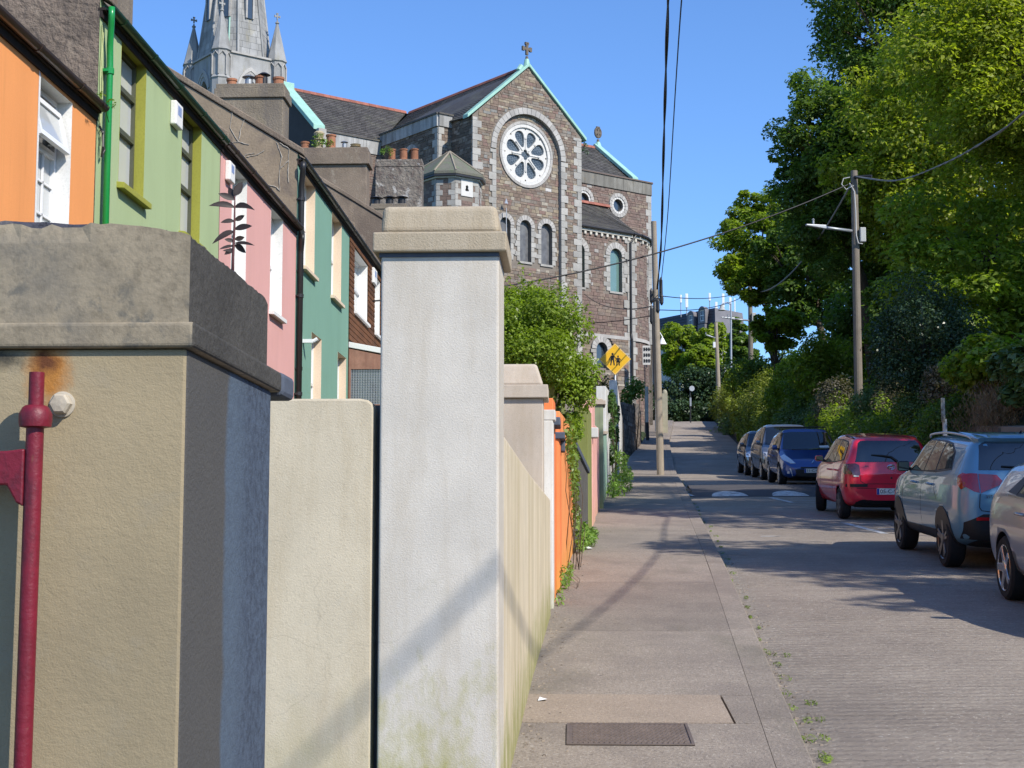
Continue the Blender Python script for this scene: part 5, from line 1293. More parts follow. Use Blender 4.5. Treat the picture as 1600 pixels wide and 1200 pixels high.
coping(W(-5.07, 8.0, 25.35), W(-5.07, 12.05, 28.72), into=CA, h=.30, w=.5, fwd=.25); coping(W(-5.07, 16.1, 25.3), W(-5.07, 12.05, 28.72), into=CA, h=.30, w=.5)
m = MB(); m.obox(W(-5.3, 11.6, 28.6), CA * .75, CN * .8, (0, 0, .42)); m.build('finial_base', MT['copper'], church, bevel=.05)
# --- chancel beyond the gable
och = [circ(17.55 - 7.8 - .0, 24.0, .42, 20), circ(14.6 - 7.8, 24.0, .42, 20)]
fc, nc_, Lc = wall(7.8, 7.8, 20.5, 7.8, 7, 25.05, 'stone_red', holes=och, wins=[circ(9.75, 24, .85, 16), circ(6.8, 24, .85, 16)], seed=8, zr=(20, 25.05), singles=30)
for cx in (9.75, 6.8):
    m = MB(); m.plate(circ(cx, 24.0, .41, 20), [], lambda a, b: fc(a, b) - nc_ * .22, -nc_ * .02, edge=False); ow = m.build('window', MT['dkglass'], church)
    wedges('window_arch', fc, nc_, cx, 24.0, .42, .56, 0, 2 * math.pi, 16, .04, TRA, ow); wedges('window_arch', fc, nc_, cx, 24.0, .565, .80, 0, 2 * math.pi, 18, .09, MT['limestone_i'], ow)
GRYD = pm('stained_grey_band', (.30, .285, .25), var=.4, vs=.9, bump=.5, bs=20, island=.25, stains=[((.13, .12, .10), .8, (3, 3, .35), .44, .64), ((.33, .22, .08), .5, (1, 1, 1), .6, .72)])
band([(7.8, 7.8), (20.5, 7.8), (20.5, 16)], 25.06, 25.85, GRYD, cap=pm('brown_capping', (.17, .13, .11), var=.3, bump=.3))
wall(20.5, 7.8, 20.5, 16, 7, 25.05, None)
quoins(Lc, 0, 15, 25.0, -1, long=(.3, .5), fn=fc, nrm=nc_, seed=6, h=(.4, .5))
sheet([W(7.8, 8.0, 25.7), W(19.6, 8.0, 25.7), W(19.3, 12, 28.98), W(GC + .2, 12, 28.98)], 'slate_courses', MT['slate'])
ridge(W(13, 12, 29.02), W(19.3, 12, 29.02))
coping(W(19.6, 8.1, 25.95), W(19.6, 12, 29.05), into=-CA, h=.26, w=.45, fwd=.05); coping(W(19.6, 16, 25.9), W(19.6, 12, 29.05), into=-CA, h=.26, w=.45)
m = MB(); m.tube([W(19.5, 12, 28.9), W(19.5, 12, 29.45)], [.32, .14], 8); m.build('finial_base', MT['copper'], church)
cross(W(19.5, 12, 29.35), 1.15, .5, church, CROSS, ring=True)
# sprouting plant by the gable corner
a = W(8.05, .3, 24.6)
shrub('gable_weed', 'bluish green weed sprouting from the right shoulder of the church gable', a, [(a + Vector((dx, 0, z)), (.13, .13, .16), 36) for dx, z in ((.1, .1), (.25, .3), (.3, -.1), (.2, .45))], .09, leaf_mat('wall_weed', (.07, .13, .08), (.12, .2, .12), .2), 51, cat='weeds', stem_r=.015)
# --- chapel with a rounded end
VC = 1.5; UE = 12.92; Ru, Rv = 4.3, 6.3
gl = arch(11.72 - 7.75, 19.0, .47, 16.85, 14); gl2 = arch(8.78 - 7.75, 19.0, .47, 16.85, 14); lo = arch(10.5 - 7.75, 13.3, .42, 12.2, 12)
cw = lambda a, b: W(7.75 + a, VC, b)
m = MB(); m.plate([(0, 7), (UE - 7.75, 7), (UE - 7.75, 20.25), (0, 20.25)], [gl, gl2, lo], cw, CN * .35); m.build('chapel_wall', MT['mortar'], church)
hw = [arch(a - 7.75, 19.0, .47 + .42, 16.7, 12) for a in (11.72, 8.78)] + [arch(10.5 - 7.75, 13.3, .85, 12, 10)]
pl = [(0, 7), (UE - 7.75 - .3, 7), (UE - 7.75 - .3, 20.2), (0, 20.2)]
stonework(church, [(0, 14.2), (UE - 7.75 - .3, 14.2), (UE - 7.75 - .3, 20.2), (0, 20.2)], hw, cw, OUT, mat='stone_red', singles=60, seed=14, name='stone', rows=(.14, .25))
stonework(church, [(0, 8), (UE - 7.75 - .3, 8), (UE - 7.75 - .3, 14.0), (0, 14.0)], hw, lambda a, b: W(7.75 + a, VC - .06, b), OUT, mat='stone', singles=50, seed=15, name='stone', rows=(.14, .28), lens=(.25, .75))
CGL = glass_mat('chapel_glass', (.10, .17, .15), .15)
for ua in (11.72, 8.78):
    w = churchwin(ua - 7.75, 19.0, .47, 16.85, VC, cw, OUT, CN, CGL, sur=.36, nv=11)
churchwin(10.5 - 7.75, 13.3, .42, 12.2, VC, lambda a, b: W(7.75 + a, VC - .06, b), OUT, CN, MT['dkglass'], sur=.36, sill=False)
# curved end, built as facets with stones
NSEG = 9; curve = [(UE + Ru * math.sin(f), 7.8 - Rv * math.cos(f)) for f in np.linspace(0, math.pi / 2 * .98, NSEG + 1)]
for k in range(NSEG):
    (u0, v0), (u1, v1) = curve[k], curve[k + 1]; p0, p1 = W(u0, v0, 0), W(u1, v1, 0); d = (p1 - p0); L = d.length; d.normalize(); nr = Vector((d.y, -d.x, 0)); fn = lambda a, b, p0=p0, d=d: p0 + d * a + Vector((0, 0, b))
    hol = [arch(L / 2, 19.0, .4, 16.9, 10)] if k == 3 else []
    m = MB(); m.plate([(0, 7), (L, 7), (L, 20.25), (0, 20.25)], hol, fn, -nr * .3); m.build('chapel_wall', MT['mortar'], church)
    stonework(church, [(0, 9), (L, 9), (L, 20.2), (0, 20.2)], [arch(L / 2, 19.0, .7, 16.8, 10)] if hol else [], fn, nr, mat='stone_red', seed=20 + k, name='stone', rows=(.14, .25), proud=(.01, .03))
    if hol:
        m = MB(); m.plate(arch(L / 2, 19.0, .39, 16.9, 10), [], lambda a, b: fn(a, b) - nr * .2, -nr * .02, edge=False); w = m.build('window', CGL, church)
        wedges('window_arch', fn, nr, L / 2, 19.0, .4, .7, 0, math.pi, 9, .07, MT['limestone_i'], w)
        for s in (1, -1): quoins(L / 2 + s * .4, 0, 16.9, 19, s, long=(.24, .34), fn=fn, nrm=nr, d=.05)
quoins(UE - 7.75 + .03, VC, 8.6, 20.2, -1, long=(.36, .62), h=(.4, .55), fn=lambda a, b: W(7.75 + a, VC - .03, b), seed=8)
m = MB()
for k in range(1):
    (u0, v0), (u1, v1) = curve[0], curve[1]; p0, p1 = W(u0, v0, 0), W(u1, v1, 0); d = (p1 - p0).normalized(); nr = Vector((d.y, -d.x, 0)); z = 8.7; q = 0
    while z < 20.1:
        l = (.5, .32)[q % 2]; piece('quoin', church, p0 + d * (l / 2 + .01) + nr * .01 + Vector((0, 0, z + .22)), (l, .1, .43), MT['limestone'], (0, 0, math.atan2(d.y, d.x)), ch=.04); z += .45; q += 1
# eaves cornice with little corbels, string course
CREAMC = pm('cornice_stone', (.62, .58, .50), var=.2, vs=2, bump=.3)
cpts = [(7.75, VC), (UE, VC)] + curve[1:]
for z0, z1, d, mt, nm in ((20.25, 20.40, .16, CREAMC, 'cornice'), (14.0, 14.2, .10, MT['limestone_i'], 'string_course')):
    m = MB()
    for (u0, v0), (u1, v1) in zip(cpts, cpts[1:]):
        p0, p1 = W(u0, v0, 0), W(u1, v1, 0); dd = (p1 - p0); nr = Vector((dd.y, -dd.x, 0)).normalized(); m.obox(p0 - nr * .1 + Vector((0, 0, z0)), dd + dd.normalized() * .03, nr * (.1 + d), (0, 0, z1 - z0))
    m.build(nm, mt, church)
for (u0, v0), (u1, v1) in zip(cpts, cpts[1:]):
    p0, p1 = W(u0, v0, 0), W(u1, v1, 0); dd = (p1 - p0); L = dd.length; dd.normalize(); nr = Vector((dd.y, -dd.x, 0)); n = int(L / .42)
    for k in range(n): piece('corbel', church, p0 + dd * ((k + .5) * L / n) + nr * .06 + Vector((0, 0, 20.14)), (.17, .16, .2), CREAMC, (0, 0, math.atan2(dd.y, dd.x)), ch=.1)
m = MB()
for (u0, v0), (u1, v1) in zip(cpts, cpts[1:]):
    p0, p1 = W(u0, v0, 20.47), W(u1, v1, 20.47); dd = (p1 - p0); nr = Vector((dd.y, -dd.x, 0)).normalized(); m.tube([p0 + nr * .24, p1 + nr * .24], .09, 8)
m.build('gutter', MT['black_gutter'], church)
m = MB(); dpx = W(UE - .12, VC - .14, 0); m.tube([W(UE + .25, VC - .22, 20.42), W(UE + .1, VC - .2, 20.2), dpx + Vector((0, 0, 19.95)), dpx + Vector((0, 0, 14.4)), dpx - CN * .08 + Vector((0, 0, 14.1)), dpx - CN * .08 + Vector((0, 0, 10.4))], .065, 8); m.build('downpipe', MT['black_gutter'], church)
# lean-to roof
top = [(7.75 + (16.9 - 7.75) * i / 10, 7.75, 23.7) for i in range(11)]
eav = [(7.75 + (UE - 7.75) * i / 6, VC - .2) for i in range(6)] + [(UE + (Ru + .2) * math.sin(f), 7.8 - (Rv + .2) * math.cos(f)) for f in np.linspace(0, math.pi / 2, 8)]
for i in range(len(eav) - 1):
    n = len(eav) - 1; t0, t1 = i / n, (i + 1) / n; e0, e1 = eav[i], eav[i + 1]; ut = lambda e: min(e[0], 16.6 if e[0] > UE + 2 else lerp(e[0], 16.2, max(0, (e[0] - UE) / 2) if e[0] > UE else 0))
    sheet([W(*e0, 20.44), W(*e1, 20.44), W(ut(e1) + .003, 7.76, 23.7), W(ut(e0), 7.76, 23.7)], 'slate_courses', MT['slate'])
ridge(W(7.9, 7.6, 23.78), W(16.6, 7.6, 23.78), r=.13)
# --- corner turret with pyramid roof
TP = [(-3.29, 1.9), (-3.29, -1.3), (-2.59, -2.0), (-1.09, -2.0), (-.39, -1.3), (-.39, 0.02)]
for k in range(5):
    (u0, v0), (u1, v1) = TP[k], TP[k + 1]
    p0, p1 = W(u0, v0, 0), W(u1, v1, 0); d = (p1 - p0); L = d.length; d.normalize(); nr = Vector((d.y, -d.x, 0)); fn = lambda a, b, p0=p0, d=d: p0 + d * a + Vector((0, 0, b))
    tre = []
    if k in (0, 2): tre = [[(L / 2 + x, 20.55 + z) for x, z in ((-.13, -.12), (-.06, -.2), (0, -.15), (.06, -.2), (.13, -.12), (.07, -.02), (.09, .08), (0, .17), (-.09, .08), (-.07, -.02))]]
    m = MB(); m.plate([(0, 7), (L, 7), (L, 21.2), (0, 21.2)], [[(p[0] + (0), p[1]) for p in tre[0]]] if tre else [], fn, -nr * .25); m.build('turret_wall', MT['mortar'], church)
    stonework(church, [(0, 16), (L, 16), (L, 21.0), (0, 21.0)], [[(L / 2 - .42, 20.05), (L / 2 + .42, 20.05), (L / 2 + .42, 21), (L / 2 - .42, 21)]] if tre else [], fn, nr, mat='stone_red', seed=40 + k, name='stone', rows=(.16, .24), proud=(.008, .02))
    if tre:
        m = MB(); m.plate([(L / 2 - .38, 20.1), (L / 2 + .38, 20.1), (L / 2 + .38, 20.98), (L / 2 - .38, 20.98)], tre, lambda a, b: fn(a, b) + nr * .05, -nr * .05); w = m.build('window', TRA, church)
        m = MB(); m.plate([(L / 2 - .3, 20.2), (L / 2 + .3, 20.2), (L / 2 + .3, 20.9), (L / 2 - .3, 20.9)], [], lambda a, b: fn(a, b) - nr * .12, -nr * .02, edge=False); m.build('pane', MT['dkglass'], w)
    for s, a in ((1, 0), (-1, L)): quoins(a, 0, 18.6, 21.0, s, long=(.2, .36), h=(.26, .34), fn=fn, nrm=nr, d=.03, seed=k)
    m = MB(); m.obox(fn(-.04, 21.0) - nr * .05, d * (L + .08), nr * .16, (0, 0, .32)); m.build('turret_cornice', TRA, church, bevel=.02)
cen = W(-1.75, -.35, 0); m = MB(); ex = [cen + (W(u, v, 0) - cen) * 1.16 + Vector((0, 0, 21.34)) for u, v in TP]
ap = cen + Vector((0, 0, 22.85)); low = [p - Vector((0, 0, .14)) for p in ex]
m.add(ex + low + [ap], [(i, i + 1, 12) for i in range(5)] + [(i, i + 6, i + 7, i + 1) for i in range(5)] + [(5, 0, 12), tuple(range(6, 12))])
TRF = pm('mossy_slate', (.17, .165, .13), var=.4, vs=1.5, bump=.6, bs=10, bd=.03, stains=[((.14, .18, .10), .8, (1.5, 1.5, 1.5), .5, .62)])
m.build('turret_roof', TRF, church)
m = MB()
for p in ex[:5]: m.tube([p + Vector((0, 0, .02)), ap + Vector((0, 0, .03))], .05, 6)
m.build('hip_roll', pm('hip_stone', (.34, .29, .22), var=.3, bump=.3), church)
m = MB(); m.prism([q - Vector((0, 0, .02)) for q in low], (0, 0, -.1)); m.build('turret_eaves', MT['dark_metal'], church)
m = MB(); q = W(3.0, -.35, 0); q2 = at(791, 345, 83.3); m.tube([Vector((q2.x, q2.y, 17)), Vector((q2.x, q2.y, at(791, 325, 83.3).z))], .03, 6)
c = at(791, 318, 83.3); m.hexa([c + CA * .12 * a + CN * .02 * b + Vector((0, 0, z)) for z, (a, b) in ((0, (-1, -1)), (0, (1, -1)), (0, (1, 1)), (0, (-1, 1)))] + [c + Vector((0, 0, .28)) + CA * .01 * a + CN * .01 * b for a, b in ((-1, -1), (1, -1), (1, 1), (-1, 1))]); m.build('lightning_rod', MT['galv'], church)
# --- tower top and spire
SC = Vector((-27.95, 118.0, 0)); S = 5.0
def T(u, v, z): return SC + CA * u + CN * v + Vector((0, 0, z))
m = MB(); e = .25; sq = [(-e, -e), (S + e, -e), (S + e, S + e), (-e, S + e)]
for (u0, v0), (u1, v1) in zip(sq, sq[1:] + sq[:1]):
    p0, p1 = T(u0, v0, 0), T(u1, v1, 0); d = (p1 - p0); L = d.length; d.normalize(); nr = Vector((d.y, -d.x, 0)); fn = lambda a, b, p0=p0, d=d: p0 + d * a + Vector((0, 0, b))
    w = 1.15; pts = [(L / 2 - w, 33), (L / 2 + w, 33), (L / 2 + w, 38.3)] + [(L / 2 + w * math.cos(a) * 1.0, 38.3 + 1.75 * math.sin(a) ** 1.0 * (1 - .25 * abs(math.cos(a)))) for a in [math.pi * k / 12 for k in range(1, 12)]] + [(L / 2 - w, 38.3)]
    ho = [(L / 2 + (p[0] - L / 2) * .62, 38.0 + (p[1] - 38.3) * .62 if p[1] > 38 else p[1]) for p in pts]
    m2 = MB(); m2.plate([(0, 10), (L, 10), (L, 41.0), (0, 41.0)], [ho], fn, -nr * .5); tw = m2.build('tower_wall', MT['ashlar'], church)
    m2 = MB()
    for a, b in ((1.0, .86), (.84, .72)):
        A = [(L / 2 + (p[0] - L / 2) * a, 38.15 + (p[1] - 38.15) * a if p[1] > 38 else p[1]) for p in pts]; B = [(L / 2 + (p[0] - L / 2) * b, 38.1 + (p[1] - 38.15) * b if p[1] > 38 else p[1]) for p in pts]
        for i in range(2, len(pts) - 1):
            q = [fn(*A[i]), fn(*A[i + 1]), fn(*B[i + 1]), fn(*B[i])]; m2.prism([Vector(x) - nr * .05 for x in q], nr * (.17 if a == 1 else .12))
    m2.build('belfry_arch', MT['limestone_i'], church)
    m2 = MB(); m2.plate(ho, [], lambda a, b: fn(a, b) - nr * .45, -nr * .02, edge=False); m2.build('belfry_louvre', MT['dkglass'], church)
    m2 = MB(); m2.obox(fn(-.1, 40.95) - nr * .2, d * (L + .2), nr * .34, (0, 0, .16)); m2.build('string_course', MT['limestone_i'], church)
# spire: broached octagon built of stone courses
sp_ = []; c0 = (S / 2, S / 2)
def octa(r, rot=math.pi / 8): return [(c0[0] + r * math.cos(rot + k * math.pi / 4), c0[1] + r * math.sin(rot + k * math.pi / 4)) for k in range(8)]
m = MB(); zz = list(np.arange(41.1, 56, .55)); rr = random.Random(8)
r_at = lambda z: 2.95 - (z - 41.1) * .128
for z0, z1 in zip(zz, zz[1:]):
    o0, o1 = octa(r_at(z0)), octa(r_at(z1 - .02))
    for k in range(8):
        k1 = (k + 1) % 8; n = 3; o = rr.random() / n
        cuts = [0] + [min(1, (j + .3 + o) / n) for j in range(n)] + [1]
        for s0, s1 in zip(cuts, cuts[1:]):
            if s1 - s0 < .02: continue
            q = [T(lerp(o0[k][0], o0[k1][0], s), lerp(o0[k][1], o0[k1][1], s), z0) for s in (s0 + .004, s1 - .004)] + [T(lerp(o1[k][0], o1[k1][0], s), lerp(o1[k][1], o1[k1][1], s), z1 - .02) for s in (s1 - .004, s0 + .004)]
            m.add(q, [(0, 1, 2, 3)])
tag(m.build('spire_courses', MT['ashlar'], church, weld=False), kind='stuff')
m = MB(); o0, o1 = octa(r_at(41.0) - .03), octa(r_at(56) - .03); m.add([T(*p, 41.0) for p in o0] + [T(*p, 56) for p in o1], [(k, (k + 1) % 8, 8 + (k + 1) % 8, 8 + k) for k in range(8)] + [tuple(range(8, 16))]); m.build('spire', MT['ashlar'], church)
m = MB()
for k in range(8): m.tube([T(*octa(r_at(41.1) + .02)[k], 41.1), T(*octa(r_at(56) + .02)[k], 56)], .10, 6)
m.build('spire_rib', MT['ashlar'], church)
# lancet lucarnes part way up each visible face
for k in (4, 5, 6):
    a = math.pi / 4 * (k) + math.pi / 4 - math.pi / 4; dr = (math.cos(a), math.sin(a)); r0 = r_at(44.2) * math.cos(math.pi / 8); c = T(c0[0] + dr[0] * r0, c0[1] + dr[1] * r0, 44.2); n = (CA * dr[0] + CN * dr[1]); sd = n.cross(Vector((0, 0, 1)))
    m = MB()
    for s in (-1, 1): m.obox(c + sd * (s * .3 - .07) - n * .15, sd * .14, n * .34, (0, 0, 3))
    m.build('lucarne_frame', MT['limestone_i'], church)
    m = MB(); m.obox(c - sd * .2 - n * .02, sd * .4, n * .14, (0, 0, 3)); m.build('lucarne_opening', MT['dkglass'], church)
m = MB(); cc = (4, 5); o = octa(1)
p0, p1 = T(*octa(r_at(41.1) + .04)[5], 41.1), T(*octa(r_at(54) + .04)[5], 54); m.tube([p0 + (T(*octa(3)[4], 0) - T(*octa(3)[5], 0)) * .35, p1 + (T(*octa(3)[4], 0) - T(*octa(3)[5], 0)) * .18], .07, 6); m.build('copper_strip', MT['copper'], church)
# pinnacles on the corners
for (u, v) in ((0, 0), (S, 0), (0, S), (S, S)):
    b = T(u, v, 0); m = MB(); m.lathe([(.78, 36.5), (.78, 38.6), (.86, 38.7), (.74, 38.9), (.74, 40.9), (.86, 41.0), (.84, 41.15)], b, 8); pn = m.build('pinnacle', MT['ashlar'], church)
    m = MB(); m.lathe([(.80, 41.15), (.10, 44.25), (.17, 44.3), (.16, 44.38), (.08, 44.45)], b, 8); m.build('cone', MT['ashlar'], pn)
    m = MB()
    for k in range(8):
        a = k * math.pi / 4; q = b + Vector((math.cos(a) * .8, math.sin(a) * .8, 0)); m.tube([q + Vector((0, 0, 38.9)), q + Vector((0, 0, 40.5))], .07, 6); a2 = a + math.pi / 4; q2 = b + Vector((math.cos(a2) * .8, math.sin(a2) * .8, 0))
        m.tube([q + Vector((0, 0, 40.45)), q.lerp(q2, .5) + Vector((0, 0, 40.8)), q2 + Vector((0, 0, 40.45))], .06, 5)
    m.build('arcade', MT['limestone_i'], pn)
    cross(b + Vector((0, 0, 44.4)), .75, .5, pn, MT['ashlar'])
# ---------------------------------------------------------------- low rubble wall, gate pier and posts beside the church
lw = thing('stone_wall', 'low brown rubble wall curving in front of the church corner', 'wall', (3.0, 76, G(76)))
wpts = [at(936, 640, 66), at(974, 650, 68), at(990, 652, 71), at(999, 656, 76), at(1001, 660, 84)]
wpts = [Vector((p.x, p.y, 0)) for p in wpts]
for k, (p0, p1) in enumerate(zip(wpts, wpts[1:])):
    d = (p1 - p0); L = d.length; d.normalize(); nr = Vector((d.y, -d.x, 0)); zg = G(p0.y) - .3; zt0, zt1 = (G(p0.y) + 2.4, G(p1.y) + 2.2) if k < 2 else (G(p0.y) + 2.2, G(p1.y) + 1.4); fn = lambda a, b, p0=p0, d=d: p0 + d * a + Vector((0, 0, b))
    m = MB(); poly = [(0, zg), (L, G(p1.y) - .3), (L, zt1), (0, zt0)]; m.prism([fn(*q) for q in poly], -nr * .45); m.build('wall_core', MT['mortar'], lw)
    stonework(lw, poly, [], fn, nr, mat='stone_wall', singles=25, seed=60 + k, name='stone', rows=(.14, .24), lens=(.2, .5))
cl = [(at(x, y, 71), (.4, .4, .35), 120) for x, y in ((985, 612), (994, 604), (980, 620), (1000, 612), (990, 600), (975, 628))]
shrub('wall_shrub', 'leafy shrub growing on top of the low rubble wall by the church', (at(990, 650, 71.3).x, 71.4, G(71)), cl, .17, MT['creeper'], 61, stem_r=.03)
cl = [(at(x, y, 64), (.45, .4, .4), 110) for x, y in ((925, 600), (945, 612), (930, 630), (950, 600), (938, 618))]
shrub('wall_shrub', 'olive bushy growth behind the white wall below the church windows', (at(938, 640, 64).x, 64, G(64)), cl, .15, leaf_mat('olive_growth', (.10, .10, .03), (.18, .18, .05), .3), 62, stem_r=.03)
pp = thing('gate_pier', 'round topped pale stone gate pier beyond the wooden pole', 'pillar', (at(1038, 645, 90).x, 90, G(90)))
a, b = at(1034.5, 612, 90), at(1043, 612, 90); m = MB(); m.box(a.x, b.x, 90, 90.35, G(90) - .2, a.z - .1); m.lathe([((b.x - a.x) / 2, 0), ((b.x - a.x) * .46, .12), ((b.x - a.x) * .28, .22), (.01, .25)], ((a.x + b.x) / 2, 90.17, a.z - .1), 12); m.build('shaft', pm('pale_pier', (.40, .37, .27), var=.3, vs=3, bump=.5), pp)
gp = thing('slatted_gate', 'white slatted gate leaf against the stone pier', 'gate', (at(1032, 640, 89).x, 88, G(88)))
a, b = at(1028, 612, 86), at(1035, 640, 90); m = MB()
for k in range(8):
    t_ = k / 7; y = lerp(86, 89.8, t_); x = lerp(a.x, at(1034, 640, 89.8).x, t_); m.box(x - .02, x + .02, y - .1, y + .1, G(y) + .1, G(y) + lerp(2.0, 1.35, t_))
m.build('slat', pm('gate_white', (.6, .6, .56), var=.2, bump=.2), gp)
st = thing('sign_post', 'slender post half white half dark in front of the church corner', 'post', (at(1011, 690, 66).x, 66, G(66) + .1))
a, b, c = at(1012, 688, 66), at(1011, 660, 66), at(1010.5, 604, 66); m = MB(); m.tube([a, b], .075, 10); m.build('dark_base', MT['dark_metal'], st); m = MB(); m.tube([b, c], .07, 10); m.build('post', pm('post_white', (.62, .58, .48), var=.4, vs=5, bump=.2), st)
nb_ = thing('notice_board', 'white notice board with dark letters on the church corner', 'sign', at(1010, 560, 90)); a, b = at(1004, 540, 90.0), at(1016.5, 570, 90.0); m = MB()
m.box(a.x, b.x, 90.0, 90.06, b.z, a.z); m.build('panel', pm('notice_white', (.66, .63, .57), var=.3, vs=5, bump=.2), nb_)
m = MB(); rr = random.Random(2)
for i in range(3):
    for j in range(3):
        x = lerp(a.x, b.x, .12 + .3 * i); z = lerp(b.z, a.z, .12 + .3 * j); m.box(x, x + .09, 89.985, 89.999, z, z + .20); m.box(x + .03, x + .16, 89.985, 89.998, z + .08, z + .12)
m.build('raised_ornament', MT['dark_metal'], nb_)
# ---------------------------------------------------------------- far mansard building
mb = thing('mansard_building', 'distant building with dark slate mansard roof, dormers and phone antennas', 'building', (15, 175, G(175)))
c0 = at(1117, 481, 170); cl_ = at(1000, 492, 181); cr = at(1160, 487, 174)
MSL = pm('blue_black_slate', (.045, .05, .075), rough=.5, var=.3, vs=1, bump=.3, bs=6, bd=.05); MGR = pm('sunlit_mansard_side', (.20, .19, .20), rough=.6, var=.3, vs=1, bump=.3, bs=6, bd=.05)  # side slope is paler than the front slate: sunlight put into its colour
MWL = pm('pale_far_wall', (.55, .54, .52), var=.15, bump=.2)
def mz(p, z): return Vector((p.x, p.y, z))
zt_, zm_ = c0.z, c0.z - 3.0
dl = (mz(cl_, 0) - mz(c0, 0)).normalized(); dr_ = (mz(cr, 0) - mz(c0, 0)).normalized()
LL, LR = (mz(cl_, 0) - mz(c0, 0)).length, (mz(cr, 0) - mz(c0, 0)).length
def bl(a, b, z): return mz(c0, 0) + dl * a + dr_ * b + Vector((0, 0, z))
m = MB(); m.add([bl(LL, 0, zt_), bl(0, 0, zt_), bl(-.5, -.5, zm_), bl(LL, -.5, zm_)], [(0, 1, 2, 3)]); m.add([bl(LL, 0, zt_), bl(0, 0, zt_), bl(0, LR, zt_), bl(LL, LR, zt_)], [(0, 1, 2, 3)])
for k in range(9):
    z = lerp(zm_, zt_, k / 9); o = -.5 * (1 - k / 9) - .04; m.obox(bl(0, o, z), dl * LL, -dr_ * .03, (0, 0, .05))
m.build('mansard_roof', MSL, mb)
m = MB(); m.add([bl(0, 0, zt_), bl(0, LR, zt_), bl(-.5, LR, zm_), bl(-.5, -.5, zm_)], [(0, 1, 2, 3)]); m.build('sunlit_mansard_side', MGR, mb)
m = MB(); m.obox(bl(-.4, -.4, G(170) - 2), dl * (LL + .4), dr_ * (LR + .4), (0, 0, zm_ - G(170) + 2)); m.build('wall', MWL, mb)
for px, py in ((1068, 498), (1095, 494)):
    s = (1117 - px) / 14.0 * 1.02; z = at(px, py, 172).z; fn = lambda a, b, s=s: bl(s + a, -.75, b)
    m = MB(); m.plate([(.62 * math.cos(q), z + .25 + .7 * math.sin(q)) for q in np.linspace(0, math.pi, 9)] + [(-.62, z - 1.0), (.62, z - 1.0)], [[(-.38, z - .75), (.38, z - .75), (.38, z + .5), (-.38, z + .5)]], fn, dr_ * .7); d = m.build('dormer', MGR, mb)
    m = MB(); m.plate([(-.40, z - .77), (.40, z - .77), (.40, z + .52), (-.40, z + .52)], [[(-.28, z - .65), (.28, z - .65), (.28, z - .15), (-.28, z - .15)], [(-.28, z - .05), (.28, z - .05), (.28, z + .4), (-.28, z + .4)]], lambda a, b: fn(a, b) + dr_ * .1, dr_ * .08); m.build('frame', MT['pvc_white'], d)
    m = MB(); m.plate([(-.3, z - .66), (.3, z - .66), (.3, z + .42), (-.3, z + .42)], [], lambda a, b: fn(a, b) + dr_ * .16, dr_ * .02, edge=False); m.build('pane', MT['dkglass'], d)
    m = MB(); m.obox(fn(-.6, z - 1.95) - dr_ * .1, dl * 1.2, dr_ * .5, (0, 0, .85)); m.build('balcony_front', MGR, d)
for px, y0, y1, w, k in ((1064, 486, 461, 3, 0), (1073, 484, 459, 4.5, 1), (1109, 480, 458, 3.5, 0), (1119, 478, 472, 4, 1), (1130, 480, 459, 4, 1), (1141, 480, 465, 4, 1), (1148, 482, 466, 2, 1)):
    p, q = at(px, y0 + 4, 173), at(px, y1, 173); m = MB(); m.tube([(p.x, 173, p.z - .4), (p.x, 173, q.z)], .06, 6); an = m.build('antenna_mast', MT['galv'], mb)
    m = MB(); ww = w / 14 / 2; h0 = q.z - (.9 if k == 0 else 1.6); m.box(p.x - ww, p.x + ww, 172.85, 173.0, h0, q.z); m.build('antenna_panel', MT['pvc_white'], an, bevel=.04)

# ---------------------------------------------------------------- timber poles with lamps
def pole(label, base, top, r0, r1, mat, group=None):
    t = thing('utility_pole', label, 'utility pole', base)
    base, top = Vector(base), Vector(top); m = MB(); n = 7
    m.tube([base.lerp(top, k / n) - Vector((0, 0, .3 if k == 0 else 0)) for k in range(n + 1)], [lerp(r0, r1, k / n) for k in range(n + 1)], 14); m.build('shaft', mat, t, smooth=False)
    return t
pb = (2.72, 48.3, G(48.3) + .1); ptop = at(1023.5, 346, 48.3); ptop = Vector((ptop.x, 48.3, ptop.z))
pL = pole('weathered pale timber pole standing on the kerb edge of the left pavement', pb, (2.58, 48.3, ptop.z), .118, .088, MT['wood_pale'])
zc = at(1028, 468, 48.3).z; m = MB()
for dx, z, h in ((-.15, zc + .1, .5), (.15, zc + .35, .7), (.05, zc - .2, .5), (-.15, zc - .5, .6), (.17, zc + .0, .4)): m.lathe([(.02, 0), (.06, .08), (.055, h - .1), (.02, h)], (2.63 + dx, 48.22, z - h / 2), 8)
m.box(2.42, 2.86, 48.18, 48.24, zc - .05, zc + .03); m.build('cable_joint', MT['dark_metal'], pL)
m = MB(); m.tube([(2.50, 48.2, zc - .4), (2.53, 48.18, zc - 2.5), (2.56, 48.16, G(48) + 2.5)], .03, 6); m.build('riser_cable', MT['dark_metal'], pL)
def lampbox(t, c, s, mat=None):
    m = MB(); m.box(c.x - s[0] / 2, c.x + s[0] / 2, c.y - s[1] / 2, c.y + s[1] / 2, c.z - s[2] / 2, c.z + s[2] / 2); return m.build('control_box', mat or pm('control_box_grey', (.5, .51, .5), var=.15, bump=.1), t, bevel=.02)
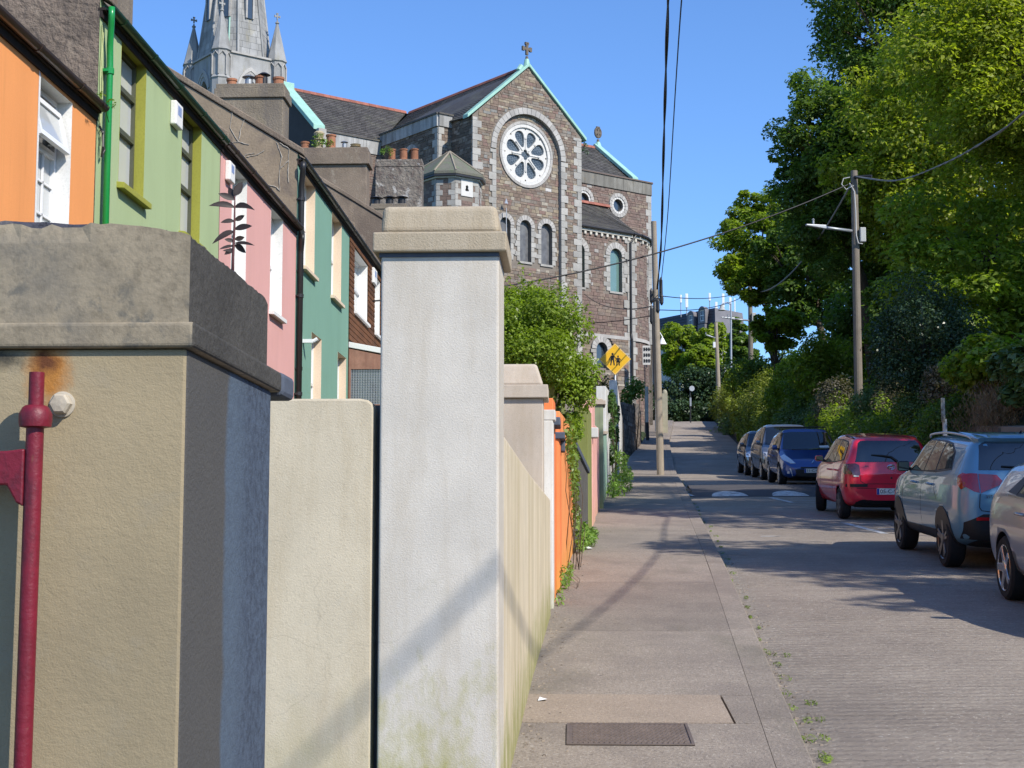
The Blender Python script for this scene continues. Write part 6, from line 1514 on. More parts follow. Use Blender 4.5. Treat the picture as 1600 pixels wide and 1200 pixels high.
def arm(t, p0, p1, head=.75, r=.035):
    p0, p1 = Vector(p0), Vector(p1); d = (p1 - p0).normalized(); m = MB(); m.tube([p0, p1], r, 8); a = m.build('lamp_arm', MT['galv'], t, smooth=True)
    m = MB(); s = d.cross(Vector((0, 0, 1))).normalized(); u = Vector((0, 0, 1)); q = [p1 - d * .1 + s * .07 - u * .05, p1 + d * head + s * .04 - u * .02, p1 + d * head - s * .04 - u * .02, p1 - d * .1 - s * .07 - u * .05]
    m.hexa([q[0], q[1], q[2], q[3], q[0] + u * .12, q[1] + u * .05, q[2] + u * .05, q[3] + u * .12]); m.build('lamp_head', MT['galv'], a, bevel=.02)
    m = MB(); m.lathe([(.03, 0), (.03, .1), (.05, .12), (.01, .16)], p1 + d * .3 + u * .06, 8); m.build('light_sensor', MT['galv'], a)
b1, t1 = at(1342, 640, 44), at(1334.5, 267, 44)
P1 = pole('tall brown timber pole with a street lamp arm behind the blue car', (b1.x, 44, G(44) + 1.6), (t1.x, 44, t1.z), .125, .095, MT['wood_pole'])
p = at(1331, 361, 43.9); q = at(1285, 355, 43.5); arm(P1, p, q, .55, .045)
lampbox(P1, at(1348, 367, 43.85), (.16, .16, .42))
m = MB(); m.tube([at(x, y, 43.82) for x, y in ((1327, 286), (1331, 292), (1335, 300), (1337, 330), (1338, 368), (1341, 380), (1348, 381))], .018, 6); m.tube([at(x, y, 43.8) for x, y in ((1334, 290), (1322, 296), (1315, 288), (1318, 279), (1328, 277))], .016, 6); m.build('riser_cable', pm('grey_cable', (.55, .55, .53), var=.2, bump=.1), P1)
m = MB(); p = at(1344, 275, 43.9); m.tube([at(1335, 277, 43.9), at(1362, 275.5, 43.6)], .05, 8); m.build('cable_clamp', MT['dark_metal'], P1)
b2, t2 = at(1174.5, 670, 82), at(1172, 445, 82)
P2 = pole('dark timber pole rising out of the sunlit hedge', (b2.x, 82, G(82) + 1.2), (t2.x, 82, t2.z), .15, .11, MT['wood_pole'])
p, q = at(1171, 501, 81.9), at(1145, 498, 81.5); arm(P2, p, q, .7, .05); lampbox(P2, at(1178, 496, 81.8), (.22, .2, .5))
b3, t3 = at(1124.5, 645, 113), at(1118.5, 504, 113)
P3 = pole('pale distant timber pole with a small lamp near the bend in the road', (b3.x, 113, G(113) + .3), (t3.x, 113, t3.z), .17, .13, MT['wood_pale'])
p, q = at(1118, 528, 112.9), at(1108, 525, 112.6); arm(P3, p, q, .3, .05); lampbox(P3, at(1116, 539, 112.8), (.18, .2, .42), MT['pvc_white'])
# tall steel column with a bell lamp, a swan neck lamp and a round mirror sign
sl_ = thing('street_lamp', 'tall slender grey lamp column with a hanging bell lantern before the far building', 'street lamp', (at(1142, 610, 120).x, 120, G(120)))
p0, p1 = at(1142.5, 640, 120), at(1142, 474, 120); m = MB(); m.tube([(p0.x, 120, G(120)), (p1.x, 120, p1.z)], [.11, .06], 8); m.build('column', MT['galv'], sl_)
m = MB(); m.tube([at(1142, 476, 120), at(1136, 472, 119.9), at(1130, 474, 119.8), at(1128, 479, 119.8)], .04, 6); m.build('bracket', MT['galv'], sl_)
c = at(1128, 485, 119.8); m = MB(); m.lathe([(.30, 0), (.18, .2), (.12, .4), (.05, .5)], c, 12); m.build('lantern', pm('lantern_white', (.42, .43, .42), var=.1, bump=.1), sl_)
sw = thing('street_lamp', 'white bell lamp on a swan neck bracket behind the left timber pole', 'street lamp', at(1026, 520, 92))
m = MB(); m.tube([at(1024, 540, 92), at(1027, 522, 92), at(1031, 520, 92), at(1035, 527, 92)], .045, 6); m.build('bracket', MT['galv'], sw)
c = at(1035, 538, 92); m = MB(); m.lathe([(.26, 0), (.18, .15), (.1, .32), (.04, .42)], c, 12); m.build('lantern', MT['pvc_white'], sw)
m = MB(); q = at(1024, 540, 92); m.tube([(q.x, 92, G(92)), (q.x, 92, q.z + .3)], .07, 8); m.build('column', MT['galv'], sw)
ms = thing('mirror_post', 'small round sign on a dark post at the end of the road', 'road sign', (at(1079, 650, 108).x, 108, G(108)))
p, q = at(1079, 655, 108), at(1079, 605, 108); m = MB(); m.tube([(p.x, 108, G(108)), (p.x, 108, q.z)], .05, 8); m.build('post', MT['dark_metal'], ms)
m = MB(); m.lathe([(.19, 0), (.19, .03)], at(1081, 607, 107.9), 20, axis=(.2, -1, 0)); m.build('disc', MT['galv'], ms)
m = MB(); q = at(1079, 628, 107.9); m.box(q.x - .06, q.x + .06, 107.86, 107.9, q.z - .3, q.z + .3); m.build('plate', MT['galv'], ms)
sp2 = thing('sign_post', 'grey steel post with a pale plate behind the blue grey car', 'post', (at(1478, 675, 26).x, 25.5, G(26)))
p, q = at(1477, 690, 24), at(1472, 600, 24); m = MB(); m.tube([(p.x, 24, G(24)), (p.x, 24, at(1477, 655, 24).z)], .035, 8); m.build('post', MT['galv'], sp2)
m = MB(); a, b = at(1469, 622, 24), at(1476, 660, 24); m.box(a.x, b.x, 23.95, 23.97, b.z, a.z); m.build('plate', pm('worn_plate', (.45, .42, .36), var=.6, vs=9, bump=.3, stains=[((.12, .09, .06), .9, (8, 8, 8), .48, .6)]), sp2)
# ---------------------------------------------------------------- overhead cables
CAB = MT['black_plastic']; GCAB = pm('grey_rope_cable', (.30, .30, .29), var=.3, vs=20, bump=.3)
def smooth(pts, n=10):
    P = [Vector(p) for p in pts]; P = [P[0] * 2 - P[1]] + P + [P[-1] * 2 - P[-2]]; out = []
    for i in range(1, len(P) - 2):
        a, b, c, d = P[i - 1:i + 3]
        for k in range(n):
            t = k / n; out.append(.5 * ((2 * b) + (c - a) * t + (2 * a - 5 * b + 4 * c - d) * t * t + (3 * b - a - 3 * c + d) * t ** 3))
    return out + [P[-2]]
def cable(label, pts, r, mat=CAB, twist=0):
    pts = smooth(pts); m = MB()
    if twist:
        for ph in (0, math.pi):
            q = []; L = 0
            for i, p in enumerate(pts):
                if i: L += (p - pts[i - 1]).length
                d = (pts[min(i + 1, len(pts) - 1)] - pts[max(i - 1, 0)]).normalized(); s = d.cross(Vector((0, 0, 1))).normalized(); u = s.cross(d); a = L / twist * 2 * math.pi + ph
                q.append(p + (s * math.cos(a) + u * math.sin(a)) * r * .9)
            m.tube(q, r, 6)
    else: m.tube(pts, r, 6)
    return tag(m.build('overhead_cable', mat, smooth=True), label, 'cable')
cable('thick black twisted cable bundle rising from the left timber pole out of the picture top', [(2.66, 48.1, zc + .3), at(1033, 380, 42), at(1037, 230, 34), at(1041, 90, 27), at(1044, -60, 21), (.62, 10, 9.4), (-1.2, -20, 9.7)], .017, twist=9)
cable('thin black wire beside the thick cable bundle above the left pole', [(2.75, 48.2, zc + .2), at(1043, 340, 41), at(1056, 130, 30), at(1068, -40, 22), (1.1, 10, 9.6), (-.4, -20, 9.9)], .012)
a, b = at(1331, 286, 43.9), Vector((-5.1, 38.5, 8.05)); cable('black wire crossing the street in front of the church from pole to houses', [a.lerp(b, k / 10) - Vector((0, 0, .62 * 4 * (k / 10) * (1 - k / 10))) for k in range(11)], .022)
a, b = at(1330, 288, 43.9), at(1173, 455, 81.9); cable('pale cable sagging between the two right hand timber poles', [a.lerp(b, k / 8) - Vector((0, 0, 1.0 * 4 * (k / 8) * (1 - k / 8))) for k in range(9)], .03, GCAB)
cable('grey twisted rope cable curving from the right pole up past the trees', [at(1338, 276, 43.8), at(1400, 282, 40), at(1470, 258, 34.5), at(1540, 220, 29.5), at(1602, 174, 25.5), (7.25, 20, 8.85), (7.15, 15, 8.75), (7.05, 10, 8.95), (7.0, 5, 9.42), (6.95, 0, 10.2), (6.9, -8, 11.6)], .013, GCAB, twist=.4)
a, b = Vector((2.75, 48.2, zc + .1)), at(1171, 452, 81.9); cable('upper thin wire from the left pole to the dark pole in the hedge', [a.lerp(b, k / 6) - Vector((0, 0, .25 * 4 * (k / 6) * (1 - k / 6))) for k in range(7)], .016)
a, b = Vector((2.75, 48.2, zc - .35)), at(1171, 458, 81.9); cable('lower thin wire from the left pole to the dark pole in the hedge', [a.lerp(b, k / 6) - Vector((0, 0, .3 * 4 * (k / 6) * (1 - k / 6))) for k in range(7)], .016)
a, b = Vector((2.6, 48.3, zc - .2)), W(9.0, 1.2, 16.4); cable('slack wire from the left pole to the chapel wall', [a.lerp(b, k / 6) - Vector((0, 0, .4 * 4 * (k / 6) * (1 - k / 6))) for k in range(7)], .02)
a, b = Vector((2.6, 48.3, zc - .5)), Vector((-5.0, 52, 10.2)); cable('slack wire from the left pole towards the grey terrace house', [a.lerp(b, k / 6) - Vector((0, 0, .5 * 4 * (k / 6) * (1 - k / 6))) for k in range(7)], .014)

# ---------------------------------------------------------------- trees and bank planting on the right
MT['bark_pale'] = pm('pale_bark', (.30, .26, .19), var=.4, vs=6, bump=.5, bs=40)
LM = leaf_mat('maple_leaf', (.19, .245, .033), (.34, .385, .058), .55, .42)
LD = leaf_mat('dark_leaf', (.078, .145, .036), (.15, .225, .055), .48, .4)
LMID = leaf_mat('mid_leaf', (.155, .235, .036), (.28, .36, .06), .55, .4)
LY = leaf_mat('yellow_green_leaf', (.15, .22, .025), (.26, .34, .04), .42, .45)
LH = leaf_mat('holly_leaf', (.03, .06, .028), (.06, .10, .045), .2, .3)
LHG = leaf_mat('hedge_leaf', (.14, .19, .028), (.25, .28, .055), .38, .45)
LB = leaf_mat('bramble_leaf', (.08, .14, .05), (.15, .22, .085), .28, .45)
LBR = leaf_mat('dry_stalks', (.13, .085, .05), (.22, .15, .09), .2, .7)
PKL = leaf_mat('mauve_flower', (.10, .105, .065), (.165, .145, .11), .3, .7)
G2 = 'trees on the bank right of the road'
def gb(x, y): return G(y) + 1.7 + max(0, min(4, (x - XR(y) - .6) * .55))
c = at(1530, 250, 49); tree('maple_tree', 'light green sunlit maple leaning over the bank at the right edge', (c.x + 2.2, 49.5, gb(c.x + 2.2, 49)), c, (5.6, 3.6, 5.0), 420, 240, .155, LM, MT['bark_pale'], 101, .16, G2, flat=.6, csize=(.07, .19), shell=.3, up=.35, limbs=26, hollow=.35)
c = at(1450, 60, 57); tree('broadleaf_tree', 'tall dark green broadleaf tree behind the maple', (c.x + 1, 57.5, gb(c.x + 1, 57)), c, (5.1, 3.6, 6.4), 300, 330, .17, LD, MT['bark'], 102, .34, G2, flat=.7, csize=(.09, .2), shell=.35, limbs=18, hollow=.4)
c = at(1302, 260, 52); tree('broadleaf_tree', 'dark tree crown left of the tall brown pole against the sky', (c.x + 1.5, 53, gb(c.x + 1, 53)), c, (1.9, 1.8, 3.7), 150, 300, .15, LD, MT['bark'], 103, .24, G2, flat=.7, csize=(.11, .25), limbs=10)
c = at(1192, 395, 76); tree('broadleaf_tree', 'mid green tree with gaps of sky above the hedge and dark pole', (c.x + .8, 77, gb(c.x + 1, 77)), c, (2.35, 2.2, 3.2), 190, 230, .18, LMID, MT['bark'], 104, .16, G2, flat=.65, csize=(.10, .22), limbs=12, shell=.3, up=.7)
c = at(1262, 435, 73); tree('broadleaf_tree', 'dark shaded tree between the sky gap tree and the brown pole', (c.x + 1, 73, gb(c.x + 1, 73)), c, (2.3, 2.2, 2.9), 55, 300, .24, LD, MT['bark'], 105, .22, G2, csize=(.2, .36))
c = at(1214, 515, 64); tree('broadleaf_tree', 'small bright leaved chestnut sapling above the dark hedge', (c.x, 64.3, gb(c.x, 64)), c, (1.0, .9, 1.15), 60, 110, .2, LY, MT['bark'], 106, .09, G2, flat=.7, csize=(.18, .32), up=.9)
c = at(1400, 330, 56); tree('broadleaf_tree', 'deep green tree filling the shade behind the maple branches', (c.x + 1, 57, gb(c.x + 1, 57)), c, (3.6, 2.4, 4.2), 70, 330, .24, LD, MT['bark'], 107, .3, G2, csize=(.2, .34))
c = at(1560, 430, 38); tree('broadleaf_tree', 'mid green understorey tree below the maple at the right edge', (c.x + .6, 38, gb(c.x, 38)), c, (2.6, 2.0, 2.3), 50, 330, .17, LMID, MT['bark'], 108, .16, G2, csize=(.2, .36), flat=.5)
c = at(1600, 120, 36); tree('broadleaf_tree', 'leafy green crown in the upper right corner behind the maple', (c.x + 2, 36, gb(c.x + 2, 36)), c, (2.7, 2.2, 3.3), 150, 300, .13, LM, MT['bark'], 109, .25, G2, csize=(.2, .34), flat=.5)
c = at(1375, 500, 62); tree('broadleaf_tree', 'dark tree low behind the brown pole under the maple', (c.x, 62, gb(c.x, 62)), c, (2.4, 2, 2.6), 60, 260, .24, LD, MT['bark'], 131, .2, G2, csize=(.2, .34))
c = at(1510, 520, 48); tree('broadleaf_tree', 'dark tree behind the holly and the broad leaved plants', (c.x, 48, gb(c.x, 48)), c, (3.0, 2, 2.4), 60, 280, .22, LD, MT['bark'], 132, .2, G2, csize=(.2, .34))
c = at(1441, 525, 33); tree('holly_tree', 'dense black green holly bush beside the brown pole', (c.x, 33.3, gb(c.x, 33)), c, (1.15, 1.1, 1.45), 60, 330, .07, LH, MT['bark'], 110, .12, G2, csize=(.25, .42), flat=.9, shell=.4, up=.2)
for (px, py, Y, r, mt, lb, sd_) in ((1060, 548, 142, (2.1, 2, 3.2), LY, 'yellow green far tree below the slate mansard roof', 111), (1118, 550, 138, (2.2, 2, 3.0), LY, 'yellow green far tree beside the tall lamp column', 112), (1088, 568, 134, (1.8, 2, 1.9), LMID, 'darker far tree between the two yellow green ones', 113), (1158, 545, 128, (1.1, 1.2, 2.4), LD, 'dark far tree behind the pale distant pole', 114)):
    c = at(px, py, Y); tree('broadleaf_tree', lb, (c.x, Y + .3, G(Y)), c, r, 70, 120, .34, mt, MT['bark'], sd_, .2, 'far trees at the top of the road', csize=(.14, .27), flat=.75)
# off to the right and behind the tripod: the rest of the row of trees that shades the road
for (x, y, zc_, r, lb, sd_) in ((13.0, 8.6, 9.4, (2.2, 2.0, 2.4), 'shade tree on the bank opposite the streaked wall', 126), (12.5, 13.0, 10.4, (3.0, 2.5, 3.2), 'shade tree on the bank beside the silver car', 121), (12.8, 20.8, 13.4, (3.0, 3.0, 3.6), 'shade tree on the bank beside the blue grey car', 122), (13.4, 26.2, 13.3, (3.0, 2.8, 3.4), 'shade tree on the bank beside the red car', 123), (15.6, 33.2, 14.8, (2.4, 2.4, 2.8), 'shade tree on the bank behind the maple', 124)):
    tree('broadleaf_tree', lb, (x + .5, y, gb(x, y) if y > 0 else G(y) + 1), (x, y, zc_), r, 48, 330, .2, LMID, MT['bark'], sd_, .22, G2, csize=(.22, .38))
# hedges and shrubs along the top of the wall
def bank(label, px, py, Y, r, n, per, leaf, mat, seed, name='bank_shrub', cat='shrub', **k):
    c = at(px, py, Y); shrub(name, label, (c.x, Y, c.z - r[2]), blob(c, r, n, per, seed, (.28, .46)), leaf, mat, seed, cat=cat, group='plants along the retaining wall', stem_r=.03, **k)
bank('soft yellow green hedge where the road bends out of sight', 1152, 632, 96, (1.25, 4.0, 1.6), 40, 330, .13, LHG, 201, 'hedge', 'hedge')
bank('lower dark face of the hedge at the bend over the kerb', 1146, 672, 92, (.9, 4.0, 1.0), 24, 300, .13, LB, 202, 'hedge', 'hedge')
bank('sunlit feathery hedge between the dark pole and the shaded bank', 1208, 630, 72, (1.2, 4.5, 1.5), 44, 330, .12, LHG, 203, 'hedge', 'hedge')
bank('brightest yellow green spray at the front of the hedge above the grey car', 1224, 615, 62, (.55, 1.8, 1.3), 26, 260, .12, LY, 204, 'hedge', 'hedge')
bank('dark green shrub above the roof of the grey people carrier', 1262, 618, 58, (.8, 1.6, .95), 24, 280, .12, LD, 205)
bank('green bramble mass above the roof of the blue car', 1285, 660, 52, (.75, 2.4, 1.1), 30, 300, .10, LB, 206)
bank('wiry shrub with mauve flower heads left of the brown pole', 1300, 625, 48, (.55, 1.4, .8), 18, 220, .08, PKL, 207)
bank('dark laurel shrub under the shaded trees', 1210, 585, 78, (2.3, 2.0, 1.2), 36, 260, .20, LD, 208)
bank('mid green shrub behind the mauve flowers', 1290, 575, 56, (1.5, 1.6, 1.4), 30, 260, .15, LMID, 209)
bank('small bright sapling beside the dark pole', 1157, 600, 86, (.9, 1.0, 1.3), 18, 150, .18, LY, 210)
bank('soft green valerian clump right of the brown pole', 1376, 640, 40, (.62, 1.5, .85), 30, 300, .075, LB, 211, down=.3)
bank('mauve flowering valerian over the red car', 1402, 632, 37, (.55, 1.2, .75), 20, 200, .06, PKL, 212)
bank('grey green wild plants between valerian and broad leaved shrub', 1440, 645, 33, (.6, 1.4, .75), 30, 320, .07, LB, 213, down=.3)
bank('broad leaved light green shrub spilling over the wall by the right edge', 1545, 572, 28, (.72, 1.2, .48), 30, 170, .14, LMID, 214, up=.8, aspect=.8)
bank('second broad leaved clump at the right edge of the bank', 1600, 585, 26, (.55, 1.1, .5), 22, 170, .14, LB, 215, up=.8, aspect=.8)
bank('dry brown stalks hanging down the wall face', 1560, 640, 27, (.7, 1.6, .5), 24, 260, .10, LBR, 216, down=1.2, aspect=.12)
bank('dark creeper hanging over the wall behind the blue grey car', 1490, 660, 29, (.55, 1.8, .5), 26, 300, .08, LD, 217, down=.6)
bank('ivy on the wall foot behind the red car', 1370, 690, 36, (.3, 3.5, .6), 24, 260, .09, LD, 218)
bank('ferny growth on the wall behind the parked grey cars', 1240, 680, 56, (.5, 4.0, .8), 26, 260, .11, LB, 219)
bank('purple buddleia stalks near the post on the bank', 1470, 600, 30, (.45, .8, .55), 14, 160, .07, PKL, 220)
CREEP = {31: 'creeper on the wall between the blue grey and red cars', 35: 'leafy creeper on the wall behind the red car roof', 39: 'creeper at the wall beside the front of the red car', 43: 'pale green creeper on the wall beside the dark blue car', 47.5: 'creeper on the wall beside the grey people carrier',
         52: 'creeper on the wall beside the dark grey hatchback', 57: 'creeper just uphill of the last parked car', 62: 'first sunlit hedge growth uphill of the parked cars', 67: 'sunlit hedge growth halfway between the cars and the dark pole', 73: 'sunlit hedge growth just before the dark pole', 79: 'hedge growth around the foot of the dark pole', 85: 'hedge growth just beyond the dark pole', 92: 'hedge growth nearest the bend of the road'}
for y in (31, 35, 39, 43, 47.5, 52, 57, 62, 67, 73, 79, 85, 92):
    x = XR(y) + .42; cl = []
    rr = random.Random(int(y * 3))
    for k in range(20): cl.append(((x - rr.uniform(0, .22), y + rr.uniform(-2.6, 2.6), G(y) + rr.uniform(.35, 2.0)), (.22, .5, .3), 110))
    for k in range(10): cl.append(((x + rr.uniform(.3, 1.6), y + rr.uniform(-2.6, 2.6), G(y) + rr.uniform(1.7, 2.5)), (.35, .5, .3), 110))
    shrub('wall_creeper', CREEP[y], (x, y, G(y)), cl, .10 if y < 60 else .15, (LB, LD, LHG, LMID)[int(y) % 4] if y < 58 else LHG, 300 + int(y), cat='creeper', group='creepers hanging over the retaining wall', stem_r=.02)
# end of the road: dark hedge on a rubble wall
cl = []; rr = random.Random(77)
for k in range(420):
    y = rr.uniform(5, 60); dx = rr.uniform(.8, 14); x = XR(y) + dx; z = G(y) + interp(dx, [(.6, 1.62), (2.2, 2.5), (6, 4.5), (14, 7)])
    cl.append(((x, y, z + .12), (.5, .6, .22), 75))
tag(leaves_mesh('bank_ground_cover', cl, .16, LB, None, 333, up=.6), kind='stuff')
c = at(1085, 612, 122)
shrub('hedge', 'tall dark hedge closing the end of the road', (c.x, 122, G(122)), blob((c.x + 1.2, 122, c.z + .3), (4.6, 1.2, 1.9), 60, 300, 230, (.24, .4)) + blob((c.x - 5, 124, c.z), (3, 1.2, 2.2), 30, 260, 231, (.24, .4)) + blob((c.x - .5, 118.1, G(118) + .7), (4.6, .5, 1.0), 60, 260, 232, (.2, .36)), .22, LH, 230, cat='hedge', stem_r=.05)
ew = thing('stone_wall', 'dark rubble wall under the hedge at the end of the road', 'wall', (c.x, 118.5, G(118.5)))
m = MB(); m.box(c.x - 9, c.x + 4.2, 118.5, 119, G(118) - .6, G(118) + 1.25); m.build('wall_core', MT['mortar'], ew)
stonework(ew, [(c.x - 9, G(118) - .4), (c.x + 4.2, G(118) - .4), (c.x + 4.2, G(118) + 1.2), (c.x - 9, G(118) + 1.2)], [], lambda a, b: Vector((a, 118.5, b)), (0, -1, 0), mat='stone_wall', seed=77, name='stone')
# ---------------------------------------------------------------- parked cars
TYRE = pm('tyre_rubber', (.018, .018, .019), rough=.85, var=.3, vs=9, bump=.4, bs=120, obj=True)
CHROME = pm('chrome', (.72, .73, .75), metal=1, rough=.12, var=.05, bump=0, fine=.02, obj=True)
ALLOY = pm('alloy', (.55, .56, .58), metal=.9, rough=.25, var=.1, bump=.02, obj=True)
CGLASS = glass_mat('car_glass', (.006, .008, .010), .02)
REDL = pm('red_lens', (.42, .008, .012), rough=.12, var=.35, vs=18, fine=.05, bump=.15, bs=60, spec=.7, coat=1, obj=True)
AMBL = pm('smoked_lens', (.10, .018, .012), rough=.12, var=.3, vs=15, bump=.1, spec=.7, coat=1, obj=True)
CLRL = pm('headlamp_lens', (.78, .80, .82), rough=.08, var=.3, vs=14, fine=.1, bump=.3, bs=50, spec=.8, metal=.3, coat=1, obj=True)
PLT = pm('plate_white', (.74, .74, .70), rough=.4, var=.06, bump=.02, obj=True); PLB = pm('plate_blue', (.02, .06, .35), rough=.4, var=.05, bump=0, obj=True)
CBLK = pm('satin_black_trim', (.02, .02, .022), rough=.45, var=.2, vs=20, bump=.1, obj=True); CGRY = pm('grey_plastic', (.06, .06, .063), rough=.55, var=.2, vs=20, bump=.15, obj=True)
def text_mesh(s, size):
    cu = bpy.data.curves.new('txt', 'FONT'); cu.body = s; cu.size = size; cu.align_x = 'CENTER'; cu.align_y = 'CENTER'; cu.extrude = .001
    o = bpy.data.objects.new('txt', cu); COL.objects.link(o); dg = bpy.context.evaluated_depsgraph_get(); me = bpy.data.meshes.new_from_object(o.evaluated_get(dg)); bpy.data.objects.remove(o); return me
class Car:
    def __init__(s, name, label, loc, yaw, pitch, paint, S):
        s.root = thing(name, label, 'car', loc, rot=(pitch, 0, yaw), group='cars parked along the right kerb'); s.S = S; s.paint = paint
        I = lambda k, y: interp(y, S[k])
        ring = lambda y: (lambda w, zb, zs, zt, wt: [(0, zb), (.80 * w, zb), (.95 * w, zb + .07), (w, lerp(zb, zs, .42)), (.995 * w, lerp(zb, zs, .78)), (.955 * w, zs), (lerp(.955 * w, wt, .12), lerp(zs, zt, .10)), (lerp(.955 * w, wt, .55), lerp(zs, zt, .55)), (wt, lerp(zs, zt, .93)), (wt * .84, zt), (wt * .45, zt + .012), (0, zt + .018)])(I('w', y), I('zb', y), I('zs', y), I('zt', y), I('wt', y))
        m = MB(); n = 22; rings = []
        for y in S['y']:
            h = ring(y); full = [(x, y, z) for x, z in h] + [(-x, y, z) for x, z in reversed(h[1:-1])]; rings.append(full)
        N = len(rings[0]); m.add([p for r in rings for p in r], [(i * N + j, i * N + (j + 1) % N, (i + 1) * N + (j + 1) % N, (i + 1) * N + j) for i in range(len(rings) - 1) for j in range(N)])
        k = (len(rings) - 1) * N; half = N // 2
        for b in (0, k):      # quad strip caps
            for j in range(half): 
                a0, a1, c0, c1 = b + j, b + j + 1, b + (N - j) % N, b + (N - j - 1) % N
                f = [a0, a1, c1, c0]; f = list(dict.fromkeys(f)); m.f.append(tuple(f)); m.m.append(0)
        o = m.build('body', [paint, CBLK], None, local=True, weld=False)
        ss = o.modifiers.new('s', 'SUBSURF'); ss.levels = 2; ss.render_levels = 2
        dg = bpy.context.evaluated_depsgraph_get(); full = bpy.data.meshes.new_from_object(o.evaluated_get(dg)); o.modifiers.clear(); o.data = full
        s.bvh = BVHTree.FromPolygons([v.co.copy() for v in full.vertices], [tuple(p.vertices) for p in full.polygons])
        cm = MB(); Rw = S['r'] * S.get('arch', 1.13)
        for y in S['wy']:
            for sg in (-1, 1):
                ww = I('w', y); x0, x1 = sorted((sg * (ww - .30), sg * (ww + .3))); cm.lathe([(Rw, 0), (Rw, x1 - x0)], (x0, y, S['r']), 36, axis=(1, 0, 0))
        c = cm.build('cut', CBLK, None, local=True, weld=False)
        bo = o.modifiers.new('b', 'BOOLEAN'); bo.operation = 'DIFFERENCE'; bo.object = c; bo.solver = 'EXACT'
        dg = bpy.context.evaluated_depsgraph_get(); me = bpy.data.meshes.new_from_object(o.evaluated_get(dg)); bpy.data.objects.remove(c); o.modifiers.clear(); o.data = me
        while len(me.materials) < 2: me.materials.append(CBLK)
        me.materials[0] = paint; me.materials[1] = CBLK
        for p in me.polygons:
            p.use_smooth = True; ce = p.center; p.material_index = 0
            for y in S['wy']:
                if math.hypot(ce.y - y, ce.z - S['r']) < Rw + .004 and abs(ce.x) > .3 and abs(p.normal.x) < .98 and (abs(p.normal.x) < .2 or abs(ce.x) < I('w', y) - .2): p.material_index = 1; p.use_smooth = False
                if math.hypot(ce.y - y, ce.z - S['r']) < Rw * .96 and abs(ce.x) > .3: p.material_index = 1
            if ce.z < I('zb', ce.y) + .03 and p.normal.z < -.3: p.material_index = 1
        o.parent = s.root; s.body = o; OFF[o.name] = Vector((0, 0, 0)); s.wheels()
    def cast(s, o, d):
        h = s.bvh.ray_cast(Vector(o), Vector(d))
        if h[0] is None:
            q = s.bvh.find_nearest(Vector(o) + Vector(d) * 4.2); return q[0], q[1]
        return h[0], (h[1] if h[1].dot(Vector(d)) < 0 else -h[1])
    def o3(s, side, a, b):
        return {'L': ((-3, a, b), (1, 0, 0)), 'R': ((3, a, b), (-1, 0, 0)), 'B': ((a, -6, b), (0, 1, 0)), 'F': ((a, 6, b), (0, -1, 0)), 'T': ((a, b, 4), (0, 0, -1))}[side]
    def patch(s, name, side, poly, mat, off_=.004, sub=.10, parent=None, deep=.02):
        bm = bmesh.new(); vs = [bm.verts.new((p[0], p[1], 0)) for p in poly]; bm.faces.new(vs); bmesh.ops.triangulate(bm, faces=bm.faces[:])
        for _ in range(4):
            es = [e for e in bm.edges if e.calc_length() > sub]
            if not es: break
            bmesh.ops.subdivide_edges(bm, edges=es, cuts=1, use_grid_fill=True); bmesh.ops.triangulate(bm, faces=bm.faces[:])
        bd = [e for e in bm.edges if len(e.link_faces) == 1]
        inner = {}
        for v in bm.verts:
            p, n = s.cast(*s.o3(side, v.co.x, v.co.y)); inner[v] = p - n * deep; v.co = p + n * off_
        low = {}
        for e in bd:
            for v in e.verts:
                if v not in low: low[v] = bm.verts.new(inner[v])
        for e in bd:
            a, b = e.verts; bm.faces.new((a, b, low[b], low[a]))
        bmesh.ops.recalc_face_normals(bm, faces=bm.faces)
        me = bpy.data.meshes.new(name); bm.to_mesh(me); bm.free(); me.materials.append(mat); me.shade_smooth()
        me.set_sharp_from_angle(angle=R(40))
        return link(name, me, parent or s.root, True)
    def both(s, name, poly, mat, **k):
        return [s.patch(name, q, poly, mat, **k) for q in 'LR']
    def sym(s, name, side, poly, mat, **k):
        return [s.patch(name, side, poly, mat, **k), s.patch(name, side, [(-a, b) for a, b in poly][::-1], mat, **k)]
    def seam(s, side, pts, w=.008, name='panel_gap', mat=None):
        for (a0, b0), (a1, b1) in zip(pts, pts[1:]):
            d = Vector((a1 - a0, b1 - b0)).normalized(); n = Vector((-d.y, d.x)) * w / 2
            s.patch(name, side, [(a0 + n.x, b0 + n.y), (a0 - n.x, b0 - n.y), (a1 - n.x, b1 - n.y), (a1 + n.x, b1 + n.y)], mat or CBLK, off_=.0015, sub=.12, deep=.004)
    def mb(s, m, name, mat, parent=None, **k): return m.build(name, mat, parent or s.root, local=True, **k)
    def wheels(s):
        S = s.S; r, ww, rr_ = S['r'], S.get('ww', .20), S['r'] * S.get('rim', .70); spokes = S.get('spokes', 5)
        tm = MB(); tm.lathe([(rr_, -ww / 2 + .01), (rr_ + .02, -ww / 2), (r - .03, -ww / 2), (r - .004, -ww / 2 + .025), (r, -ww / 2 + .05), (r, ww / 2 - .05), (r - .004, ww / 2 - .025), (r - .03, ww / 2), (rr_ + .02, ww / 2), (rr_, ww / 2 - .01)], (0, 0, 0), 36, axis=(1, 0, 0))
        rm = MB()   # outside is +x
        rm.lathe([(rr_ - .02, .0), (rr_ - .012, ww / 2 - .015), (rr_ + .006, ww / 2 + .002), (rr_ + .004, ww / 2 - .03), (rr_ - .002, -.02)], (0, 0, 0), 36, axis=(1, 0, 0))
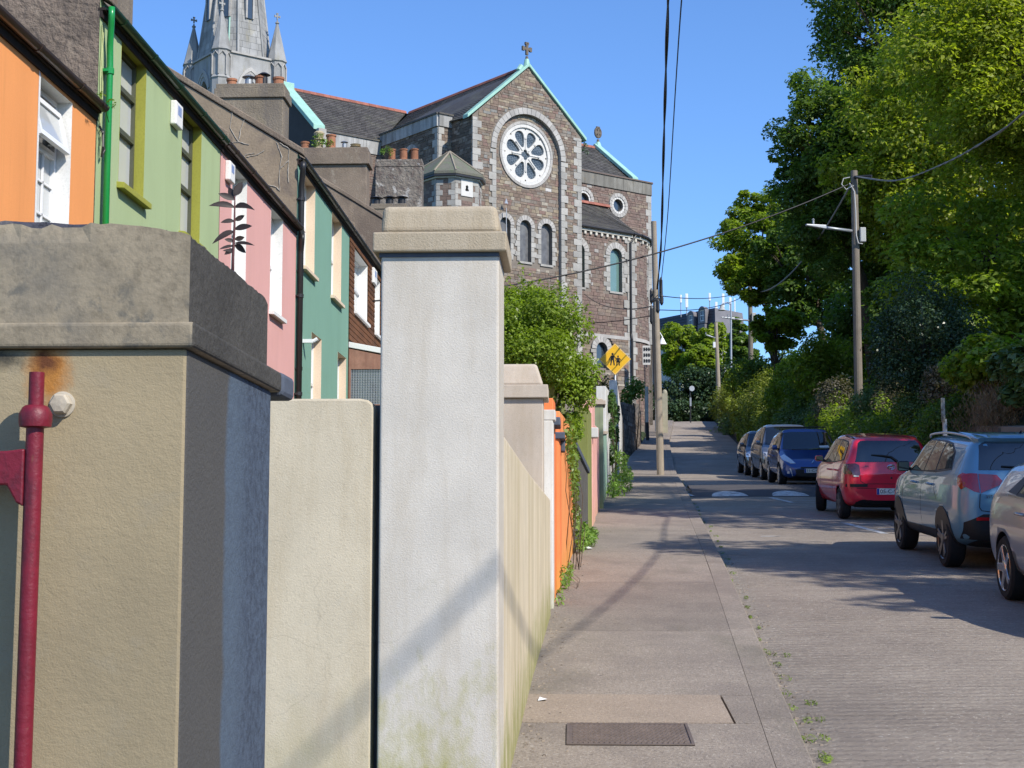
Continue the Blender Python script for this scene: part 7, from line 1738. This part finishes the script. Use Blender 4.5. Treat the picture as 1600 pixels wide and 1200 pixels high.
        for k in range(spokes):
            a = 2 * math.pi * k / spokes + .3
            for sp in ((-.13, .13) if S.get('twin') else (0,)):
                w0, w1 = (.022, .020) if S.get('twin') else (.045, .034); ca, sa = math.cos(a + sp), math.sin(a + sp); c2, s2 = math.cos(a + sp * 1.3), math.sin(a + sp * 1.3)
                P = lambda q, w, x, c=ca, s_=sa: (x, q * c - w * s_, q * s_ + w * c)
                m_ = [P(.04, -w0, ww / 2 - .035), P(.04, w0, ww / 2 - .035), P(rr_ - .008, w1, ww / 2 - .02), P(rr_ - .008, -w1, ww / 2 - .02)]
                m_ += [(p[0] + .028, p[1] * 1.0, p[2] * 1.0) for p in m_]; rm.hexa(m_)
        rm.lathe([(.075, ww / 2 - .05), (.075, ww / 2 - .004), (.06, ww / 2 + .004), (.03, ww / 2 + .006)], (0, 0, 0), 18, axis=(1, 0, 0))
        dm = MB(); dm.lathe([(rr_ - .012, ww / 2 - .075), (rr_ - .012, ww / 2 - .07)], (0, 0, 0), 28, axis=(1, 0, 0))
        first = None
        for y in S['wy']:
            for sg in (-1, 1):
                x = sg * (interp(y, S['w']) - ww / 2 - .012)
                if first is None:
                    w = tm.build('wheel', TYRE, s.root, local=True, smooth=True); w.data.set_sharp_from_angle(angle=R(35)); d = dm.build('brake_disc', CBLK, w, local=True); rim = rm.build('rim', S.get('rimmat', ALLOY), w, local=True, bevel=.004, seg=1); first = (w, d, rim); grp = [w, d, rim]
                else:
                    grp = [q.copy() for q in first]
                    for q in grp: COL.objects.link(q)
                    grp[0].parent = s.root; grp[1].parent = grp[0]; grp[2].parent = grp[0]
                grp[0].location = (x, y, S['r']); grp[0].rotation_euler = (random.random() * 6 if sg > 0 else 0, 0, 0 if sg > 0 else math.pi)
                if sg < 0: grp[0].rotation_euler = (0, 0, math.pi)
                if S.get('steer') and y == max(S['wy']): grp[0].rotation_euler.z += S['steer']
    def mirror(s, y, z, mat, sz=(.15, .11, .15)):
        for sg, sd_ in ((-1, 'L'), (1, 'R')):
            p, n = s.cast(*s.o3(sd_, y, z)); m = MB(); cx = p.x + sg * .12
            m.hexa([(cx - sz[0] / 2, y - sz[1] / 2, z - sz[2] * .45), (cx + sz[0] / 2, y - sz[1] / 2, z - sz[2] * .45), (cx + sz[0] / 2 * .9, y + sz[1] / 2, z - sz[2] * .3), (cx - sz[0] / 2 * .9, y + sz[1] / 2, z - sz[2] * .3),
                    (cx - sz[0] / 2, y - sz[1] / 2, z + sz[2] * .5), (cx + sz[0] / 2, y - sz[1] / 2, z + sz[2] * .5), (cx + sz[0] / 2 * .9, y + sz[1] / 2, z + sz[2] * .4), (cx - sz[0] / 2 * .9, y + sz[1] / 2, z + sz[2] * .4)])
            mr = s.mb(m, 'mirror', mat, bevel=.035, seg=3); m = MB(); m.box(min(p.x - sg * .03, cx), max(p.x - sg * .03, cx), y - .03, y + .03, z - .05, z - .01); m2 = s.mb(m, 'mirror_arm', CBLK, mr)
            m = MB(); m.box(cx - sz[0] * .4, cx + sz[0] * .4, y - sz[1] / 2 - .004, y - sz[1] / 2 - .001, z - sz[2] * .32, z + sz[2] * .38); s.mb(m, 'mirror_glass', CGLASS, mr)
    def handle(s, y, z, mat):
        for sg, sd_ in ((-1, 'L'), (1, 'R')):
            p, n = s.cast(*s.o3(sd_, y, z)); m = MB(); m.tube([p + n * .0 + Vector((0, -.09, 0)), p + n * .035 + Vector((0, -.06, .004)), p + n * .038 + Vector((0, .05, .004)), p + n * .0 + Vector((0, .09, 0))], [.012, .016, .016, .012], 8); s.mb(m, 'door_handle', mat, smooth=True)
    def plate(s, side, z, txt, w=.52, h=.112, x=0):
        p, n = s.cast(*s.o3(side, x, z)); sg = -1 if side == 'B' else 1; y = p.y + sg * .012
        m = MB(); m.box(x - w / 2, x + w / 2, min(y, y - sg * .012), max(y, y - sg * .012), z - h / 2, z + h / 2); pl = s.mb(m, 'number_plate', PLT, bevel=.003, seg=1)
        bx = x - w / 2 if side == 'B' else x + w / 2 - .045
        m = MB(); m.box(bx + .002, bx + .043, min(y, y + sg * .0012), max(y, y + sg * .0012), z - h / 2 + .003, z + h / 2 - .003); s.mb(m, 'blue_band', PLB, pl)
        if txt:
            me = text_mesh(txt, .092); me.materials.clear(); me.materials.append(CBLK); o = link('registration', me, pl, True); o.rotation_euler = (R(90), 0, 0 if side == 'B' else math.pi); o.location = (x + (.022 if side == 'B' else -.022), y + sg * .0012, z)
            k = (w - .075) / max(v.co.x * 2 for v in me.vertices); o.scale = (k, 1.02, 1)
        return pl
def place(x, y, yaw=0, toward=False):
    sl = (G(y + 1.2) - G(y - 1.2)) / 2.4; pitch = math.atan(sl)
    return ((x, y, G(y) + .02), (math.pi if toward else 0) + yaw, -pitch if toward else pitch)
YS = lambda a, b: [a, a + .012, a + .05, a + .12, a + .22, a + .34, a + .5]
# ---- blue grey compact SUV seen from behind
S = dict(y=[-2.10, -2.085, -2.04, -1.99, -1.93, -1.85, -1.76, -1.6, -1.25, -.8, -.3, .2, .45, .62, .85, 1.02, 1.12, 1.3, 1.6, 1.85, 1.98, 2.05, 2.08],
         w=[(-2.10, .60), (-2.085, .70), (-2.04, .79), (-1.93, .855), (-1.7, .885), (-1.25, .895), (1.3, .89), (1.8, .84), (2.0, .74), (2.08, .6)],
         zb=[(-2.1, .44), (-2.0, .36), (-1.6, .26), (1.6, .26), (2.08, .38)],
         zs=[(-2.10, .92), (-2.04, 1.03), (-1.93, 1.10), (-1.6, 1.135), (-.5, 1.115), (.9, 1.07), (1.2, 1.04), (1.9, .93), (2.08, .75)],
         zt=[(-2.10, .94), (-2.04, 1.06), (-1.99, 1.16), (-1.93, 1.30), (-1.85, 1.47), (-1.76, 1.565), (-1.6, 1.575), (-.8, 1.60), (.2, 1.60), (.45, 1.59), (.62, 1.50), (1.02, 1.20), (1.12, 1.11), (1.3, 1.085), (1.85, .98), (2.05, .80), (2.08, .76)],
         wt=[(-2.10, .50), (-2.04, .64), (-1.93, .665), (-1.85, .645), (-1.6, .635), (-.5, .645), (.45, .63), (.85, .68), (1.12, .76), (1.9, .66), (2.08, .5)], r=.345, wy=(-1.26, 1.24), ww=.215, twin=True, spokes=5, rimmat=pm('dark_alloy', (.16, .16, .17), metal=.8, rough=.3, var=.2, bump=.02, obj=True), arch=1.085)
BLU = paint_mat('blue_grey_paint', (.13, .30, .43), .2, .32)
loc, yaw, pit = place(5.42, 20.55, R(.3)); V = Car('suv', 'blue grey compact suv with silver roof rails parked behind the red hatchback', loc, yaw, pit, BLU, S)
V.sym('rear_light', 'B', [(-.80, 1.16), (-.70, 1.175), (-.64, 1.17), (-.64, .95), (-.70, .965), (-.80, 1.03)], REDL, off_=.012)
V.both('rear_light', [(-2.02, 1.03), (-2.0, 1.145), (-1.88, 1.18), (-1.80, 1.14), (-1.84, 1.06), (-1.95, .985)], REDL, off_=.010)
V.sym('tailgate_light', 'B', [(-.628, 1.168), (-.42, 1.155), (-.34, 1.06), (-.628, .945)], REDL, off_=.014)
V.patch('rear_window', 'B', [(-.62, 1.215), (.62, 1.215), (.575, 1.50), (.50, 1.545), (-.50, 1.545), (-.575, 1.50)], CGLASS, off_=.008)
V.patch('roof_spoiler', 'B', [(-.60, 1.545), (.60, 1.545), (.58, 1.60), (-.58, 1.60)], BLU, off_=.06)
V.patch('bumper_cladding', 'B', [(-.80, .40), (.80, .40), (.80, .60), (.60, .70), (-.60, .70), (-.80, .60)], CBLK, off_=.014)
V.patch('skid_plate', 'B', [(-.5, .44), (.5, .44), (.42, .535), (-.42, .535)], CGRY, off_=.028)
V.sym('reflector', 'B', [(-.68, .625), (-.45, .625), (-.45, .662), (-.68, .662)], REDL, off_=.022)
V.patch('plate_recess', 'B', [(-.34, .80), (.34, .80), (.36, .965), (-.36, .965)], CBLK, off_=.004)
V.plate('B', .875, '')
V.seam('B', [(-.635, .94), (-.645, .78), (-.62, .74), (-.5, .725), (.5, .725), (.62, .74), (.645, .78), (.635, .94)], .010)
me = text_mesh('VITARA', .055); me.materials.clear(); me.materials.append(CHROME); o = link('chrome_letters', me, V.root, True); p, n = V.cast(*V.o3('B', -.48, .905)); o.location = (-.48, p.y - .012, .905); o.rotation_euler = (R(90), 0, R(-3))
for poly in ([(-.72, 1.17), (-.14, 1.15), (-.14, 1.53), (-.62, 1.52)], [(-.10, 1.15), (.98, 1.135), (.42, 1.505), (.30, 1.53), (-.10, 1.535)], [(-1.42, 1.22), (-.78, 1.18), (-.68, 1.515), (-.95, 1.50), (-1.25, 1.40)]): V.both('side_window', poly, CGLASS, off_=.007)
V.both('window_trim', [(-1.48, 1.20), (-.75, 1.145), (1.06, 1.115), (.42, 1.525), (.3, 1.55), (-.62, 1.545), (-.95, 1.52), (-1.28, 1.42)], CBLK, off_=.003)
V.both('sill_cladding', [(-.86, .27), (.84, .27), (.84, .42), (-.86, .44)], CBLK, off_=.010)
def ringpoly(y, z, r0, r1, a0, a1, n=14): return [(y + r1 * math.cos(t), z + r1 * math.sin(t)) for t in np.linspace(a0, a1, n)] + [(y + r0 * math.cos(t), z + r0 * math.sin(t)) for t in np.linspace(a1, a0, n)]
for y in S['wy']: V.both('arch_cladding', ringpoly(y, .345, .376, .405, R(-12), R(192)), CBLK, off_=.010)
V.seam('L', [(-.12, .45), (-.12, 1.13)]); V.seam('L', [(-.98, .82), (-.80, .95), (-.78, 1.15)]); V.seam('L', [(.95, .5), (.98, 1.1)])
V.handle(-.62, .99, BLU); V.handle(.28, .98, BLU); V.mirror(.80, 1.17, CBLK, (.17, .12, .16))
m = MB()
for sg in (-1, 1): m.tube(smooth([(sg * .60, .5, 1.575), (sg * .61, .35, 1.615), (sg * .615, -.5, 1.645), (sg * .59, -1.35, 1.61), (sg * .575, -1.66, 1.54)], 6), .015, 8)
V.mb(m, 'roof_rail', pm('satin_silver', (.66, .67, .69), metal=.8, rough=.3, var=.05, bump=0, obj=True), smooth=True)
m = MB(); m.tube([(.0, -1.50, 1.62), (.0, -1.58, 1.68)], [.03, .006], 6); V.mb(m, 'antenna', CBLK)
m = MB(); m.tube([(.12, -2.01, 1.24), (-.05, -1.99, 1.245), (-.35, -1.97, 1.26)], .012, 6); V.mb(m, 'rear_wiper', CBLK)
# ---- red hatchback seen from behind
S = dict(y=[-1.82, -1.81, -1.77, -1.72, -1.66, -1.58, -1.48, -1.3, -1.0, -.5, .0, .3, .5, .7, .9, 1.02, 1.2, 1.45, 1.65, 1.75, 1.80],
         w=[(-1.82, .58), (-1.81, .66), (-1.77, .755), (-1.66, .81), (-1.4, .828), (1.2, .825), (1.5, .78), (1.75, .66), (1.8, .55)],
         zb=[(-1.82, .36), (-1.7, .27), (-1.4, .2), (1.5, .2), (1.8, .3)],
         zs=[(-1.82, .80), (-1.77, .93), (-1.66, 1.0), (-1.3, 1.02), (0, .98), (.9, .94), (1.2, .88), (1.7, .75), (1.8, .65)],
         zt=[(-1.82, .82), (-1.77, .97), (-1.72, 1.08), (-1.66, 1.22), (-1.58, 1.37), (-1.48, 1.455), (-1.3, 1.49), (-.5, 1.53), (.0, 1.525), (.3, 1.48), (.5, 1.38), (.9, 1.07), (1.02, .985), (1.2, .95), (1.65, .83), (1.8, .68)],
         wt=[(-1.82, .5), (-1.77, .62), (-1.66, .63), (-1.58, .60), (-1.3, .585), (.3, .585), (.7, .64), (1.02, .70), (1.6, .58), (1.8, .46)], r=.285, wy=(-1.17, 1.20), ww=.18, rim=.68, spokes=7, rimmat=pm('hub_trim', (.10, .10, .11), metal=.4, rough=.5, var=.2, bump=.02, obj=True), arch=1.10, steer=R(-14))
RED_ = paint_mat('red_paint', (.72, .012, .045), .03, .3)
loc, yaw, pit = place(5.60, 29.35, R(.6)); Y_ = Car('hatchback', 'small red hatchback seen from behind with rear wiper', loc, yaw, pit, RED_, S)
Y_.patch('rear_window', 'B', [(-.62, 1.04), (.62, 1.04), (.60, 1.10), (.535, 1.37), (.48, 1.41), (-.48, 1.41), (-.535, 1.37), (-.60, 1.10)], CGLASS, off_=.007)
Y_.sym('rear_light', 'B', [(-.76, 1.0), (-.62, 1.015), (-.555, .98), (-.545, .82), (-.60, .80), (-.74, .83)], AMBL, off_=.012)
Y_.both('rear_light', [(-1.78, .83), (-1.77, .97), (-1.62, 1.01), (-1.55, .98), (-1.60, .86), (-1.68, .82)], AMBL, off_=.010)
Y_.sym('reversing_light', 'B', [(-.66, .785), (-.57, .785), (-.57, .80), (-.66, .81)], CLRL, off_=.012)
Y_.sym('bumper_strip', 'B', [(-.78, .60), (-.42, .60), (-.42, .655), (-.78, .655)], CBLK, off_=.012)
Y_.seam('B', [(-.54, .80), (-.54, .70), (-.46, .655), (.46, .655), (.54, .70), (.54, .80)], .010); Y_.seam('B', [(-.80, .575), (.80, .575)], .008)
Y_.plate('B', .52, '05-C-9906'); Y_.patch('lower_bumper', 'B', [(-.62, .27), (.62, .27), (.62, .335), (-.62, .335)], CBLK, off_=.008)
p, n = Y_.cast(*Y_.o3('B', 0, .95)); m = MB()
for rx, rz in ((.065, .042), (.03, .04), (.058, .018)): m.tube([(rx * math.cos(t), p.y - .014, .95 + rz * math.sin(t) + (.012 if rz < .03 else 0)) for t in np.linspace(0, 2 * math.pi, 20)], .006, 6)
Y_.mb(m, 'oval_badge', CHROME)
p, n = Y_.cast(*Y_.o3('B', 0, .76)); m = MB(); m.lathe([(.02, 0), (.018, .012)], p, 12, axis=(0, -1, 0)); Y_.mb(m, 'lock', CBLK)
m = MB(); q = [Y_.cast(*Y_.o3('B', a, b))[0] + Vector((0, -.03, 0)) for a, b in ((.15, .97), (.11, 1.06), (.02, 1.13), (-.14, 1.155), (-.33, 1.17))]; m.tube(q, [.02, .018, .016, .014, .006], 6); Y_.mb(m, 'rear_wiper', CBLK)
for poly in ([(-1.22, 1.06), (-.62, 1.02), (-.62, 1.40), (-1.12, 1.38)], [(-.56, 1.02), (.72, .985), (.32, 1.37), (.2, 1.42), (-.56, 1.415)], [(-1.42, 1.09), (-1.27, 1.07), (-1.18, 1.36), (-1.28, 1.32)]): Y_.both('side_window', poly, CGLASS, off_=.007)
Y_.both('window_trim', [(-1.46, 1.06), (-.6, 1.0), (.80, .965), (.34, 1.385), (.2, 1.435), (-.6, 1.43), (-1.14, 1.40), (-1.3, 1.34)], CBLK, off_=.003)
Y_.seam('L', [(-.59, .3), (-.59, 1.0)]); Y_.seam('L', [(.68, .35), (.72, .95)]); Y_.handle(-.92, .87, RED_); Y_.handle(-.25, .86, RED_); Y_.mirror(.58, 1.04, RED_, (.16, .11, .13))
m = MB(); m.tube([(.0, -1.28, 1.50), (.0, -1.46, 1.64)], [.008, .003], 6); Y_.mb(m, 'antenna', CBLK)
m = MB(); m.tube(smooth([(.57, -.6, 1.49), (.575, -1.15, 1.485), (.555, -1.38, 1.44)], 5), .012, 6); m.tube(smooth([(-.57, -.6, 1.49), (-.575, -1.15, 1.485), (-.555, -1.38, 1.44)], 5), .012, 6); Y_.mb(m, 'roof_strip', CGRY)
# ---- dark blue hatchback facing us
def front_spec(L, Wd, H, hood, cowl, r, wb, roof0, wst, **k):
    h = L / 2
    d = dict(y=[-h, -h + .012, -h + .05, -h + .12, -h + .22, -h + .36, -h + .55, -.8, -.3, .1, wst - .12, wst, wst + .15, lerp(wst, cowl, .5), cowl - .1, cowl, cowl + .16, lerp(cowl, h, .5), h - .28, h - .14, h - .05, h - .012, h],
             w=[(-h, Wd * .33), (-h + .05, Wd * .44), (-h + .3, Wd * .49), (-.9, Wd / 2), (h - .7, Wd / 2), (h - .35, Wd * .475), (h - .14, Wd * .43), (h - .05, Wd * .36), (h, Wd * .27)],
             zb=[(-h, .36), (-h + .3, .24), (h - .5, .19), (h - .2, .19), (h, .25)],
             zs=[(-h, .82), (-h + .1, .96), (-h + .5, hood + .10), (0, hood + .06), (cowl, hood + .01), (h - .6, hood - .10), (h - .28, hood - .19), (h - .1, hood - .29), (h, hood - .38)],
             zt=[(-h, .84), (-h + .05, 1.0), (-h + .2, H - .22), (-h + .36, H - .09), (-.6, H - .01), (.1, H), (wst - .1, H - .03), (wst, H - .07), (cowl - .1, hood + .13), (cowl, hood + .07), (cowl + .16, hood + .03), (h - .6, hood - .06), (h - .28, hood - .145), (h - .1, hood - .255), (h, hood - .36)],
             wt=[(-h, Wd * .28), (-h + .1, Wd * .37), (-h + .4, Wd * .35), (.1, Wd * .355), (wst, Wd * .36), (lerp(wst, cowl, .5), Wd * .40), (cowl, Wd * .43), (h - .5, Wd * .40), (h - .14, Wd * .33), (h, Wd * .22)], r=r, wy=(-wb / 2 - .02, wb / 2 - .02), ww=.195)
    d.update(k); return d
def face(C, S, H, hood, cowl, wst, Wd, light, lname='headlight', plate=None, pz=.42, grille=True, mirror=None, hood_seam=True):
    h = max(S['y']); rw = Wd * .36; cw = Wd * .42
    C.patch('windscreen', 'F', [(-cw * .96, hood + .105), (-cw * .5, hood + .085), (cw * .5, hood + .085), (cw * .96, hood + .105), (rw * .93, H - .10), (rw * .6, H - .075), (-rw * .6, H - .075), (-rw * .93, H - .10)], CGLASS, off_=.008)
    C.sym(lname, 'F', light, CLRL, off_=.010)
    if grille:
        C.patch('lower_grille', 'F', [(-.52, .25), (.52, .25), (.46, .345), (-.46, .345)], CBLK, off_=.008); C.patch('upper_grille', 'F', [(-.34, hood - .385), (.34, hood - .385), (.36, hood - .35), (-.36, hood - .35)], CBLK, off_=.008)
    if plate is not None: C.plate('F', pz, plate)
    zs = hood + .06; C.both('side_window', [(-.92, zs + .07), (-.12, zs + .04), (-.12, H - .09), (-.75, H - .11)], CGLASS, off_=.007); C.both('side_window', [(-.07, zs + .04), (cowl - .22, zs + .03), (wst - .02, H - .12), (wst - .15, H - .09), (-.07, H - .085)], CGLASS, off_=.007)
    C.both('window_trim', [(-1.0, zs + .04), (cowl - .12, zs + .0), (wst, H - .10), (wst - .15, H - .07), (-.75, H - .09)], CBLK, off_=.003)
    C.handle(-.7, zs - .13, mirror or C.paint); C.handle(.2, zs - .14, mirror or C.paint); C.mirror(cowl - .32, zs + .09, mirror or C.paint)
    C.seam('L', [(-.1, .32), (-.1, zs)]); C.seam('R', [(-.1, .32), (-.1, zs)]); C.seam('L', [(cowl - .2, .35), (cowl - .12, zs - .03)]); C.seam('R', [(cowl - .2, .35), (cowl - .12, zs - .03)])
    m = MB()
    for x0, x1 in ((-.1, -.55), (.45, .02)):
        q = [C.cast(*C.o3('F', lerp(x0, x1, t), hood + .10 + .012 * t))[0] + Vector((0, .022, 0)) for t in (0, .5, 1)]; m.tube(q, .01, 5)
    C.mb(m, 'wiper', CBLK)
NAVY = paint_mat('dark_blue_paint', (.012, .06, .27), .2, .28)
hood, H, Wd = .86, 1.50, 1.72
S = front_spec(4.0, Wd, H, hood, .98, .30, 2.56, -.5, .22, rimmat=ALLOY, spokes=8)
loc, yaw, pit = place(6.33, 42.55, R(-1), True); C1 = Car('hatchback', 'dark blue hatchback facing downhill with diamond badge and roof bars', loc, yaw, pit, NAVY, S)
face(C1, S, H, hood, .98, .22, Wd, [(-.80, .78), (-.70, .83), (-.56, .70), (-.47, .60), (-.60, .60), (-.76, .68)], plate='11-C-4270', pz=.415)
C1.patch('lower_grille', 'F', [(-.44, .23), (.44, .23), (.50, .45), (-.50, .45)], CBLK, off_=.006); C1.sym('running_light', 'F', [(-.565, .28), (-.545, .28), (-.60, .47), (-.63, .47)], CLRL, off_=.012); C1.sym('fog_lamp', 'F', [(-.69, .34), (-.63, .34), (-.63, .40), (-.69, .40)], CLRL, off_=.01)
p, n = C1.cast(*C1.o3('F', 0, .62)); m = MB(); m.tube([(0, p.y + .02, .62 + .062), (.045, p.y + .02, .62), (0, p.y + .02, .62 - .062), (-.045, p.y + .02, .62), (0, p.y + .02, .62 + .062)], .012, 6); C1.mb(m, 'diamond_badge', CHROME)
m = MB()
for y in (-.55, .05): m.tube([(-.60, y, 1.47), (-.58, y, 1.56), (.58, y, 1.56), (.60, y, 1.47)], .018, 6)
C1.mb(m, 'roof_bar', CBLK)
C1.patch('tax_disc', 'F', [(-.56, 1.0), (-.30, 1.0), (-.30, 1.05), (-.54, 1.06)], PLT, off_=.011)
# ---- grey people carrier and dark grey hatchback facing us
GRY = paint_mat('grey_paint', (.16, .18, .22), .5, .3); DGR = paint_mat('dark_grey_paint', (.085, .09, .11), .5, .3)
hood, H, Wd = .96, 1.66, 1.74
S = front_spec(4.3, Wd, H, hood, 1.28, .31, 2.69, -.5, .42, rimmat=ALLOY, spokes=6)
loc, yaw, pit = place(6.46, 47.55, R(-.8), True); C2 = Car('people_carrier', 'tall grey people carrier parked behind the dark blue hatchback', loc, yaw, pit, GRY, S)
face(C2, S, H, hood, 1.28, .42, Wd, [(-.81, .68), (-.80, .84), (-.52, .80), (-.46, .69)], plate='', pz=.40)
C2.patch('front_bumper', 'F', [(-.80, .50), (.80, .50), (.80, .62), (-.80, .62)], CGRY, off_=.012)
hood, H, Wd = .86, 1.46, 1.70
S = front_spec(3.95, Wd, H, hood, 1.0, .30, 2.48, -.5, .28, rimmat=ALLOY, spokes=6)
loc, yaw, pit = place(6.5, 52.3, R(-.8), True); C3 = Car('hatchback', 'dark grey hatchback furthest along the row of parked cars', loc, yaw, pit, DGR, S)
face(C3, S, H, hood, 1.0, .28, Wd, [(-.80, .62), (-.81, .76), (-.64, .80), (-.55, .70), (-.62, .62)], plate='', pz=.38)
# ---- silver hatchback at the right edge, facing us
SIL = paint_mat('silver_paint', (.40, .41, .43), .5, .3)
hood, H, Wd = .97, 1.47, 1.84
S = front_spec(4.45, Wd, H, hood, 1.15, .325, 2.64, -.5, .3, rimmat=pm('bright_alloy', (.70, .70, .71), metal=.9, rough=.2, var=.05, bump=0, obj=True), spokes=5, ww=.215)
loc, yaw, pit = place(5.24, 14.55, R(-.4), True); C4 = Car('silver_car', 'silver car cut off by the right edge with bright five spoke wheel', loc, yaw, pit, SIL, S)
face(C4, S, H, hood, 1.15, .3, Wd, [(-.86, .66), (-.84, .82), (-.6, .76), (-.52, .66)], plate='', pz=.4)
C4.both('chrome_strip', [(-1.25, hood + .085), (1.0, hood + .055), (1.0, hood + .07), (-1.25, hood + .10)], CHROME, off_=.009)
C4.both('quarter_window', [(-1.32, hood + .12), (-.98, hood + .105), (-.84, H - .13), (-1.06, H - .20)], CBLK, off_=.006)
C4.both('sill_strip', [(-.88, .285), (.9, .285), (.9, .30), (-.88, .305)], CHROME, off_=.006)
